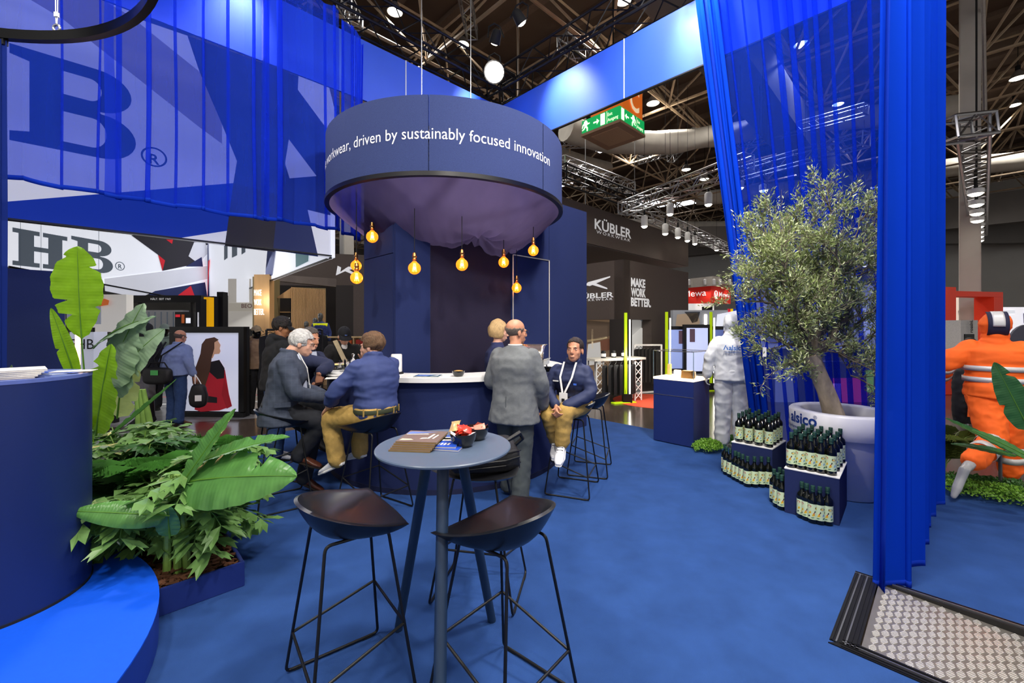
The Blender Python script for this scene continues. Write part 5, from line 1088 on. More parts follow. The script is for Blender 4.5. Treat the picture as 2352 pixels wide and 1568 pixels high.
def cap_hat(mm, under, brim_dir=1, name='baseball_cap', badge=None):
    def fn(H, root, s):
        o = shell(name, H, lambda c: c.z > .035, mm, root, (.086, .108, .1), nz=.001, thick=.006, s=s)
        Q = lambda p: H @ (V(p)*s); b = MB()
        def br(u, v): a = (u*2-1)*1.15; r0 = V((.083*sin(a), .098*cos(a)*1.0-.012, .045)); return Q((r0.x*(1+.05*v), r0.y+.08*v*cos(a*.75), r0.z-.018*v-.035*(sin(a)**2)*v))
        b.grid(br, 18, 6); b.build('brim', mm, root, smooth=3, solid=.005)
        MB().ball(Q((0, -.018, .138)), .007, 8, 6).build('cap_button', mm, root)
        if badge: MB().tube([Q((.03*sin(a), .088*cos(a)-.0, .066)) for a in (-.8, -.4, 0, .4, .8)], .007, 6).build('cap_badge', badge, root)
        if under: under(H, root, s)
        return o
    return fn
def seated(pz=.86, lean=.12, sh=1.27, kz=.79, ky=.40, az=.42, ay=.34, kx=.13, headz=1.42, heady=.12, shy=None):
    shy = lean if shy is None else shy
    return dict(pelvis=(0, -.02, pz), chest=(0, lean*.72, pz+(sh-pz)*.66), neck=(0, shy+.02, sh+.065), head=(0, heady, headz), sh=((-.185, shy, sh), (.185, shy, sh)), hip=((-.095, .0, pz-.01), (.095, .0, pz-.01)), kn=((-kx, ky, kz), (kx, ky, kz)), an=((-kx, ay, az), (kx, ay, az)), toe=((-kx-.02, ay+.16, az-.06), (kx+.02, ay+.16, az-.06)), el=((-.24, shy+.08, sh-.27), (.24, shy+.08, sh-.27)), wr=((-.14, shy+.3, sh-.3), (.14, shy+.3, sh-.3)))
def standing(h=1.72, lean=0, step=0):
    k = h/1.75; z = lambda v: v*k
    return dict(pelvis=(0, 0, z(.98)), chest=(0, lean*.6, z(1.3)), neck=(0, lean, z(1.5)), head=(0, lean+.03, z(1.635)), sh=((-.185, lean, z(1.43)), (.185, lean, z(1.43))), hip=((-.092, 0, z(.95)), (.092, 0, z(.95))), kn=((-.1, .03+step*.5, z(.51)), (.1, .03-step*.5, z(.51))), an=((-.11, step, .085), (.11, -step, .085)), toe=((-.13, step+.17, .04), (.13, -step+.17, .04)), el=((-.25, lean-.04, z(1.15)), (.25, lean-.04, z(1.15))), wr=((-.24, lean+.07, z(.92)), (.24, lean+.07, z(.92))))
khaki = mat('khaki_cotton', '#b4924f', .85, var=.1, scale=30, bump=.2); denim = mat('dark_denim', '#27406b', .85, var=.2, scale=60); darktr = mat('charcoal_wool', '#23252c', .85, var=.1)
blush = mat('blue_shirt_cotton', '#354273', .75, var=.07, scale=30); nvsh = mat('navy_shirt_cotton', '#262f52', .7, var=.06); wshoe = mat('white_leather', '#e6e6ea', .45, var=.04); brsh = mat('brown_leather', '#5f3524', .3, var=.12, coat=.3)
# ---- white-haired man, tweed jacket
def plaid(name, base, line, sc):
    m_ = mat(name, base, .9, var=.08, scale=120, bump=.2); nt = m_.node_tree; N = nt.nodes; L = nt.links; b = N['Principled BSDF']; src = b.inputs['Base Color'].links[0].from_socket
    tc = N.new('ShaderNodeTexCoord'); sx = N.new('ShaderNodeSeparateXYZ'); L.new(tc.outputs['Object'], sx.inputs[0]); acc = None
    for ax in (1, 2):
        mm = N.new('ShaderNodeMath'); mm.operation = 'MULTIPLY'; mm.inputs[1].default_value = sc; L.new(sx.outputs[ax], mm.inputs[0]); fr = N.new('ShaderNodeMath'); fr.operation = 'FRACT'; L.new(mm.outputs[0], fr.inputs[0]); lt = N.new('ShaderNodeMath'); lt.operation = 'LESS_THAN'; lt.inputs[1].default_value = .1; L.new(fr.outputs[0], lt.inputs[0])
        if acc is None: acc = lt.outputs[0]
        else: ad = N.new('ShaderNodeMath'); ad.operation = 'MAXIMUM'; L.new(acc, ad.inputs[0]); L.new(lt.outputs[0], ad.inputs[1]); acc = ad.outputs[0]
    mx = N.new('ShaderNodeMix'); mx.data_type = 'RGBA'; ml = N.new('ShaderNodeMath'); ml.operation = 'MULTIPLY'; ml.inputs[1].default_value = .24; L.new(acc, ml.inputs[0]); L.new(ml.outputs[0], mx.inputs[0]); L.new(src, mx.inputs[6]); mx.inputs[7].default_value = (*S(line), 1); L.new(mx.outputs[2], b.inputs['Base Color']); return m_
tweed = plaid('blue_grey_check_tweed', '#3b4252', '#525b6c', 22)
J = seated(.86, .08, 1.3, .78, .42, .36, .42, headz=1.445, heady=.17, shy=.04); wpt = lambda *a: ('w', ptY(*a)); J['an'] = (wpt(698, 1098, 4.12), wpt(686, 1047, 3.92)); J['kn'] = (wpt(722, 985, 4.15), wpt(742, 968, 3.98)); J['toe'] = (wpt(730, 1112, 4.16), wpt(742, 1064, 3.94)); J['el'] = ((-.25, .12, 1.03), (.25, .12, 1.02)); J['wr'] = ((-.06, .36, .93), (.08, .36, .94))
def glasses(H, root, s, col='#5a4a3a'):
    g = mat('glasses'+col, col, .3, .5)
    for x in (-1, 1): MB().tube([H @ (V((x*.031+.021*cos(a), .1, .002+.016*sin(a)))*s) for a in [2*pi*i/14 for i in range(14)]], .0018, 5, closed=True).build('glasses_rim', g, root); MB().tube([H @ (V(p)*s) for p in ((x*.053, .1, .006), (x*.076, .06, .01), (x*.08, -.01, .005))], .0018, 5).build('glasses_temple', g, root)
def h_old(H, root, s): hair_short('#c9c6c2', 1.05, .07, -.05, .009, side=-.02)(H, root, s); glasses(H, root, s)
p = figure('person', 'white-haired man in a blue-grey check jacket sitting cross-legged at the bar', 'person', (-2.1, 3.88, 0), (.9, .42), J, SKINP, dict(m=tweed, hem=.13, flare=.02, ease=.024, r=(.075, .064, .052), collar=1, wr=.007), dict(m=darktr, ease=.008, wr=.004), dict(m=brsh, sole=mat('dark_sole', '#2a201a', .7)), h_old, pitch=-.22, yaw=-.1, curl=.8, sw=1.08, brow='#b8b2aa')
R_ = p['root']; m = MB()     # shirt front and lanyard
m.loft([ell(V((0, .17, 1.0)), V((1, 0, 0)), V((0, 1, 0)), .05, .045, 10), ell(V((0, .155, 1.2)), V((1, 0, 0)), V((0, 1, .1)), .06, .045, 10), ell(V((0, .1, 1.35)), V((1, 0, 0)), V((0, 1, 0)), .066, .062, 12)]); blob(m, 'shirt_front', mat('pale_shirt', '#c5cbdc', .8), R_, .01, 3)
MB().tube([(.05, .14, 1.36), (.05, .21, 1.22), (.0, .23, 1.06)], .006, 6).build('lanyard', WHITE, R_); MB().box((.0, .235, 1.02), (.07, .006, .09)).build('name_badge', WHITE, R_)
MB().box((.222, .02, .92), (.014, .13, .045), .0).build('pocket_flap', tweed, R_, bevel=.004)
# ---- man in the blue shirt
J = seated(.86, .04, 1.28, .80, .40, .42, .36, headz=1.425, heady=.09, shy=.03); J['chest'] = (.02, .02, 1.13); J['neck'] = (.03, .05, 1.345); J['head'] = (.04, .09, 1.425); J['sh'] = ((-.15, .04, 1.285), (.215, .01, 1.28)); J['el'] = ((-.28, .17, 1.04), (.25, .22, 1.13)); J['wr'] = ((-.2, .36, .9), (.11, .24, 1.27)); J['hd'] = ((.1, .5, -.35), (-.3, -.2, .8)); J['th'] = ((.9, .1, .3), (-.5, .2, .5)); J['pn'] = ((0, -.3, -1), (-.5, -.8, 0)); J['kn'] = ((-.17, .39, .79), (.14, .4, .8)); J['an'] = ((-.16, .3, .43), (.12, .36, .43)); J['toe'] = ((-.2, .46, .35), (.12, .54, .38))
def h_br(H, root, s): hair_short('#6b4f36', 1.07, .07, -.075, .011, side=-.01)(H, root, s)
p = figure('person', 'brown-haired man in a blue shirt and khaki trousers sitting with his back turned', 'person', (-1.19, 3.69, 0), (-.83, .55), J, SKINP, dict(m=blush, name='shirt', ease=.015, r=(.07, .058, .05), cut=.62, collar=1, wr=.011, wrs=7, wst=(.7, .7, 1.8)), dict(m=khaki, wr=.006), dict(m=wshoe, sole=WHITE, lace=mat('navy_lace', '#20305a', .7)), h_br, yaw=.35, pitch=-.08, curl=(.35, .9), sw=1.06)
R_ = p['root']; b = MB(); P_ = V((0, -.02, .89)); b.tube([P_+p['hir']*.197*cos(a)+p['hif']*.152*sin(a) for a in [2*pi*i/40 for i in range(40)]], .009, 6, closed=True); b.v = [(v_[0], v_[1], P_.z+(v_[2]-P_.z)*2.2) for v_ in b.v]; b.build('belt', mat('olive_belt', '#3a3f2a', .7), R_, smooth=True)
for a in (3.6, 4.2, 5.0, 5.6): MB().bar(P_+V((.206*cos(a), .16*sin(a), -.03)), P_+V((.206*cos(a), .16*sin(a), .03)), .014, .006).build('belt_loop', khaki, R_)
# ---- man in the grey suit
grey = mat('grey_wool', '#6b6e70', .85, var=.08, scale=60, bump=.2); greyt = mat('dark_grey_wool', '#3f4547', .85, var=.08)
J = standing(1.66, .02, .1); J['el'] = ((-.25, .0, 1.07), (.25, .06, 1.07)); J['wr'] = ((-.14, .2, .98), (.2, .2, .86))
def h_bald(H, root, s): hair_fringe('#6b5f55')(H, root, s); glasses(H, root, s, '#3a3a3c')
p = figure('person', 'bald man in a grey suit standing at the bar with his back turned', 'person', (0.02, 3.93, 0), (.45, .89), J, SKIN, dict(m=grey, hem=.2, flare=.03, ease=.03, r=(.08, .068, .058), cut=.96, wr=.005), dict(m=greyt, ease=.014, r=(.1, .082, .075), wr=.006), dict(m=mat('dark_brown_leather', '#2e221d', .3)), h_bald, yaw=-.55, pitch=-.05, sw=1.08)
MB().tube([V((0, .02, 1.425))+V((.06*cos(a), .06*sin(a), .006)) for a in [2*pi*i/20 for i in range(20)]], .009, 6, closed=True).build('shirt_collar', WHITE, p['root'], smooth=True)
MB().bar((0, -.172, .8), (0, -.165, .98), .003, .003).build('back_vent', greyt, p['root'])
# ---- young man with lanyard
J = seated(.86, .1, 1.2, .79, .36, .44, .26, headz=1.375, heady=.1, shy=.06); J['el'] = ((-.25, .12, .97), (.25, .12, .97)); J['wr'] = ((-.04, .3, .86), (.05, .31, .87)); J['hd'] = ((.35, .6, -.6), (-.35, .6, -.6)); J['th'] = ((.5, .5, .6), (-.5, .5, .6)); J['pn'] = ((.7, -.5, -.2), (-.7, -.5, -.2)); J['kn'] = (wpt(1298, 945, 3.93), wpt(1260, 952, 4.02)); J['an'] = (wpt(1291, 1015, 3.97), wpt(1277, 1008, 4.15)); J['toe'] = (wpt(1283, 1052, 3.85), wpt(1274, 1040, 4.0)); J['head'] = (-.055, .1, 1.375); J['neck'] = (-.03, .08, 1.265); J['sh'] = ((-.17, .06, 1.195), (.165, .06, 1.195)); J['el'] = ((-.235, .12, .97), (.225, .12, .97))
def h_dk(H, root, s): hair_short('#2b1f1b', .99, .083, -.04, .004, side=.022)(H, root, s)
p = figure('person', 'young man in a navy shirt, khaki trousers and white lanyard sitting right of the bar', 'person', (.61, 4.21, 0), (-.52, -.85), J, SKIN, dict(m=nvsh, name='shirt', ease=.018, r=(.062, .054, .046), cut=.92, collar=1, wr=.009, wrs=8, wst=(.8, .8, 1.5)), dict(m=khaki, wr=.006), dict(m=wshoe, sole=WHITE, lace=BLACKM), h_dk, yaw=.12, pitch=.1, curl=.75, sw=.86)
R_ = p['root']
for x in (-1, 1): MB().bar((x*.062-.025, .142, 1.262), (x*.06-.012, .212, 1.12), .018, .003, (0, 1, .3)).build('lanyard', WHITE, R_); MB().bar((x*.06-.012, .212, 1.12), (x*.012, .24, .98), .018, .003, (0, 1, .3)).build('lanyard', WHITE, R_)
MB().box((0, .245, .93), (.085, .008, .1)).build('name_badge', WHITE, R_, bevel=.003); MB().box((0, .251, .91), (.03, .004, .03)).build('badge_print', BLACKM, R_)
MB().box((.1, .2, 1.08), (.06, .004, .012)).build('chest_print', WHITE, R_); MB().box((-.1, .205, 1.06), (.03, .004, .016)).build('chest_emblem', mat('emblem_blue', '#3f6fd8', .6), R_)
# ---- woman behind the bar
J = standing(1.66, .03); J['el'] = ((-.23, .05, 1.1), (.23, .05, 1.1)); J['wr'] = ((-.15, .28, 1.08), (.15, .28, 1.08))
figure('person', 'blonde woman in navy working behind the bar, half hidden by the grey suit', 'person', (-.2, 4.85, 0), (.7, .1), J, SKINP, dict(m=mat('navy_knit', '#262c52', .9, var=.06), name='pullover', hem=.06, ease=.014), dict(m=darktr), dict(m=BLACKM), hair_bob('#c2a070'), pitch=-.2, sw=.9, yaw=-.1)
# ---- man in the black cap across the bar
J = standing(1.7, .1); J['el'] = ((-.27, .14, 1.12), (.27, .16, 1.12)); J['wr'] = ((-.06, .36, 1.17), (.1, .34, 1.17)); J['head'] = (0, .17, 1.545); J['hd'] = ((.6, .4, .0), (-.6, .4, 0)); J['th'] = ((.2, .6, .5), (-.2, .6, .5)); J['pn'] = ((0, .2, -1), (0, .2, -1))
capm_ = mat('black_cap_cotton', '#17181c', .8, var=.06)
p = figure('person', 'man in a black cap and black jacket with a beige strap, across the bar', 'person', (-2.42, 6.05, -.08), (.55, -.83), J, SKINP, dict(m=mat('black_fleece', '#1d1c1c', .95, var=.1, scale=60), hem=.1, ease=.022, r=(.074, .062, .052), cut=.6, collar=1), dict(m=darktr), dict(m=BLACKM), cap_hat(capm_, hair_short('#3a2c24', 1.0, .2, -.04, .003), badge=mat('cap_badge_blue', '#4a6ab0', .5)), pitch=-.5, curl=.6)
R_ = p['root']; MB().bar((.12, .15, 1.49), (.02, .325, 1.2), .06, .006, (0, 1, .4)).build('shoulder_strap', mat('beige_webbing', '#b5a482', .8), R_); MB().bar((.02, .325, 1.2), (-.1, .3, 1.0), .06, .006, (0, 1, .2)).build('shoulder_strap', mat('beige_webbing', '#b5a482', .8), R_)
m = MB(); m.ball((0, .165, 1.38), (.05, .05, .1), 14, 10); blob(m, 'tee_shirt', mat('white_tee', '#d8d4d2', .8), R_, .01, 2)
# ---- man in the black hoodie
J = standing(1.7, .06); J['el'] = ((-.24, .05, 1.12), (.24, .1, 1.12)); J['wr'] = ((-.1, .3, 1.05), (.12, .3, 1.05))
figure('person', 'man in a black cap and black hooded sweater behind the white-haired man', 'person', (-2.86, 5.12, 0), (.72, .62), J, SKIN2, dict(m=mat('black_sweat', '#1c1d1f', .95, var=.08), name='hoodie', hem=.1, ease=.028, r=(.08, .07, .056), hood=1), dict(m=denim), dict(m=wshoe), cap_hat(capm_, hair_short('#1d1714', 1.08, .2, -.07, .012)), pitch=-.35, yaw=-.25)
# ---- man in the navy suit, mostly hidden
J = seated(.86, .08, 1.28, .78, .38, .44, .3, headz=1.47, heady=.12, shy=.06); J['el'] = (wpt(752, 842, 4.75), wpt(757, 838, 4.5)); J['wr'] = (wpt(722, 884, 4.45), wpt(733, 857, 4.3)); J['hd'] = ((-.3, -.3, -.5), (-.2, -.2, -1)); J['th'] = ((.2, .6, .2), (-.6, .3, .1)); J['pn'] = ((0, -.8, 0), (-.2, -.9, 0))
p = figure('person', 'man in a navy suit with a dark wristwatch, sitting behind the white-haired man', 'person', (-2.3, 4.66, 0), (.95, -.3), J, SKIN, dict(m=mat('navy_suit', '#232946', .85, var=.06), hem=.1, ease=.022, r=(.073, .062, .05), cut=.85, collar=1), dict(m=darktr), dict(m=BLACKM), hair_short('#4a443f', 1.0, .08, -.05, .004, side=.01), yaw=-.1, pitch=-.15, curl=.55)
q = J['wr'][1]+(J['wr'][1]-J['el'][1]).normalized()*-.035; MB().tube([q+V((.034*cos(a), .03*sin(a), .012*sin(a))) for a in [2*pi*i/16 for i in range(16)]], .009, 6, closed=True).build('watch_strap', BLACKM, p['root']); MB().box(q+V((.034, .01, .0)), (.012, .034, .034)).build('watch_case', BLACK, p['root'], bevel=.003)
MB().bar((0, .16, 1.33), (0, .2, 1.08), .07, .01, (0, 1, 0)).build('shirt_front', mat('pale_shirt', '#c5cbdc', .8), p['root'])
# ---- bald man walking past the poster
J = standing(1.62, .06, .03); J['head'] = (0, .1, 1.5); J['el'] = ((-.26, .02, 1.05), (.26, .02, 1.05)); J['wr'] = ((-.27, .14, .85), (.27, .1, .83))
q = ground(402, 976, -.08); FB = q
p = figure('person', 'bald man in a light blue shirt and jeans seen from behind, carrying bags', 'person', q, (.18, 1), J, SKIN, dict(m=mat('light_blue_oxford', '#7d8db8', .8, var=.05), name='shirt', hem=.05, ease=.028, r=(.078, .066, .055), cut=.8, collar=1, belly=.04), dict(m=denim, ease=.016, r=(.1, .08, .07)), dict(m=mat('tan_suede', '#5d4330', .8)), hair_fringe('#5d5048'), pitch=-.3, sw=1.15, voxel=.009)
R_ = p['root']; MB().tube([(.17, -.02, 1.42), (-.05, -.19, 1.2), (-.18, -.13, 1.0)], .012, 6).build('bag_strap', BLACKM, R_); MB().tube([(-.16, -.02, 1.42), (-.22, -.17, 1.15), (-.16, -.14, .95)], .014, 6).build('bag_strap', BLACKM, R_)
bg = thing('messenger_bag', 'black messenger bag with a green card, slung on the bald man', 'bag', FB+V((-.08, -.26, .73)), -.1); b = cushion(.24, .075, .14, .5); b.v = [(x, y, z+.14) for x, y, z in b.v]; b.build('bag_body', bagm, bg, smooth=True); MB().box((.02, -.082, .2), (.13, .006, .08), .0).build('card', mat('green_card', '#4fae5a', .6), bg); MB().tube([(-.2, 0, .24), (-.1, -.02, .36), (.12, 0, .36), (.22, 0, .22)], .01, 6).build('strap', BLACKM, bg)
tb = thing('tote_bag', 'black drawstring bag with a white print hanging from the hand of the bald man', 'bag', FB+V((.4, .0, .3)), .2); b = cushion(.14, .07, .2, .6, wr=.1); b.v = [(x*(1-.25*max(0, z)/.2), y, z+.2) for x, y, z in b.v]; b.build('bag_body', bagm, tb, smooth=True); MB().box((.03, -.073, .17), (.1, .004, .1)).build('print', WHITE, tb)
for x in (-.05, .05): MB().tube([(x, 0, .38), (x*.4-.03, 0, .5), (-.06, .02, .56)], .008, 6).build('handle', WHITE, tb)
# ---- mannequins
mgrey = mat('mannequin_grey', '#a9a9ab', .35, var=.02); mblk = mat('mannequin_black', '#0d0d0f', .3, var=.02)
whc = mat('white_coverall_fabric', '#d9dbe0', .75, var=.03, scale=20)
J = standing(1.74, 0); J['wr'] = ((-.3, .02, .95), (.27, .02, .93)); J['el'] = ((-.27, -.03, 1.2), (.26, -.03, 1.2)); J['an'] = ((-.12, 0, .085), (.12, 0, .085)); q = V((2.93, 5.68, 0))
p = figure('mannequin', 'mannequin in a white hooded coverall seen from behind, beside the blue curtain', 'mannequin', q, (.25, 1), J, mgrey, dict(m=whc, name='coverall_top', hem=.08, ease=.04, r=(.082, .07, .05), cut=1.0, headhood=1, wr=.011, wrs=8, voxel=.012), dict(m=whc, name='coverall_legs', ease=.03, r=(.115, .095, .085), wr=.012, wrs=7), None, None, face=False, sw=1.04)
R_ = p['root']; bprint = mat('print_blue', '#2f6bbd', .6); Mx = Matrix.Translation((0, -.178, 1.33)) @ Matrix.Rotation(pi, 4, 'Z')
F = p['W'] @ Matrix(((1, 0, 0, -.105), (0, 0, -1, -.196), (0, 1, 0, 1.285), (0, 0, 0, 1)))
vs, fs = text_mesh('alsico', .085, bold=.002); vs2, fs2 = text_mesh('Your performance protects yours.', .0185)
def onback(vs_, dx, dz): return [V((x+dx, -.198-.02*(1-((x+dx)/.2)**2), z+dz)) for x, z in ((v_.x, v_.y) for v_ in vs_)]
b = MB(); b.add(onback(vs, -.085, 1.3), fs); b.build('back_print', bprint, R_, fix=False); b = MB(); b.add(onback(vs2, -.13, 1.265), fs2); b.build('back_print', bprint, R_, fix=False)
for poly in ([(-.15, 1.3), (-.125, 1.36), (-.112, 1.36), (-.138, 1.3)], [(-.115, 1.335), (-.108, 1.35), (-.088, 1.3), (-.102, 1.3)]): b = MB(); b.add([V((x, -.215, z)) for x, z in poly], [(0, 1, 2, 3)]); b.build('back_emblem', bprint, R_, fix=False)
MB().tube([(0.19*cos(a), .155*sin(a), 1.0) for a in [2*pi*i/30 for i in range(30)]], .007, 6, closed=True).build('waist_seam', whc, R_); m = MB(); m.ball((.17, -.14, .93), (.07, .05, .07), 16, 12); blob(m, 'belt_pack', whc, R_, .01, 2, .01)
b = MB().lathe([(.02, 0), (.045, 0), (.045, .03), (.02, .03), (.02, 0)], n=20); b.v = [(x+.175, -z-.185, y+.93) for x, y, z in b.v]; b.build('blue_valve', mat('valve_blue', '#1f7fd0', .3), R_, smooth=True)
MB().box((0, .05, .006), (.3, .3, .012)).build('stand_plate', ALU, R_)
# orange running mannequin
org = mat('hi_vis_orange', '#f0641a', .8, var=.05, scale=15, emit=.08, ecol='#ff5a10'); refl = mat('reflective_tape', '#c4c2c0', .4, .1, var=.06, scale=200)
J = standing(1.68, .05); J['chest'] = (0, .06, 1.28); J['kn'] = (wpt(2283, 1012, 4.1), wpt(2318, 1020, 4.2)); J['an'] = (wpt(2222, 1072, 3.92), wpt(2322, 1098, 4.22)); J['toe'] = (wpt(2190, 1140, 3.88), wpt(2348, 1128, 4.4)); J['hip'] = ((-.1, 0, .93), (.1, .02, .92)); J['el'] = ((-.37, -.02, 1.2), (.38, .06, 1.18)); J['wr'] = ((-.38, .16, 1.02), (.36, .3, 1.1)); q = V((4.78, 4.2, .02))
p = figure('mannequin', 'grey running mannequin in an orange hi-vis hooded jacket and trousers at the right edge', 'mannequin', q, (.6, .8), J, mgrey, dict(m=org, hem=.06, ease=.05, r=(.1, .088, .07), cut=.95, headhood=1, wr=.01, wrs=6, wst=(.5, .5, 2)), dict(m=org, ease=.025, r=(.125, .1, .082), cut=.78, wr=.008), None, None, face=False, plain_feet=True, sw=1.05, head_s=1.1)
R_ = p['root']
def band(pts_c, rgt, fw, a, b_, h, nm='reflective_band', m_=refl):
    b = MB(); n = 40
    for k, s_ in ((0, 1),):
        R1 = ell(pts_c-V((0, 0, h/2)), rgt, fw, a, b_, n); R2 = ell(pts_c+V((0, 0, h/2)), rgt, fw, a, b_, n); b.loft([R1, R2], caps=False)
    return b.build(nm, m_, R_, smooth=True, solid=.004)
X_, Y_ = V((1, 0, 0)), V((0, 1, 0)); band(V((0, .03, 1.17)), X_, Y_, .236, .182, .05); band(V((0, .02, 1.06)), X_, Y_, .232, .184, .05)
def limb_band(a, c, t, r, h=.05, m_=refl, nm='reflective_band'):
    a, c = V(a), V(c); d = (c-a).normalized(); q = a.lerp(c, t); s_ = d.orthogonal().normalized(); b = MB(); b.loft([ell(q-d*h/2, s_, d.cross(s_), r, r, 20), ell(q+d*h/2, s_, d.cross(s_), r, r, 20)], caps=False); b.build(nm, m_, R_, smooth=True, solid=.004)
for k in (0, 1):
    limb_band(J['el'][k], J['wr'][k], .15, .094); limb_band(J['el'][k], J['wr'][k], .65, .085)
    limb_band(J['kn'][k], J['an'][k], .12, .104, .06); limb_band(J['kn'][k], J['an'][k], .42, .098, .06)
H = p['H']; b = MB(); b.grid(lambda u, v: H @ (V(((u-.5)*.075, -.03-.122*sin(v*1.55+.2)*1.0, .03+.118*cos(v*1.55+.2)))*1.1), 6, 10); b.build('hood_tape', refl, R_, smooth=True, solid=.006); b = MB(); b.grid(lambda u, v: H @ (V(((u-.5)*.13, -.026-.119*sin(v*2.3+.2), .028+.117*cos(v*2.3+.2)))*1.1), 6, 12); b.build('hood_panel', mat('navy_panel', '#20203a', .8), R_, smooth=True, solid=.005)
MB().tube([(.0, -.12, 0), (.0, -.1, .9)], .014, 8).build('support_rod', mat('steel_grey', '#6a6a6c', .4, .8), R_); MB().lathe([(0, -.02), (.16, -.02), (.16, -.01), (0, -.01)], (.0, -.12, .0), 24).build('base_plate', mat('steel_grey', '#6a6a6c', .4, .8), R_)
# black mannequin in shorts
J = standing(1.72, 0); q = ground(335, 972, -.08)
p = figure('mannequin', 'black mannequin in a black hooded jacket and grey work shorts, left of the bald man', 'mannequin', q, (.1, -1), J, mblk, dict(m=mat('black_softshell', '#15161a', .8), hem=.08, ease=.03, r=(.078, .066, .054), headhood=1), dict(m=mat('grey_canvas', '#77767a', .85), name='shorts', cut=-.05, ease=.025, r=(.11, .1, .08)), dict(m=BLACKM), None, face=False, sw=1.05, voxel=.01)
for x in (-1, 1): MB().bar((x*.18, .0, .5), (x*.21, 0, .85), .05, .1, (0, 1, 0)).build('side_panel', BLACKM, p['root'], bevel=.01)
MB().tube([(.19*cos(a), .15*sin(a), 1.0) for a in [2*pi*i/30 for i in range(30)]], .015, 6, closed=True).build('belt', BLACK, p['root'])
# tan hooded mannequin with cap
J = standing(1.68, 0); q = ground(588, 946, -.08); tanm = mat('tan_sweat', '#9b7d5e', .95)
figure('mannequin', 'black mannequin with a tan cap and tan hooded jacket beside the poster frame', 'mannequin', q, (.7, -.4), J, mblk, dict(m=tanm, hem=.08, ease=.03, hood=1), dict(m=mat('black_work_trousers', '#1d1c1c', .85)), dict(m=BLACKM), cap_hat(mat('tan_cap', '#a08c6c', .85), None), face=False, voxel=.01)
# green capped mannequin behind
J = standing(1.72, 0); q = ground(378, 938, -.08)
figure('mannequin', 'black mannequin with a sage green cap and green jacket behind the bald man', 'mannequin', q, (.6, -.6), J, mblk, dict(m=mat('sage_jacket', '#6d7d6d', .9), hem=.08, ease=.03, hood=1), dict(m=darktr), dict(m=BLACKM), cap_hat(mat('sage_cap', '#7b897b', .85), None), face=False, voxel=.012)
# far mannequins on the stand behind
for px, hy, Y, mt, lab, vest in ((736, 716, 12.5, mat('workwear_blue', '#27356b', .85), 'small far mannequin in blue and yellow workwear beside the slatted wood box', 1), (724, 727, 13.0, BLACKM, 'small far black mannequin left of the blue and yellow one', 0), (704, 735, 13.6, mat('slate_jacket', '#3f445c', .85), 'small far mannequin in a slate jacket, leftmost of the three by the wood box', 0)):
    q = ptY(px, hy, Y); z0 = q.z-1.78
    J = standing(1.75, 0); p = figure('mannequin', lab, 'mannequin', (q.x, q.y, z0), (.3, -1), J, mat('mannequin_dark_grey', '#4a4a48', .4), dict(m=mt, hem=.06, ease=.02, voxel=.02), dict(m=mt), None, None, face=False, voxel=.018)
    R_ = p['root']
    if vest:
        hv = mat('hi_vis_yellow', '#d8e010', .8, emit=.15, ecol='#e0f000'); band(V((0, 0, 1.4)), X_, Y_, .205, .13, .09, 'hi_vis_yoke', hv); band(V((0, 0, 1.03)), X_, Y_, .2, .155, .1, 'hi_vis_band', hv)
        for k in (0, 1): limb_band(J['kn'][k], J['an'][k], .35, .082, .2, hv, 'hi_vis_band')
    MB().lathe([(0, -.02), (.25, -.02), (.25, 0), (0, 0)], n=20).build('base_plate', ALU, R_); MB().box((0, 0, -.02-(z0+.06)/2), (.6, .5, max(.02, z0+.06))).build('podest', mat('birch_ply', '#c9a878', .6), R_)
# far visitors at the right
for px, hy, Y, lab, cc in ((2196, 770, 11, 'far visitor in grey seen beside the green shelf at the right', '#8d8d92'), (2226, 778, 9.5, 'far visitor in dark clothes in front of the white kiosk at the right', '#1e2026')):
    q = ptY(px, hy, Y); k = (q.z+.08)/1.76; J = standing(1.75*k, 0)
    figure('person', lab, 'person', (q.x, q.y, -.08), (.5, -1), J, SKIN, dict(m=mat('coat'+cc, cc, .85), hem=.1, ease=.02, voxel=.02), dict(m=darktr), dict(m=BLACKM), hair_short('#2b2420', 1.02, .06, -.05, .003), voxel=.012)
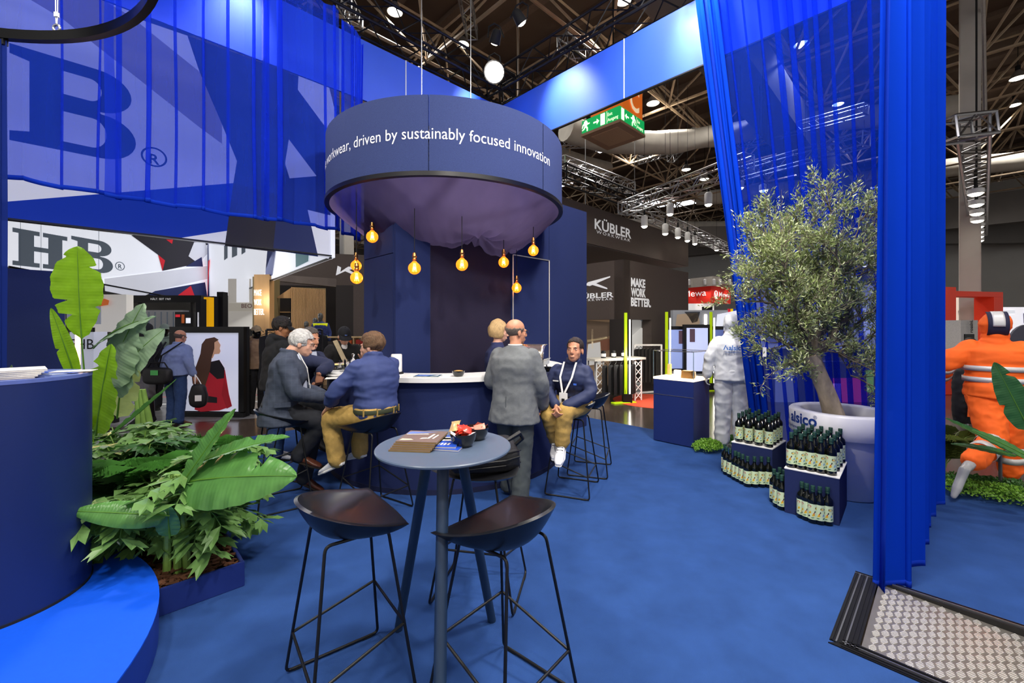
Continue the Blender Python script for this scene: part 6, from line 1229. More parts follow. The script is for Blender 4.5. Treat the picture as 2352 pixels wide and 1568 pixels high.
# ================================================================ neighbouring stands
class Face:
    "an upright board between two floor points; at() finds the point of the board met by a sight line, so that print is laid out on the board itself"
    def __init__(s, P0, P1):
        s.P0, s.P1 = V((P0[0], P0[1], 0)), V((P1[0], P1[1], 0)); s.r = (s.P1-s.P0).normalized(); s.n = s.r.cross(V((0, 0, 1))).normalized()
        if s.n.dot(-s.P0) < 0: s.n = -s.n
    def at(s, px, py, off=0):
        d = V(((px-HX)/FPX, 1, -(py-HY)/FPX)); o = V((0, 0, CH)); t = (s.P0+s.n*off-o).dot(s.n)/d.dot(s.n); return o+d*t
    def poly(s, name, pts, m, parent, off=.01, t=0):
        P = [s.at(x, y) for x, y in pts]; b = MB()
        if t: b.add([p+s.n*off for p in P]+[p+s.n*(off-t) for p in P], [tuple(range(len(P))), tuple(range(len(P), 2*len(P)))[::-1]]+[(i, i+len(P), (i+1) % len(P)+len(P), (i+1) % len(P)) for i in range(len(P))])
        else: b.add([p+s.n*off for p in P], [tuple(range(len(P)))])
        return b.build(name, m, parent, world=True, fix=bool(t))
    def board(s, name, x0, y0, x1, y1, m, parent, off=0, t=.1, rect=True):
        "upright rectangular board whose opposite corners are seen at (x0,y0) and (x1,y1)"
        a, c = s.at(x0, y0), s.at(x1, y1); z0, z1 = min(a.z, c.z), max(a.z, c.z); P = [V((a.x, a.y, z0)), V((c.x, c.y, z0)), V((c.x, c.y, z1)), V((a.x, a.y, z1))]; b = MB()
        b.add([p+s.n*off for p in P]+[p+s.n*(off-t) for p in P], [(0, 1, 2, 3), (7, 6, 5, 4), (0, 4, 5, 1), (1, 5, 6, 2), (2, 6, 7, 3), (3, 7, 4, 0)]); return b.build(name, m, parent, world=parent is not None)
    def text(s, name, str_, x0, y0, x1, m, parent, off=.02, bold=0, hscale=1, spacing=1, caph=None):
        "lettering whose baseline starts at (x0,y0) and which ends at column x1"
        a = s.at(x0, y0); L = (s.at(x1, y0)-a); L = sqrt(L.x**2+L.y**2); rr = s.r if (s.at(x1, y0)-a).dot(s.r) > 0 else -s.r; vs, fs = text_mesh(str_, 1, bold=bold, spacing=spacing); xs = [v.x for v in vs]; k = L/(max(xs)-min(xs)); mn = min(xs); hscale = hscale if not caph else (s.at(x0, y0-caph).z-a.z)/(k*.70); b = MB(); b.add([a+rr*(v.x-mn)*k+V((0, 0, v.y*k*hscale))+s.n*off for v in vs], fs); return b.build(name, m, parent, world=True, fix=False)
def slabB(s, name, x0, x1, yt, yb, m, w, parent, off=.012):
    "slab-serif capital B with its two counters, drawn on the board between columns x0..x1"
    a0 = s.at(x0, (yt+yb)/2); a1 = s.at(x1, (yt+yb)/2); zt, zb = s.at(x0, yt).z, s.at(x0, yb).z; h = zt-zb
    def q(u, v, o=0): p = a0.lerp(a1, u); return V((p.x, p.y, zb+h*v))+s.n*(off+o)
    arc = lambda cx, cy, rx, ry: [(cx+rx*sin(k*pi/14), cy+ry*cos(k*pi/14)) for k in range(15)]
    out = [(0, 1)]+arc(.66, .76, .30, .24)+arc(.70, .25, .30, .25)+[(0, 0), (0, .1), (.14, .13), (.14, .87), (0, .9)]
    b = MB(); b.add([q(u, v) for u, v in out], [tuple(range(len(out)))]); b.build(name, m, parent, world=True, fix=False)
    for c in ([(.38, .87)]+arc(.60, .745, .1, .125)+[(.38, .62)], [(.38, .43)]+arc(.62, .265, .12, .165)+[(.38, .1)]): b = MB(); b.add([q(u, v, .006) for u, v in c], [tuple(range(len(c)))]); b.build('letter_counter', w, parent, world=True, fix=False)
def slabH(s, name, x0, x1, yt, yb, m, parent, off=.012):
    a0 = s.at(x0, (yt+yb)/2); a1 = s.at(x1, (yt+yb)/2); zt, zb = s.at(x0, yt).z, s.at(x0, yb).z; h = zt-zb
    def q(u, v): p = a0.lerp(a1, u); return V((p.x, p.y, zb+h*v))+s.n*off
    for r in ((0, 0, .47, .12), (.53, 0, 1, .12), (0, .88, .47, 1), (.53, .88, 1, 1), (.1, .12, .37, .88), (.63, .12, .9, .88), (.37, .44, .63, .57)):
        b = MB(); b.add([q(r[0], r[1]), q(r[2], r[1]), q(r[2], r[3]), q(r[0], r[3])], [(0, 1, 2, 3)]); b.build(name, m, parent, world=True, fix=False)
def rmark(s, cx, cy, r, m, parent):
    o = s.at(cx, cy); k = abs((s.at(cx+r, cy)-o).dot(s.r)); rr = s.r if (s.at(cx+r, cy)-o).dot(s.r) > 0 else -s.r; b = MB(); n = 28
    P = [o+rr*k*cos(2*pi*i/n)+V((0, 0, k*.95*sin(2*pi*i/n)))+s.n*.014 for i in range(n)]; Q = [o+rr*k*.84*cos(2*pi*i/n)+V((0, 0, k*.8*sin(2*pi*i/n)))+s.n*.014 for i in range(n)]; b.add(P+Q, [(i, (i+1) % n, n+(i+1) % n, n+i) for i in range(n)]); b.build('registered_ring', m, parent, world=True, fix=False)
    s.text('registered_letter', 'R', cx-r*.38, cy+r*.45, cx+r*.42, m, parent, .014, bold=.02)
tx = lambda n, c, e=.45: mat(n, c, .7, emit=e, ecol=c, var=.01)
tw = tx('lit_textile_white', '#d9dbe6', .45); twl = tx('lit_textile_bright', '#eef1fa', .6); tb_ = tx('lit_textile_blue', '#0a2f9a', .5); tn = tx('lit_textile_navy', '#2b3563', .3); tk = tx('lit_textile_black', '#34323a', .25); tg_ = tx('lit_textile_slate', '#4f5a68', .4); tm = tx('lit_textile_mauve', '#8c8694', .5); tr_ = tx('lit_textile_red', '#c8202e', .5); tt = tx('lit_textile_teal', '#47737a', .4); tdk = tx('lit_textile_letter', '#5a6470', .35); td2 = tx('lit_textile_dark_letter', '#243a6e', .3)
def parcan(q, lab, r=.1, aim=None, power=0, k=1, wire=1):
    o = thing('par_lamp', lab, 'lamp', q, group='spotlights on the silver trusses'); MB().lathe([(r*.6, .32*k), (r, .28*k), (r, 0), (r*.92, 0), (r*.9, .26*k), (0, .28*k)], n=16).build('housing', WHITE, o, smooth=.8); MB().lathe([(0, -.05), (r*.5, -.04), (r*.8, -.015), (r*.95, .02)], n=16).build('lens', lampglow, o, smooth=True); MB().bar((0, 0, .3*k), (0, 0, .5), .04, .04).build('clamp', BLACKM, o)
    if wire: MB().tube([(0, 0, .5), (0, 0, 10.3-q.z)], .006, 5).build('drop_wire', BLACKM, o)
    if power: light('par_light', 'SPOT', q, aim, power, (1, .9, .75), .1, 80, .6)
# ---- big hanging sign, near side
N0, N1 = dd(-3.2, 10.4), dd(4.02, 10.4); fN = Face(N0, N1); sg = thing('hanging_sign', 'huge hanging textile sign with a dark letter B and coloured polygons, behind the left curtain', 'sign', (N0+N1)/2+V((0, 0, 3.3)))
b = MB(); b.bar(N0+V((0, 0, 5.3))-fN.n*.08, N1+V((0, 0, 5.3))-fN.n*.08, .12, 4.0); b.build('frame', tn, sg, world=True)
def NP(pts, m, off=.01): fN.poly('print_field', [(x/2.904, y/2.904) for x, y in pts], m, sg, off)
NP([(-500, -900), (1300, -900), (1330, 0), (1250, 240), (1330, 480), (1480, 830), (1580, 1075), (1555, 1225), (55, 1345), (-500, 1380)], tw)
NP([(-100, -500), (480, -120), (870, 110), (1330, 480), (1480, 830), (1480, 960), (1330, 850), (420, 130), (-300, -300)], tm, .012)
NP([(870, -300), (1400, -300), (1900, 0), (1900, 240), (1250, 240), (870, 110)], tn, .014)
NP([(1250, 240), (1990, 510), (1985, 600), (2170, 850), (2190, 1450), (1555, 1225), (1580, 1075), (1480, 830), (1330, 470)], tn, .013)
NP([(1990, 500), (2190, 570), (2300, 1000), (2170, 850), (1985, 600)], tw, .016); NP([(1925, 930), (2110, 1175), (1930, 1190), (1900, 1090)], tw, .016)
NP([(-500, 1380), (55, 1345), (1555, 1222), (1540, 1450), (1512, 1545), (1165, 1595), (-500, 1390)], tb_, .016)
NP([(1555, 1222), (1860, 1300), (1830, 1680), (1490, 1640), (1512, 1545)], tk, .017); NP([(1860, 1250), (2050, 1400), (2120, 1712), (1820, 1670)], tn, .018); NP([(2050, 1400), (2215, 1440), (2215, 1730), (2120, 1712)], tw, .019); NP([(1165, 1593), (1512, 1540), (1498, 1640)], tw, .02)
slabB(fN, 'letter', 22, 312, 100, 322, td2, tw, sg, .02); rmark(fN, 354, 361, 30, td2, sg)
b = MB(); b.bar(N0+V((0, 0, 3.3)), N1+V((0, 0, 3.3)), .14, .03); b.build('bottom_rail', BLACK, sg, world=True)
# ---- far sides of the sign ring, seen from below
R0 = dd(4.02, 10.45); K0 = V(((478-HX)/FPX*20, 20, 0)); L0 = V(((20-HX)/FPX*13, 13, 0)); L1 = K0+(L0-K0)*1.5
fR, fL = Face(R0, K0), Face(K0, L1)
s2 = thing('hanging_sign', 'lit white inner side of the hanging sign with large grey letters HB', 'sign', (K0+L1)/2+V((0, 0, 3)))
fL.poly('print_field', [(-260, 440), (488, 520), (478, 698), (20, 612), (-260, 562)], twl, s2, .0, .08)
fL.poly('print_field', [(300, 540), (478, 530), (478, 560), (432, 588), (455, 605), (372, 622), (362, 585)], tk, s2, .02); fL.poly('print_field', [(362, 585), (378, 598), (372, 622)], tr_, s2, .025); fL.poly('print_field', [(432, 588), (445, 556), (470, 556), (478, 580), (455, 605)], tw, s2, .025)
fL.poly('print_field', [(238, 640), (478, 610), (478, 640), (355, 668), (320, 684), (240, 668)], tw, s2, .022); fL.poly('print_field', [(355, 668), (470, 648), (478, 698), (340, 676)], tn, s2, .025); fL.poly('print_field', [(437, 656), (447, 683), (402, 682)], tr_, s2, .03); fL.poly('print_field', [(380, 550), (396, 550), (394, 560)], tr_, s2, .03); fL.poly('print_field', [(425, 612), (462, 590), (465, 612)], tn, s2, .03)
slabH(fL, 'letter', 28, 154, 522, 608, tdk, s2); slabB(fL, 'letter', 163, 259, 541, 619, tdk, twl, s2); rmark(fL, 275, 611, 11, tdk, s2)
for x in (45, 92, 225): fL.poly('panel_joint', [(x, 500), (x+1, 500), (x+1, 660), (x, 660)], tg_, s2, .03)
s3 = thing('hanging_sign', 'lit white inner side of the hanging sign rising to the right, letters cut off', 'sign', (R0+K0)/2+V((0, 0, 3)))
fR.poly('print_field', [(478, 500), (762, 480), (762, 591), (478, 698)], twl, s3, .0, .08)
fR.poly('print_field', [(622, 500), (645, 500), (627, 632), (610, 640)], tn, s3, .02); fR.poly('print_field', [(680, 520), (714, 520), (710, 600), (681, 614)], tt, s3, .02); fR.poly('print_field', [(472, 540), (480, 540), (483, 690), (470, 697)], tn, s3, .03); fR.poly('print_field', [(480, 600), (484, 595), (478, 690)], tr_, s3, .035); fR.poly('print_field', [(462, 640), (470, 650), (474, 690), (466, 680)], tt, s3, .03)
for i, (x, w_) in enumerate(((516, 8), (534, 12), (556, 9))): fR.poly('letter', [(x, 500), (x+w_, 500), (x+w_, 592-(x-516)*.33), (x, 598-(x-516)*.33)], tdk, s3, .02)
b = MB(); b.tube([s_.at(x, y, .03) for s_, x, y in ((fL, 20, 612), (fL, 478, 698))], .03, 5); b.tube([fR.at(478, 698, .03), fR.at(760, 592, .03)], .03, 5); b.build('bottom_rail', BLACK, s3, world=True)
light('sign_light', 'AREA', (-9.5, 13, 3.2), (-8, 11, 0), 120, (.95, .97, 1), 4)
# ---- navy wall with light tube at the left
w0 = V((-6.2, 3.0, 0)); w1 = V((-4.69, 4.47, 0)); wl = struct(MB().bar(w0+V((0, 0, 1.085)), w1+V((0, 0, 1.085)), .12, 2.17).build('wall_stand_left', NAVY))
q = w1+V((.07, .06, 0)); lt = thing('light_tube', 'warm vertical light tube at the edge of the navy wall behind the banana leaf', 'lamp', q); MB().tube([(0, 0, .9), (0, 0, 1.92)], .02, 12).build('tube', glow('warm_tube', '#ffc98a', 14), lt, smooth=True); MB().tube([(0, 0, 0), (0, 0, .9)], .014, 8).build('pole', BLACK, lt); MB().tube([(0, 0, 1.92), (0, 0, 1.97)], .022, 10).build('end_cap', BLACK, lt)
light('tube_light', 'POINT', q+V((.05, 0, 1.4)), (0, 0, 0), 12, (1, .65, .3), .1)
# ---- poster frame with printed woman
PF = Face(ptY(393, 750, 8.0), ptY(563, 750, 7.9)); po = thing('poster_frame', 'black framed poster of a long-haired woman in a red jacket, seen from behind', 'poster', PF.at(478, 955)-V((0, 0, .0))); po.location.z = -.08
PF.board('frame_back', 393, 750, 563, 957, BLACKM, po, -.02, .1)
for a in ((393, 750, 563, 764), (393, 945, 563, 959), (393, 764, 411, 945), (551, 764, 563, 945)): PF.board('frame_bar', *a, BLACK, po, .04, .08)
PF.board('print', 411, 764, 551, 945, tx('poster_ground', '#c9cde0', .55), po, .0, .01)
pr = lambda n, c: tx(n, c, .3)
PF.poly('print_shape', [(455, 890), (462, 850), (478, 832), (505, 826), (518, 850), (527, 905), (534, 932), (505, 942), (462, 945), (448, 940)], pr('poster_red', '#a31f2c'), po, .012)
PF.poly('print_shape', [(478, 832), (505, 826), (517, 845), (516, 868), (500, 870), (478, 850)], pr('poster_black', '#1c191c'), po, .014); PF.poly('print_shape', [(455, 905), (500, 912), (500, 925), (455, 922)], pr('poster_black', '#1c191c'), po, .014); PF.poly('print_shape', [(516, 868), (527, 905), (534, 932), (522, 938), (510, 905)], pr('poster_red2', '#8f1a26'), po, .0135)
PF.poly('print_shape', [(490, 778), (502, 782), (508, 792), (506, 800), (508, 806), (505, 812), (494, 813), (490, 822), (480, 822), (478, 800)], pr('poster_skin', '#c79a7c'), po, .015)
PF.poly('print_shape', [(494, 774), (504, 780), (494, 786), (494, 800), (488, 820), (484, 850), (478, 870), (470, 895), (455, 898), (444, 880), (442, 862), (452, 840), (462, 812), (465, 790), (474, 778)], pr('poster_hair', '#4a3226'), po, .017)
# ---- street stand furniture behind
def sboard(name, lab, cat, x0, y0, x1, y1, Y, m, t=.15, parts=(), slant=0):
    f = Face(ptY(x0, y0, Y), ptY(x1, y0, Y+slant)); q = f.at((x0+x1)/2, y1); o = thing(name, lab, cat, q); f.board('panel', x0, y0, x1, y1, m, o, 0, t)
    if q.z > -.05:
        for x in (x0+(x1-x0)*.15, x1-(x1-x0)*.15): p_ = f.at(x, y1)-f.n*t*.5; MB().bar((p_.x, p_.y, -.08), (p_.x, p_.y, p_.z), .06, .06).build('support_post', BLACKM, o, world=True)
    for kind, a, mm in parts:
        if kind == 'b': f.board('panel', *a, mm, o, .02, .05)
        elif kind == 't': f.text('lettering', *a, mm, o, .06)
        elif kind == 'p': f.poly('print_shape', a, mm, o, .06)
    return o, f
dkt = mat('dark_brown_panel', '#2d2724', .75, var=.05); brn = mat('brown_stand_wall', '#574c46', .8, var=.05); brl = mat('brown_stand_beam', '#6b605a', .7, var=.04); neonw = glow('neon_white', '#fffdf4', 2.2)
sboard('stand_header', 'black header board with small white words under the white hanging sign', 'sign', 288, 678, 462, 694, 11.5, BLACKM, .2, [('t', ('H\u00c4LT. SEIT 1969', 350, 689, 396), WPRINT)])
sboard('backwall', 'white backwall with an orange picture and cut off lettering behind the banana leaf', 'wall panel', 155, 676, 290, 762, 10.5, tx('backwall_white', '#d8d4cc', .3), .2, [('b', (155, 700, 232, 744), tx('screen_grey', '#8f96a4', .3)), ('p', [(228, 690), (245, 686), (256, 690), (254, 700), (232, 704)], tx('picture_orange', '#c8642c', .4)), ('t', ('OFFICE', 214, 686, 243), mat('brown_print', '#7a5a44', .6)), ('b', (155, 744, 180, 762), BLACKM)])
sboard('white_counter', 'white counter wall with black slab letters behind the banana stems', 'counter', 160, 762, 215, 915, 8.8, tx('counter_white', '#cfd3e0', .25), .3, [('b', (158, 752, 215, 762), BLACK), ('t', ('FHB', 167, 801, 222), BLACKM)])
sboard('dark_post', 'narrow black post behind the banana leaves', 'post', 244, 930, 262, 980, 7.4, BLACKM, .1)
sboard('container_wall', 'long grey container wall in the background left', 'wall panel', 290, 712, 420, 780, 16, mat('container_grey', '#b9bbbf', .7), .3, [('b', (i, 716, i+1, 778), tg_) for i in range(300, 420, 14)])
sboard('shop_display', 'black display cabinet with coloured boxes in the background left', 'cabinet', 402, 716, 442, 752, 12.8, BLACKM, .4, [('b', (404, 722, 414, 728), tr_), ('b', (418, 722, 424, 742), mat('orange_box', '#d86a2a', .6)), ('b', (428, 730, 438, 742), twl)])
sboard('totem', 'black totem with white vertical lettering left of the yellow post', 'totem', 450, 686, 461, 752, 10.6, BLACKM, .2, [('b', (455, 717, 457, 750), WPRINT)])
sboard('yellow_post', 'bright yellow post under the corner of the white hanging sign', 'post', 468, 682, 479, 752, 11, tx('yellow_panel', '#e8a800', .5), .2)
sboard('black_post', 'black post just right of the yellow post', 'post', 480, 680, 492, 752, 11.2, BLACKM, .2)
sboard('black_post', 'black post second to the right of the yellow post', 'post', 498, 670, 512, 752, 11.4, BLACKM, .2)
sboard('backwall', 'light backwall with a dark red brand word at the left of the wooden pillar', 'wall panel', 524, 640, 585, 755, 15, tx('backwall_grey', '#cfcac2', .3), .2, [('b', (526, 696, 584, 714), tx('header_beige', '#c4beb2', .3)), ('t', ('BEO', 557, 707, 581), mat('maroon_print', '#7a2630', .6)), ('b', (544, 640, 572, 694), twl), ('b', (512, 722, 522, 742), tx('blue_poster', '#3040b0', .5))])
sboard('glass_front', 'pale glazed front far behind the yellow post', 'wall panel', 500, 620, 560, 690, 22, tx('pale_glazing', '#c8d0d8', .5), .2, [('b', (500+i*12, 622, 502+i*12, 690), tg_) for i in range(5)])
# clothes rail row (black garments) behind the seated people
rl = thing('clothes_rail', 'black clothes rail behind the man in the hoodie', 'rack', ptY(650, 800, 7.6)); rl.location.z = -.08
q0, q1 = ptY(612, 757, 7.6), ptY(740, 757, 8.2); MB().tube([q0, q1], .02, 8).build('rail', BLACK, rl, world=True)
for q in (q0, q1): MB().tube([q, V((q.x, q.y, -.08))], .02, 8).build('upright', BLACK, rl, world=True)
jeansm = mat('navy_garment', '#22304a', .9, var=.2)
def garment(name, lab, q, h, w, m, rz, grp):
    b = MB(); rings = []
    for k, (z, a, c) in enumerate(((0, .4, .8), (-.03, .9, 1), (-.25, .95, .9), (-.6, .9, .95), (-.9, 1, 1.1), (-1, .98, 1.0))): rings.append([V((w*a*cos(2*pi*j/14)*(1+.08*sin(3*j)), .035*c*(1+.5*sin(j*2.3)*(.3+.7*k/5))*sin(2*pi*j/14), z*h)) for j in range(14)])
    b.loft(rings); M = Matrix.Translation(q) @ Matrix.Rotation(rz, 4, 'Z'); b.v = [tuple(M @ V(v)) for v in b.v]; o = b.build(name, m, smooth=True); tag(o, lab, 'garment', grp); MB().tube([M @ V((-w*.8, 0, .0)), M @ V((0, 0, .06)), M @ V((w*.8, 0, .0))], .006, 5).build('hanger', BLACK, o, world=True); MB().tube([M @ V((0, 0, .06)), M @ V((0, 0, .1))], .004, 5).build('hook', ALU, o, world=True); return o
for i in range(9): q = q0.lerp(q1, (i+.5)/9)-V((0, 0, .1)); garment('hanging_garment', 'dark garment hanging on the black clothes rail, %s from left' % ord_word(i), q, .8, .2, jeansm if i % 2 else BLACKM, 1.1, 'garments on the black rail')
# ---- brown stand behind the bar, left part
st = thing('trade_stand', 'dark brown trade stand with slatted wood box and glowing words, left of the bar', 'stand', ptY(700, 860, 14)); st.location.z = -.08
oak = mat('light_oak', '#c79a66', .6, var=.15, scale=6, stretch=(1, 1, .1)); oakd = mat('olive_oak', '#80714f', .6, var=.15, scale=6, stretch=(1, 1, .1))
fA = Face(ptY(600, 600, 15.5), ptY(850, 600, 16.5)); fA.board('back_panel', 590, 575, 852, 860, brn, st, 0, .2); fA.board('back_panel', 630, 655, 772, 860, mat('stand_interior', '#1d1613', .8), st, .1, .05)
fB = Face(ptY(628, 650, 14.2), ptY(772, 650, 14.9)); fB.poly('header_beam', [(628, 630), (772, 640), (772, 659), (628, 644)], brl, st, .05, .3)
fC = Face(ptY(772, 650, 14.0), ptY(845, 650, 14.0)); fC.board('wall_panel', 772, 655, 812, 860, dkt, st, 0, .2); fC.board('wall_panel', 812, 640, 845, 860, brn, st, .02, .2)
fC.poly('emblem', [(784, 613), (792, 617), (790, 627), (808, 615), (836, 616), (836, 619), (808, 622), (780, 635)], WPRINT, st, .3); fC.poly('emblem', [(803, 618), (832, 636), (834, 639), (830, 638), (798, 624)], WPRINT, st, .31)
fD = Face(ptY(580, 650, 13.4), ptY(619, 650, 13.4)); fD.board('wood_pillar', 580, 635, 619, 860, oakd, st, 0, .6); fD2 = Face(ptY(619, 650, 13.35), ptY(630, 650, 13.6)); fD2.board('wood_pillar', 619, 630, 630, 860, oak, st, 0, .5)
for i, s_ in enumerate(('MAKE', 'WORK', 'BETTER.')): fD.text('glowing_words', s_, 586, 679+i*22, 603 if i < 2 else 609, neonw, st, .06, bold=.0, caph=14)
light('neon_light', 'POINT', fD.at(597, 690, .4), (0, 0, 0), 14, (1, .98, .9), .2)
fE = Face(ptY(669, 700, 13.9), ptY(748, 700, 14.3)); fE.board('slat_box', 669, 659, 748, 860, oakd, st, -.03, .9)
for i in range(24): x = 669+i*79/24; fE.board('slat', x, 659+i*.25, x+2.3, 860, oak, st, .0, .03)
fE.poly('box_ceiling', [(632, 684), (668, 660), (668, 684)], oak, st, -.1, .05); fA.board('glowing_strip', 644, 730, 669, 734, neonw, st, .3, .03); fA.board('interior_shelf', 630, 716, 669, 718, oak, st, .3, .2)
fF = Face(ptY(700, 790, 12.0), ptY(850, 790, 12.0)); o = thing('birch_shelf', 'low birch shelf unit with orange and yellow goods behind the man in the black cap', 'shelf', fF.at(770, 860)); o.location.z = -.08
for a in ((700, 773, 850, 776), (700, 776, 703, 880), (734, 776, 737, 880), (810, 776, 813, 880), (847, 776, 850, 880), (700, 800, 850, 802)): fF.board('board', *a, mat('birch_ply', '#c9a878', .6), o, 0, .4)
for i, (a, c) in enumerate((((705, 782, 730, 800), '#c8b820'), ((740, 784, 770, 800), '#3a3430'), ((775, 780, 806, 800), '#d8622a'), ((816, 780, 845, 790), '#b8342a'), ((705, 804, 732, 850), '#c8c010'), ((815, 804, 846, 850), '#e06a20'))): tag(fF.board('folded_goods', *a, mat('goods'+c, c, .7, var=.2), None, -.05, .2), ['yellow folded goods on the upper left of the birch shelf', 'dark folded goods on the birch shelf', 'orange folded goods in the middle of the birch shelf', 'red folded goods at the upper right of the birch shelf', 'yellow folded goods on the lower left of the birch shelf', 'orange folded goods on the lower right of the birch shelf'][i], 'goods')
# ---- brown stand, right part: hanging header and building
bx = thing('hanging_header', 'dark brown hanging header with white brand lettering, right of the bar wall', 'sign', dd(12, 8)+V((0, 0, 4.0)))
MB().prism([tuple(dd(a, b_))[:2] for a, b_ in ((6, 7.27), (16.87, 7.27), (16.87, 9.6), (6, 9.6))], 4.0, 5.1).build('box', brn, bx, world=True); MB().prism([tuple(dd(a, b_))[:2] for a, b_ in ((6.05, 7.32), (16.82, 7.32), (16.82, 9.5), (6.05, 9.5))], 3.985, 4.0).build('soffit', mat('grey_soffit', '#8b8683', .7), bx, world=True)
fH = Face(dd(6, 7.27), dd(16.87, 7.27)); fH.text('lettering', 'K\u00dcBLER', 1364, 525, 1448, WPRINT, bx, .03, bold=.02, caph=23); fH.text('lettering', 'WORKWEAR', 1368, 535.5, 1445, WPRINT, bx, .03, spacing=1.35, caph=7)
bd = thing('stand_building', 'dark brown stand building with white slogan, right of the young man', 'stand', V((2.99, 11.36, -.08)))
Pc = V((2.99, 11.36, 0)); fl1, fr1 = Face(Pc, Pc+D1*5), Face(Pc, Pc+D2*4); 
def wallbox(P, d, L, z0, z1, th, m, nm='wall_panel'):
    n_ = V((d.y, -d.x, 0)); n_ = n_ if n_.dot(P) > 0 else -n_
    b = MB(); b.add([P+V((0, 0, z0)), P+d*L+V((0, 0, z0)), P+d*L+V((0, 0, z1)), P+V((0, 0, z1))]+[p_+n_*th for p_ in (P+V((0, 0, z0)), P+d*L+V((0, 0, z0)), P+d*L+V((0, 0, z1)), P+V((0, 0, z1)))], [(0, 1, 2, 3), (7, 6, 5, 4), (0, 4, 5, 1), (1, 5, 6, 2), (2, 6, 7, 3), (3, 7, 4, 0)]); return b.build(nm, m, bd, world=True)
wallbox(Pc, D1, 5, 1.8, 3.4, .3, brn); wallbox(Pc, D2, 4.0, 1.8, 3.4, .3, brn); wallbox(Pc, D1, .45, -.08, 1.8, .3, dkt); wallbox(Pc+D2*.05, D2, .35, -.08, 1.8, .3, dkt); wallbox(Pc+D2*1.5, D2, 2.0, -.08, 1.8, .3, brn)
warm = tx('workshop_picture', '#7d6650', .5); wallbox(Pc+D1*.45+V((.3, .25, 0)), D1, 4, -.08, 1.8, .1, warm, 'picture_wall'); wallbox(Pc+D2*.4+V((-.2, .3, 0)), D2, 1.1, -.08, 1.8, .1, tx('hall_picture', '#a9a7a4', .5), 'picture_wall')
fp = Face(Pc+D1*.45+V((.25, .2, 0)), Pc+D1*4.45+V((.25, .2, 0)))
for pts, c in (([(1347, 735), (1405, 740), (1405, 770), (1347, 790)], '#5a4a3c'), ([(1350, 780), (1395, 772), (1396, 776), (1350, 786)], '#c9b48c'), ([(1352, 790), (1380, 785), (1382, 835), (1347, 840)], '#c8c6c2'), ([(1380, 782), (1412, 775), (1414, 800), (1384, 808)], '#6b4433'), ([(1360, 755), (1364, 755), (1364, 800), (1360, 800)], '#d8c4a0')): fp.poly('picture_shape', pts, tx('pic'+c, c, .4), bd, .03)
fp2 = Face(Pc+D2*.4+V((-.2, .25, 0)), Pc+D2*1.5+V((-.2, .25, 0)))
for pts, c in (([(1450, 770), (1470, 752), (1490, 760), (1493, 830), (1448, 840)], '#cfcdc8'), ([(1468, 735), (1492, 735), (1492, 750)], '#4a5058')): fp2.poly('picture_shape', pts, tx('pic'+c, c, .5), bd, .03)
fl1.text('lettering', 'K\u00dcBLER', 1324, 687, 1411, WPRINT, bd, .03, bold=.02, caph=11); fl1.text('lettering', 'WORKWEAR', 1328, 693, 1408, WPRINT, bd, .03, spacing=1.35, caph=5); fl1.text('lettering', 'WORKWEAR', 1328, 689+15-14, 1408, WPRINT, bd, .03) if False else None
fl1.poly('emblem', [(1345, 655), (1352, 648), (1403, 634), (1403, 637), (1356, 657)], WPRINT, bd, .03); fl1.poly('emblem', [(1362, 647), (1396, 661), (1397, 664), (1391, 663), (1354, 652)], WPRINT, bd, .032)
for i, s_ in enumerate(('MAKE', 'WORK', 'BETTER.')): fr1.text('slogan', s_, 1447, 656.5+22.6*i, (1480, 1481, 1493)[i], WPRINT, bd, .03, bold=.045, caph=18.5)
for a in (8, 11, 14): MB().tube([dd(a, 8)+V((0, 0, 5.1)), dd(a, 8)+V((0, 0, 10.3))], .012, 5).build('suspension_wire', ALU, bx, world=True)
# ---- round red mat, green posts, racks
fq = ground(1500, 922, -.08); tag(MB().lathe([(0, 0), (.95, 0), (.95, .006), (0, .006)], (fq.x+.1, fq.y+.1, -.08), 40).build('round_mat', mat('orange_red_mat', '#e2502e', .8)), 'round orange-red floor mat behind the display cabinet', 'mat')
lime = tx('lime_panel', '#b8d800', .3); ledw = glow('white_led', '#fff6e6', 8)
for i, (px, yt, yb, Y, lab) in enumerate(((1437, 718, 925, 9.4, 'lime green light post with a black foot, left of the round mat'), (1531, 716, 880, 10.5, 'lime green post behind the glass display case'), (1633, 716, 790, 11.2, 'lime green post left of the white coverall'))):
    a = ptY(px, yt, Y); o = thing('lime_post', lab, 'post', (a.x, a.y, -.08)); h = a.z+.08; MB().box((0, 0, h/2+.02), (.06, .05, h-.04)).build('post', lime, o, bevel=.004)
    MB().box((.1, .03, h/2), (.022, .03, h*.85)).build('light_strip', ledw, o); MB().box((.03, 0, .1), (.2, .14, .2)).build('foot_block', BLACK, o, bevel=.01); MB().box((-.05, -.03, .012), (.55, .16, .024), .3).build('foot_plate', lime, o, bevel=.004)
    if i == 0: light('post_light', 'POINT', (a.x+.1, a.y-.15, 1.0), (0, 0, 0), 25, (1, .95, .85), .1)
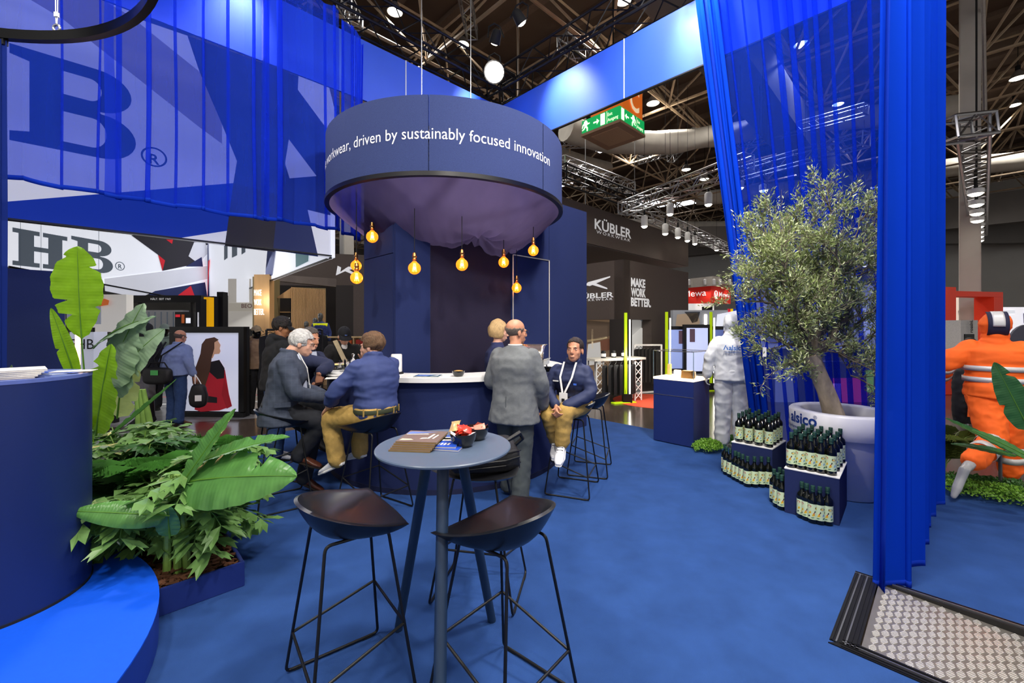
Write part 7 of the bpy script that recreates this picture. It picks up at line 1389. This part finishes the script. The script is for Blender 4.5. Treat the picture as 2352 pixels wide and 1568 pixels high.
# table on truss legs with bags
tq0, tq1 = ptY(1352, 832, 9.3), ptY(1468, 828, 9.9); tt_ = thing('truss_table', 'light table on white truss legs with bags hanging under it', 'table', (tq0+tq1)/2); tt_.location.z = -.08; dv = (tq1-tq0); dv.z = 0; dn = dv.normalized(); ztop = .88; nn_ = V((-dn.y, dn.x, 0))
b = MB(); b.bar(V((tq0.x, tq0.y, ztop)), V((tq1.x, tq1.y, ztop)), .45, .05); b.build('table_top', mat('pale_table_top', '#d6d0c2', .5), tt_, world=True)
for e in (tq0+dn*.1, tq1-dn*.25):
    for s_ in (-.15, .15): MB().tube([V((e.x, e.y, -.08))+nn_*s_, V((e.x, e.y, ztop))+nn_*s_], .018, 8).build('truss_leg', WHITE, tt_, world=True); MB().tube([V((e.x, e.y, -.08))+nn_*s_+dn*.18, V((e.x, e.y, ztop))+nn_*s_+dn*.18], .018, 8).build('truss_leg', WHITE, tt_, world=True)
    b = MB()
    for k in range(5): z_ = -.05+k*.18; b.tube([V((e.x, e.y, z_))-nn_*.15, V((e.x, e.y, z_+.17))-nn_*.15+dn*.18], .01, 5); b.tube([V((e.x, e.y, z_+.17))-nn_*.15, V((e.x, e.y, z_))-nn_*.15+dn*.18], .01, 5)
    b.build('truss_bracing', WHITE, tt_, world=True)
for i in range(3): q = tq0.lerp(tq1, .28+.2*i); o = thing('dark_jar', 'black jar with a white label on the truss-legged table, %s from left' % ord_word(i), 'jar', (q.x, q.y, ztop+.025), group='jars on the truss table'); MB().lathe([(0, 0), (.05, 0), (.055, .01), (.055, .12), (.045, .14), (.045, .16), (0, .16)], n=16).build('body', BLACKM, o, smooth=.8); MB().lathe([(.056, .03), (.056, .1)], n=16).build('label', WHITE, o)
for i in range(6):
    q = tq0.lerp(tq1, .2+.11*i)-nn_*.2; garment('hanging_backpack', 'black backpack hanging under the truss-legged table, %s from left' % ord_word(i), V((q.x, q.y, .76)), .66, .15, BLACKM, 1.0, 'backpacks under the truss table')
# white clothes rack with black jackets
ra, rb = ptY(1458, 792, 10.6), ptY(1519, 792, 10.9); rk = thing('clothes_rack', 'white clothes rack of black jackets left of the glass case', 'rack', (ra+rb)/2); rk.location.z = -.08
for q in (ra, rb): MB().bar(V((q.x, q.y, -.08)), V((q.x, q.y, ra.z)), .04, .04).build('upright', WHITE, rk, world=True)
MB().bar(ra, rb, .04, .04).build('top_bar', WHITE, rk, world=True); MB().bar(V((ra.x, ra.y, -.05)), V((rb.x, rb.y, -.05)), .04, .04).build('bottom_bar', WHITE, rk, world=True)
for i in range(7): q = ra.lerp(rb, (i+.6)/7.4)-V((0, 0, .1)); garment('hanging_jacket', 'black jacket on the white clothes rack, %s from left' % ord_word(i), q, .82, .2, mat('black_jacket_cloth', '#1e1d1b', .85, var=.15), .9, 'jackets on the white rack')
# screens and picture wall behind the glass case
pw, fw = sboard('picture_wall', 'picture wall with a dark cable photo and coloured tabs behind the screens', 'wall panel', 1546, 712, 1695, 870, 12.2, tx('picture_grey', '#8e8f92', .35), .2, [('p', [(1553, 722), (1600, 718), (1606, 742), (1590, 752), (1550, 748)], tx('picture_glove', '#a08a72', .4)), ('p', [(1570, 716), (1606, 716), (1600, 738), (1588, 742), (1580, 728)], tx('picture_cable', '#3c3c40', .2)), ('p', [(1645, 722), (1695, 712), (1695, 770), (1640, 770)], twl), ('b', (1672, 709, 1677, 718), tr_), ('b', (1678, 709, 1683, 718), tx('tab_yellow', '#e8c800', .5)), ('b', (1684, 709, 1689, 718), tb_), ('b', (1618, 722, 1623, 746), ledw)])
for i, (a, lab) in enumerate((((1534, 749, 1569, 852), 'tall blue touch screen left of the black framed one'), ((1570, 745, 1632, 858), 'tall black framed touch screen behind the glass case'), ((1636, 749, 1662, 800), 'blue touch screen beside the white coverall'))):
    o, f = sboard('touch_screen', lab, 'screen', *a, 11.4-.2*(i == 1), BLACK, .08, [('b', (a[0]+(7 if i == 1 else 1), a[1]+8, a[2]-(7 if i == 1 else 1), a[3]-6), tx('screen_blue%d' % i, ('#8fa0d8', '#c3cdf0', '#4f5c90')[i], .7)), ('p', [(a[0]+(12 if i == 1 else 23), a[1]+10), (a[0]+(24 if i == 1 else 34), a[1]+10), (a[0]+(24 if i == 1 else 34), a[1]+40), (a[0]+(12 if i == 1 else 23), a[1]+40)], tx('screen_photo', '#5a4450', .4))])
# red header of the stand behind
mA, mB, mC = ptY(1572, 690, 17.5), ptY(1633, 690, 16.5), ptY(1678, 690, 17.3); mw = thing('red_header', 'red header box with white lettering and spotlights, behind the coverall', 'sign', (mB.x, mB.y, mB.z-.1)); redm = mat('signal_red', '#c8281e', .6, var=.03, emit=.12, ecol='#d02010'); f1, f2 = Face(mA, mB), Face(mB, mC)
f1.board('header_panel', 1560, 657, 1633, 696, redm, mw, 0, .1); f2.board('header_panel', 1633, 656, 1678, 698, redm, mw, 0, .1); f1.text('lettering', 'Mewa', 1572, 682, 1623, WPRINT, mw, .03, caph=14); f2.text('lettering', 'Mewa', 1650, 681, 1674, WPRINT, mw, .03, bold=.01, caph=11)
o = f2.at(1643, 677); b = MB(); n = 20; b.add([o+f2.r*(.14*r*cos(2*pi*i/n))+V((0, 0, .17*r*sin(2*pi*i/n)))+f2.n*.03 for r in (1, .8) for i in range(n)], [(i, (i+1) % n, n+(i+1) % n, n+i) for i in range(n)]); b.build('emblem_ring', WPRINT, mw, world=True, fix=False); f2.poly('emblem_v', [(1639, 670), (1641, 669), (1643, 682), (1645, 669), (1647, 670), (1644, 687), (1642, 687)], WPRINT, mw, .03)
f1.board('cornice', 1560, 643, 1640, 656, mat('cornice_grey', '#c9c3b8', .7), mw, .1, .5); f2.board('cornice', 1630, 643, 1682, 656, mat('cornice_grey', '#c9c3b8', .7), mw, .1, .5)
for i, (f, x) in enumerate(((f1, 1583), (f1, 1619), (f2, 1640), (f2, 1654), (f2, 1676))):
    q = f.at(x, 654, .35); o = thing('spotlight', 'small white spotlight over the red header, %s from left' % ord_word(i), 'lamp', q, group='spotlights over the red header'); MB().lathe([(.05, .0), (.055, .02), (.055, .2), (.03, .22), (0, .22)], n=14).build('housing', WHITE, o, smooth=.8); MB().lathe([(0, .01), (.045, .01)], n=14).build('lens', lampglow, o); MB().bar(q+V((0, 0, .2)), f.at(x, 650, .05), .03, .03).build('bracket', WHITE, o, world=True); light('spot_light', 'SPOT', q, f.at(x, 690), 40, (1, .85, .7), .05, 60, .6)
sboard('white_shelf_wall', 'white backwall with a red panel below the red header', 'wall panel', 1548, 697, 1640, 716, 16.8, tx('backwall_bright', '#e4e2de', .6), .2, [('b', (1548, 698, 1562, 716), redm), ('b', (1612, 704, 1636, 716), BLACKM)])
sboard('lit_backwall', 'pale lit backwall seen through the sheer curtain behind the olive tree', 'wall panel', 1745, 655, 2010, 800, 14, tx('pale_lit_wall', '#b9b6b8', .5), .2, [('b', (1850, 690, 1884, 790), twl), ('b', (1975, 690, 2012, 770), twl), ('b', (1900, 700, 1960, 780), tx('grey_lit_panel', '#6a6874', .3)), ('b', (1760, 720, 1800, 790), tx('grey_lit_panel2', '#8d8a92', .4))])
sboard('pink_stand', 'pink and white display seen through the sheer curtain beside the trunk', 'stand', 1770, 830, 2010, 960, 9.5, mat('dim_backdrop', '#6a6880', .8), .2, [('b', (1896, 868, 1990, 945), tx('pink_shape', '#d03a80', .5)), ('b', (1905, 880, 1930, 940), twl), ('b', (1780, 840, 1830, 950), tx('grey_lit_panel3', '#9a98a8', .4)), ('b', (1985, 850, 2005, 900), tx('lime_shape', '#9fc83a', .5))])
for i, (px, py) in enumerate(((1700, 432), (1752, 438), (1745, 516), (1762, 600), (1800, 605), (1850, 573), (1872, 563), (1890, 596), (1925, 632), (1962, 634), (1985, 610), (1752, 700))): parcan(ptY(px, py, 12+i*.5), 'spotlight glowing through the sheer curtain among the olive leaves, %s from left' % ord_word(i) if i != 11 else 'low spotlight glowing through the sheer curtain left of the tree', .1, k=.6, wire=1)
# ---- right edge: red gate, kiosk, bright wall
rg = thing('red_gate', 'orange-red square gate frame beyond the dense curtain at the right', 'stand', ptY(2240, 850, 10.5)); rg.location.z = -.08; f = Face(ptY(2176, 700, 10.5), ptY(2304, 700, 10.9)); gm = mat('orange_red_lacquer', '#e23a1c', .5, var=.04, emit=.1, ecol='#e83010')
f.board('gate_post', 2150, 658, 2196, 905, gm, rg, .0, .5); f.board('gate_beam', 2196, 668, 2304, 682, gm, rg, 0, .4); f.board('gate_post', 2283, 682, 2304, 905, gm, rg, 0, .4)
sboard('bright_backwall', 'bright backwall with a brick picture inside the red gate', 'wall panel', 2185, 676, 2290, 745, 13, tx('backwall_warm', '#f0dcc8', .7), .2, [('p', [(2262, 700), (2282, 690), (2282, 722), (2260, 728)], tx('brick_picture', '#a87a60', .3)), ('p', [(2196, 714), (2208, 704), (2208, 732), (2198, 732)], tx('boot_picture', '#6a5a60', .3))])
sboard('white_kiosk', 'white kiosk with vertical black lettering and a small screen at the right', 'kiosk', 2207, 735, 2246, 860, 9.9, mat('kiosk_grey', '#c8c3ba', .6), .4, [('b', (2214, 767, 2236, 795), BLACK), ('b', (2217, 776, 2233, 786), tx('kiosk_screen', '#4a5aa0', .6))])
vs, fs = text_mesh('rossini.', 1, bold=.03); xs = [v.x for v in vs]; f = Face(ptY(2207, 735, 9.9), ptY(2246, 735, 9.9)); a = f.at(2228, 764); k = (f.at(2228, 735).z-a.z)/(max(xs)-min(xs)); b = MB(); b.add([a+V((0, 0, (v.x)*k))-f.r*v.y*k+f.n*.06 for v in vs], fs); tag(b.build('kiosk_lettering', BLACKM, bpy.data.objects['white_kiosk'], world=True, fix=False), None, None)
sboard('lime_shelf', 'glowing lime shelf niche behind the red gate post', 'shelf', 2192, 738, 2208, 800, 10.8, tx('lime_niche', '#e0e870', .6), .2, [('b', (2197, 757, 2203, 766), tr_), ('b', (2197, 772, 2204, 780), mat('orange_box', '#d86a2a', .6))])
sboard('white_backwall', 'plain white lit backwall right of the red gate', 'wall panel', 2290, 705, 2420, 900, 14, tx('backwall_white2', '#eceaf0', .8), .2, [('p', [(2345, 720), (2360, 712), (2360, 750), (2346, 742)], tx('house_picture', '#7a7c90', .3)), ('b', (2300, 712, 2330, 720), twl)])
ov = thing('round_sign', 'dark oval sign with pale writing behind the orange hood', 'sign', ptY(2345, 790, 6.2)); f = Face(ptY(2330, 790, 6.2), ptY(2400, 790, 6.2)); f.poly('board', [(2362+44*cos(k*pi/12), 790+45*sin(k*pi/12)) for k in range(24)], mat('slate_board', '#4a4a58', .6), ov, 0, .03); f.text('writing', 'work', 2336, 800, 2380, WPRINT, ov, .02, bold=.03)
jk = ptY(2222, 880, 5.4); m = MB(); m.loft([ell(jk+V((0, 0, z_)), V((1, 0, 0)), V((0, 1, 0)), a_, b_, 16) for z_, a_, b_ in ((.2, .05, .04), (.16, .13, .07), (0, .16, .1), (-.35, .16, .1), (-.5, .14, .08))]); o = blob(m, 'work_jacket', BLACKM, None, .015, 3, .008); tag(o, 'black and orange work jacket hanging under the arm of the orange mannequin', 'jacket')
MB().bar(jk+V((-.06, -.11, .1)), jk+V((-.1, -.12, -.4)), .05, .01, (0, 1, 0)).build('orange_stripe', org, o); MB().bar(jk+V((.02, -.11, .12)), jk+V((-.0, -.12, -.3)), .03, .01, (0, 1, 0)).build('orange_stripe', org, o); MB().tube([jk+V((0, 0, .2)), V((jk.x, jk.y, -.08))], .012, 6).build('stand_pole', ALU, o)
# ---- silver trusses with lamps
T1a, T1b = ptY(1430, 480, 12.9), ptY(1720, 372, 9.2); T2b = ptY(1690, 580, 20.5)
truss('aluminium_truss', T1a, T1b, .34, ALU, 'silver lattice truss rising to the right into the sheer curtain'); truss('aluminium_truss', ptY(1440, 470, 12.9), T2b, .34, ALU, 'silver lattice truss with spotlights running back behind the coverall')
for i, (px, py, Y) in enumerate(((1480, 520, 12.4), (1528, 537, 13.4), (1557, 545, 14.4), (1579, 553, 15.4), (1596, 560, 16.4), (1646, 574, 19), (1539, 492, 12), (1627, 470, 11))): parcan(ptY(px, py, Y), ['glaring spotlight nearest the brand header, on the lower silver truss', 'second spotlight along the lower silver truss', 'third spotlight along the lower silver truss', 'fourth spotlight along the lower silver truss', 'fifth spotlight along the lower silver truss', 'last spotlight on the lower silver truss beside the curtain', 'white spotlight under the upper silver truss, left one', 'white spotlight under the upper silver truss beside the curtain'][i], .095, ptY(px-60, 640, Y-1), 60 if i < 4 else 0)
for a, c, lab in ((ptY(1270, 330, 20), ptY(1660, 322, 19), 'long thin silver truss just below the exit sign'), (ptY(1288, 372, 13), ptY(1450, 430, 16), 'silver truss running back beside the drum, lower right'), (ptY(1465, 368, 21), ptY(1570, 338, 20), 'short far silver truss right of the exit sign'), (ptY(1598, 302, 18), ptY(1540, 365, 20), 'short far silver truss slanting steeply by the curtain'), (ptY(1700, 330, 18), ptY(1990, 250, 14), 'silver truss seen through the sheer curtain, upper one'), (ptY(1700, 400, 13), ptY(1990, 318, 10), 'silver truss seen through the sheer curtain just above the tree')): truss('aluminium_truss', a, c, .32, ALU, lab)
truss('rigging_truss', ptY(1288, 395, 12), ptY(1480, 470, 15.5), .4, dblk, 'black truss under the silver one, right of the drum'); 
# exit sign
Nn = ptY(1423.4, 274, 11); ex = thing('exit_sign', 'green box exit sign with running figures hanging below the right blue fascia', 'sign', Nn); grn = tx('exit_green', '#0a9a4e', .9); lumi = tx('exit_white', '#fdfbe0', 1.3)
A_, B_ = D1*1.2, D2*1.27; h = .36
MB().prism([tuple(p)[:2] for p in (Nn, Nn+B_, Nn+A_+B_, Nn+A_)], Nn.z, Nn.z+h).build('box', grn, ex, world=True); MB().prism([tuple(p)[:2] for p in (Nn-D1*.02-D2*.02, Nn+B_-D1*.02+D2*.02, Nn+A_+B_+D1*.02+D2*.02, Nn+A_+D1*.02-D2*.02)], Nn.z-.07, Nn.z-.001).build('base_frame', mat('bronze_frame', '#a88466', .5, .1), ex, world=True); MB().prism([tuple(p)[:2] for p in (Nn+A_*.15+B_*.15, Nn+B_*.85+A_*.15, Nn+A_*.85+B_*.85, Nn+A_*.85+B_*.15)], Nn.z-.076, Nn.z-.068).build('hatch', mat('bronze_hatch', '#c09c78', .5, .1), ex, world=True)
man = [(-.1, .3), (-.04, .34), (.0, .31), (.03, .24), (.09, .24), (.09, .21), (.02, .2), (-.01, .18), (.03, .12), (.03, .03), (-.01, .03), (-.01, .1), (-.06, .15), (-.08, .1), (-.16, .07), (-.16, .1), (-.1, .13), (-.08, .22), (-.12, .2), (-.14, .14), (-.17, .15), (-.15, .23), (-.1, .27)]
arr = [(-.09, .16), (.02, .16), (.02, .1), (.1, .18), (.02, .26), (.02, .2), (-.09, .2)]
for d_, L_, fl in ((D1, 1.2, 1), (D2, 1.27, 1)):
    n_ = (-D2 if d_ is D1 else -D1)*.012
    def pic(nm, pts, c, flip=1, sc=1):
        b = MB(); b.add([Nn+d_*(c+x*flip*sc)+V((0, 0, y))+n_ for x, y in pts], [tuple(range(len(pts)))]); b.build(nm, lumi, ex, world=True, fix=False)
    if d_ is D1: pic('running_figure', man, 1.02, -1); pic('arrow', arr, .72, -1); pic('door', [(.44, .03), (.58, .03), (.58, .33), (.44, .33)], 0); pic('divider', [(.375, .02), (.385, .02), (.385, .34), (.375, .34)], 0)
    else: pic('running_figure', man, .62, -1); pic('arrow', arr, .34, -1); pic('door', [(.06, .03), (.2, .03), (.2, .33), (.06, .33)], 0); pic('divider', [(.83, .02), (.84, .02), (.84, .34), (.83, .34)], 0)
    for k_, (s_, z_) in enumerate((('Exit', .2), ('Ausgang', .06))):
        vs, fs = text_mesh(s_, .12); b = MB(); b.add([Nn+(D1*(.36-v.x*.8) if d_ is D1 else D2*(.87+v.x*.75))+V((0, 0, z_+v.y))+n_ for v in vs], fs); b.build('lettering', lumi, ex, world=True, fix=False)
ob = thing('orange_sign', 'orange hall sign block with a pale letter, on top of the exit sign', 'sign', Nn+V((0, 0, h))); MB().prism([tuple(p)[:2] for p in (Nn+B_*.2+A_*.05, Nn+B_+A_*.05, Nn+A_*.9+B_, Nn+A_*.9+B_*.2)], Nn.z+h+.03, Nn.z+1.35).build('block', tx('hall_sign_orange', '#d8661a', .5), ob, world=True)
vs, fs = text_mesh('C', 1.0, bold=.02); b = MB(); b.add([Nn+A_*.05+D2*(.55+v.x*.75)+V((0, 0, h+.16+v.y*.9))-D1*.02 for v in vs], fs); b.build('letter', tx('hall_sign_cream', '#f4d9b0', .6), ob, world=True, fix=False); MB().tube([Nn+A_*.5+B_*.5+V((0, 0, 1.3)), Nn+A_*.5+B_*.5+V((0, 0, 6))], .02, 6).build('hanger', BLACKM, ob, world=True)
# truss with lamps at the right edge
rA, rB = ptY(2236, 292, 7.0), ptY(2248, 530, 14.6); truss('aluminium_truss', rA, rB, .36, ALU, 'silver truss with a row of lamps running away at the right photo edge', r=.026); truss('aluminium_truss', ptY(2170, 300, 6.9), ptY(2262, 290, 7.0), .34, ALU, 'short silver cross truss at the near end of the lamp row, right edge', r=.026)
for i in range(8):
    q = rA.lerp(rB, (.18+.1*i)**.8)+V((0, 0, -.5)); parcan(q, 'lamp under the silver truss at the right photo edge, %s from the near end' % ord_word(i), .13, k=.35)
MB().tube([ptY(2258, 0, 7.3), ptY(2262, 268, 7.2)], .03, 8).build('trim_pole', STEELW)['kind'] = 'structure'
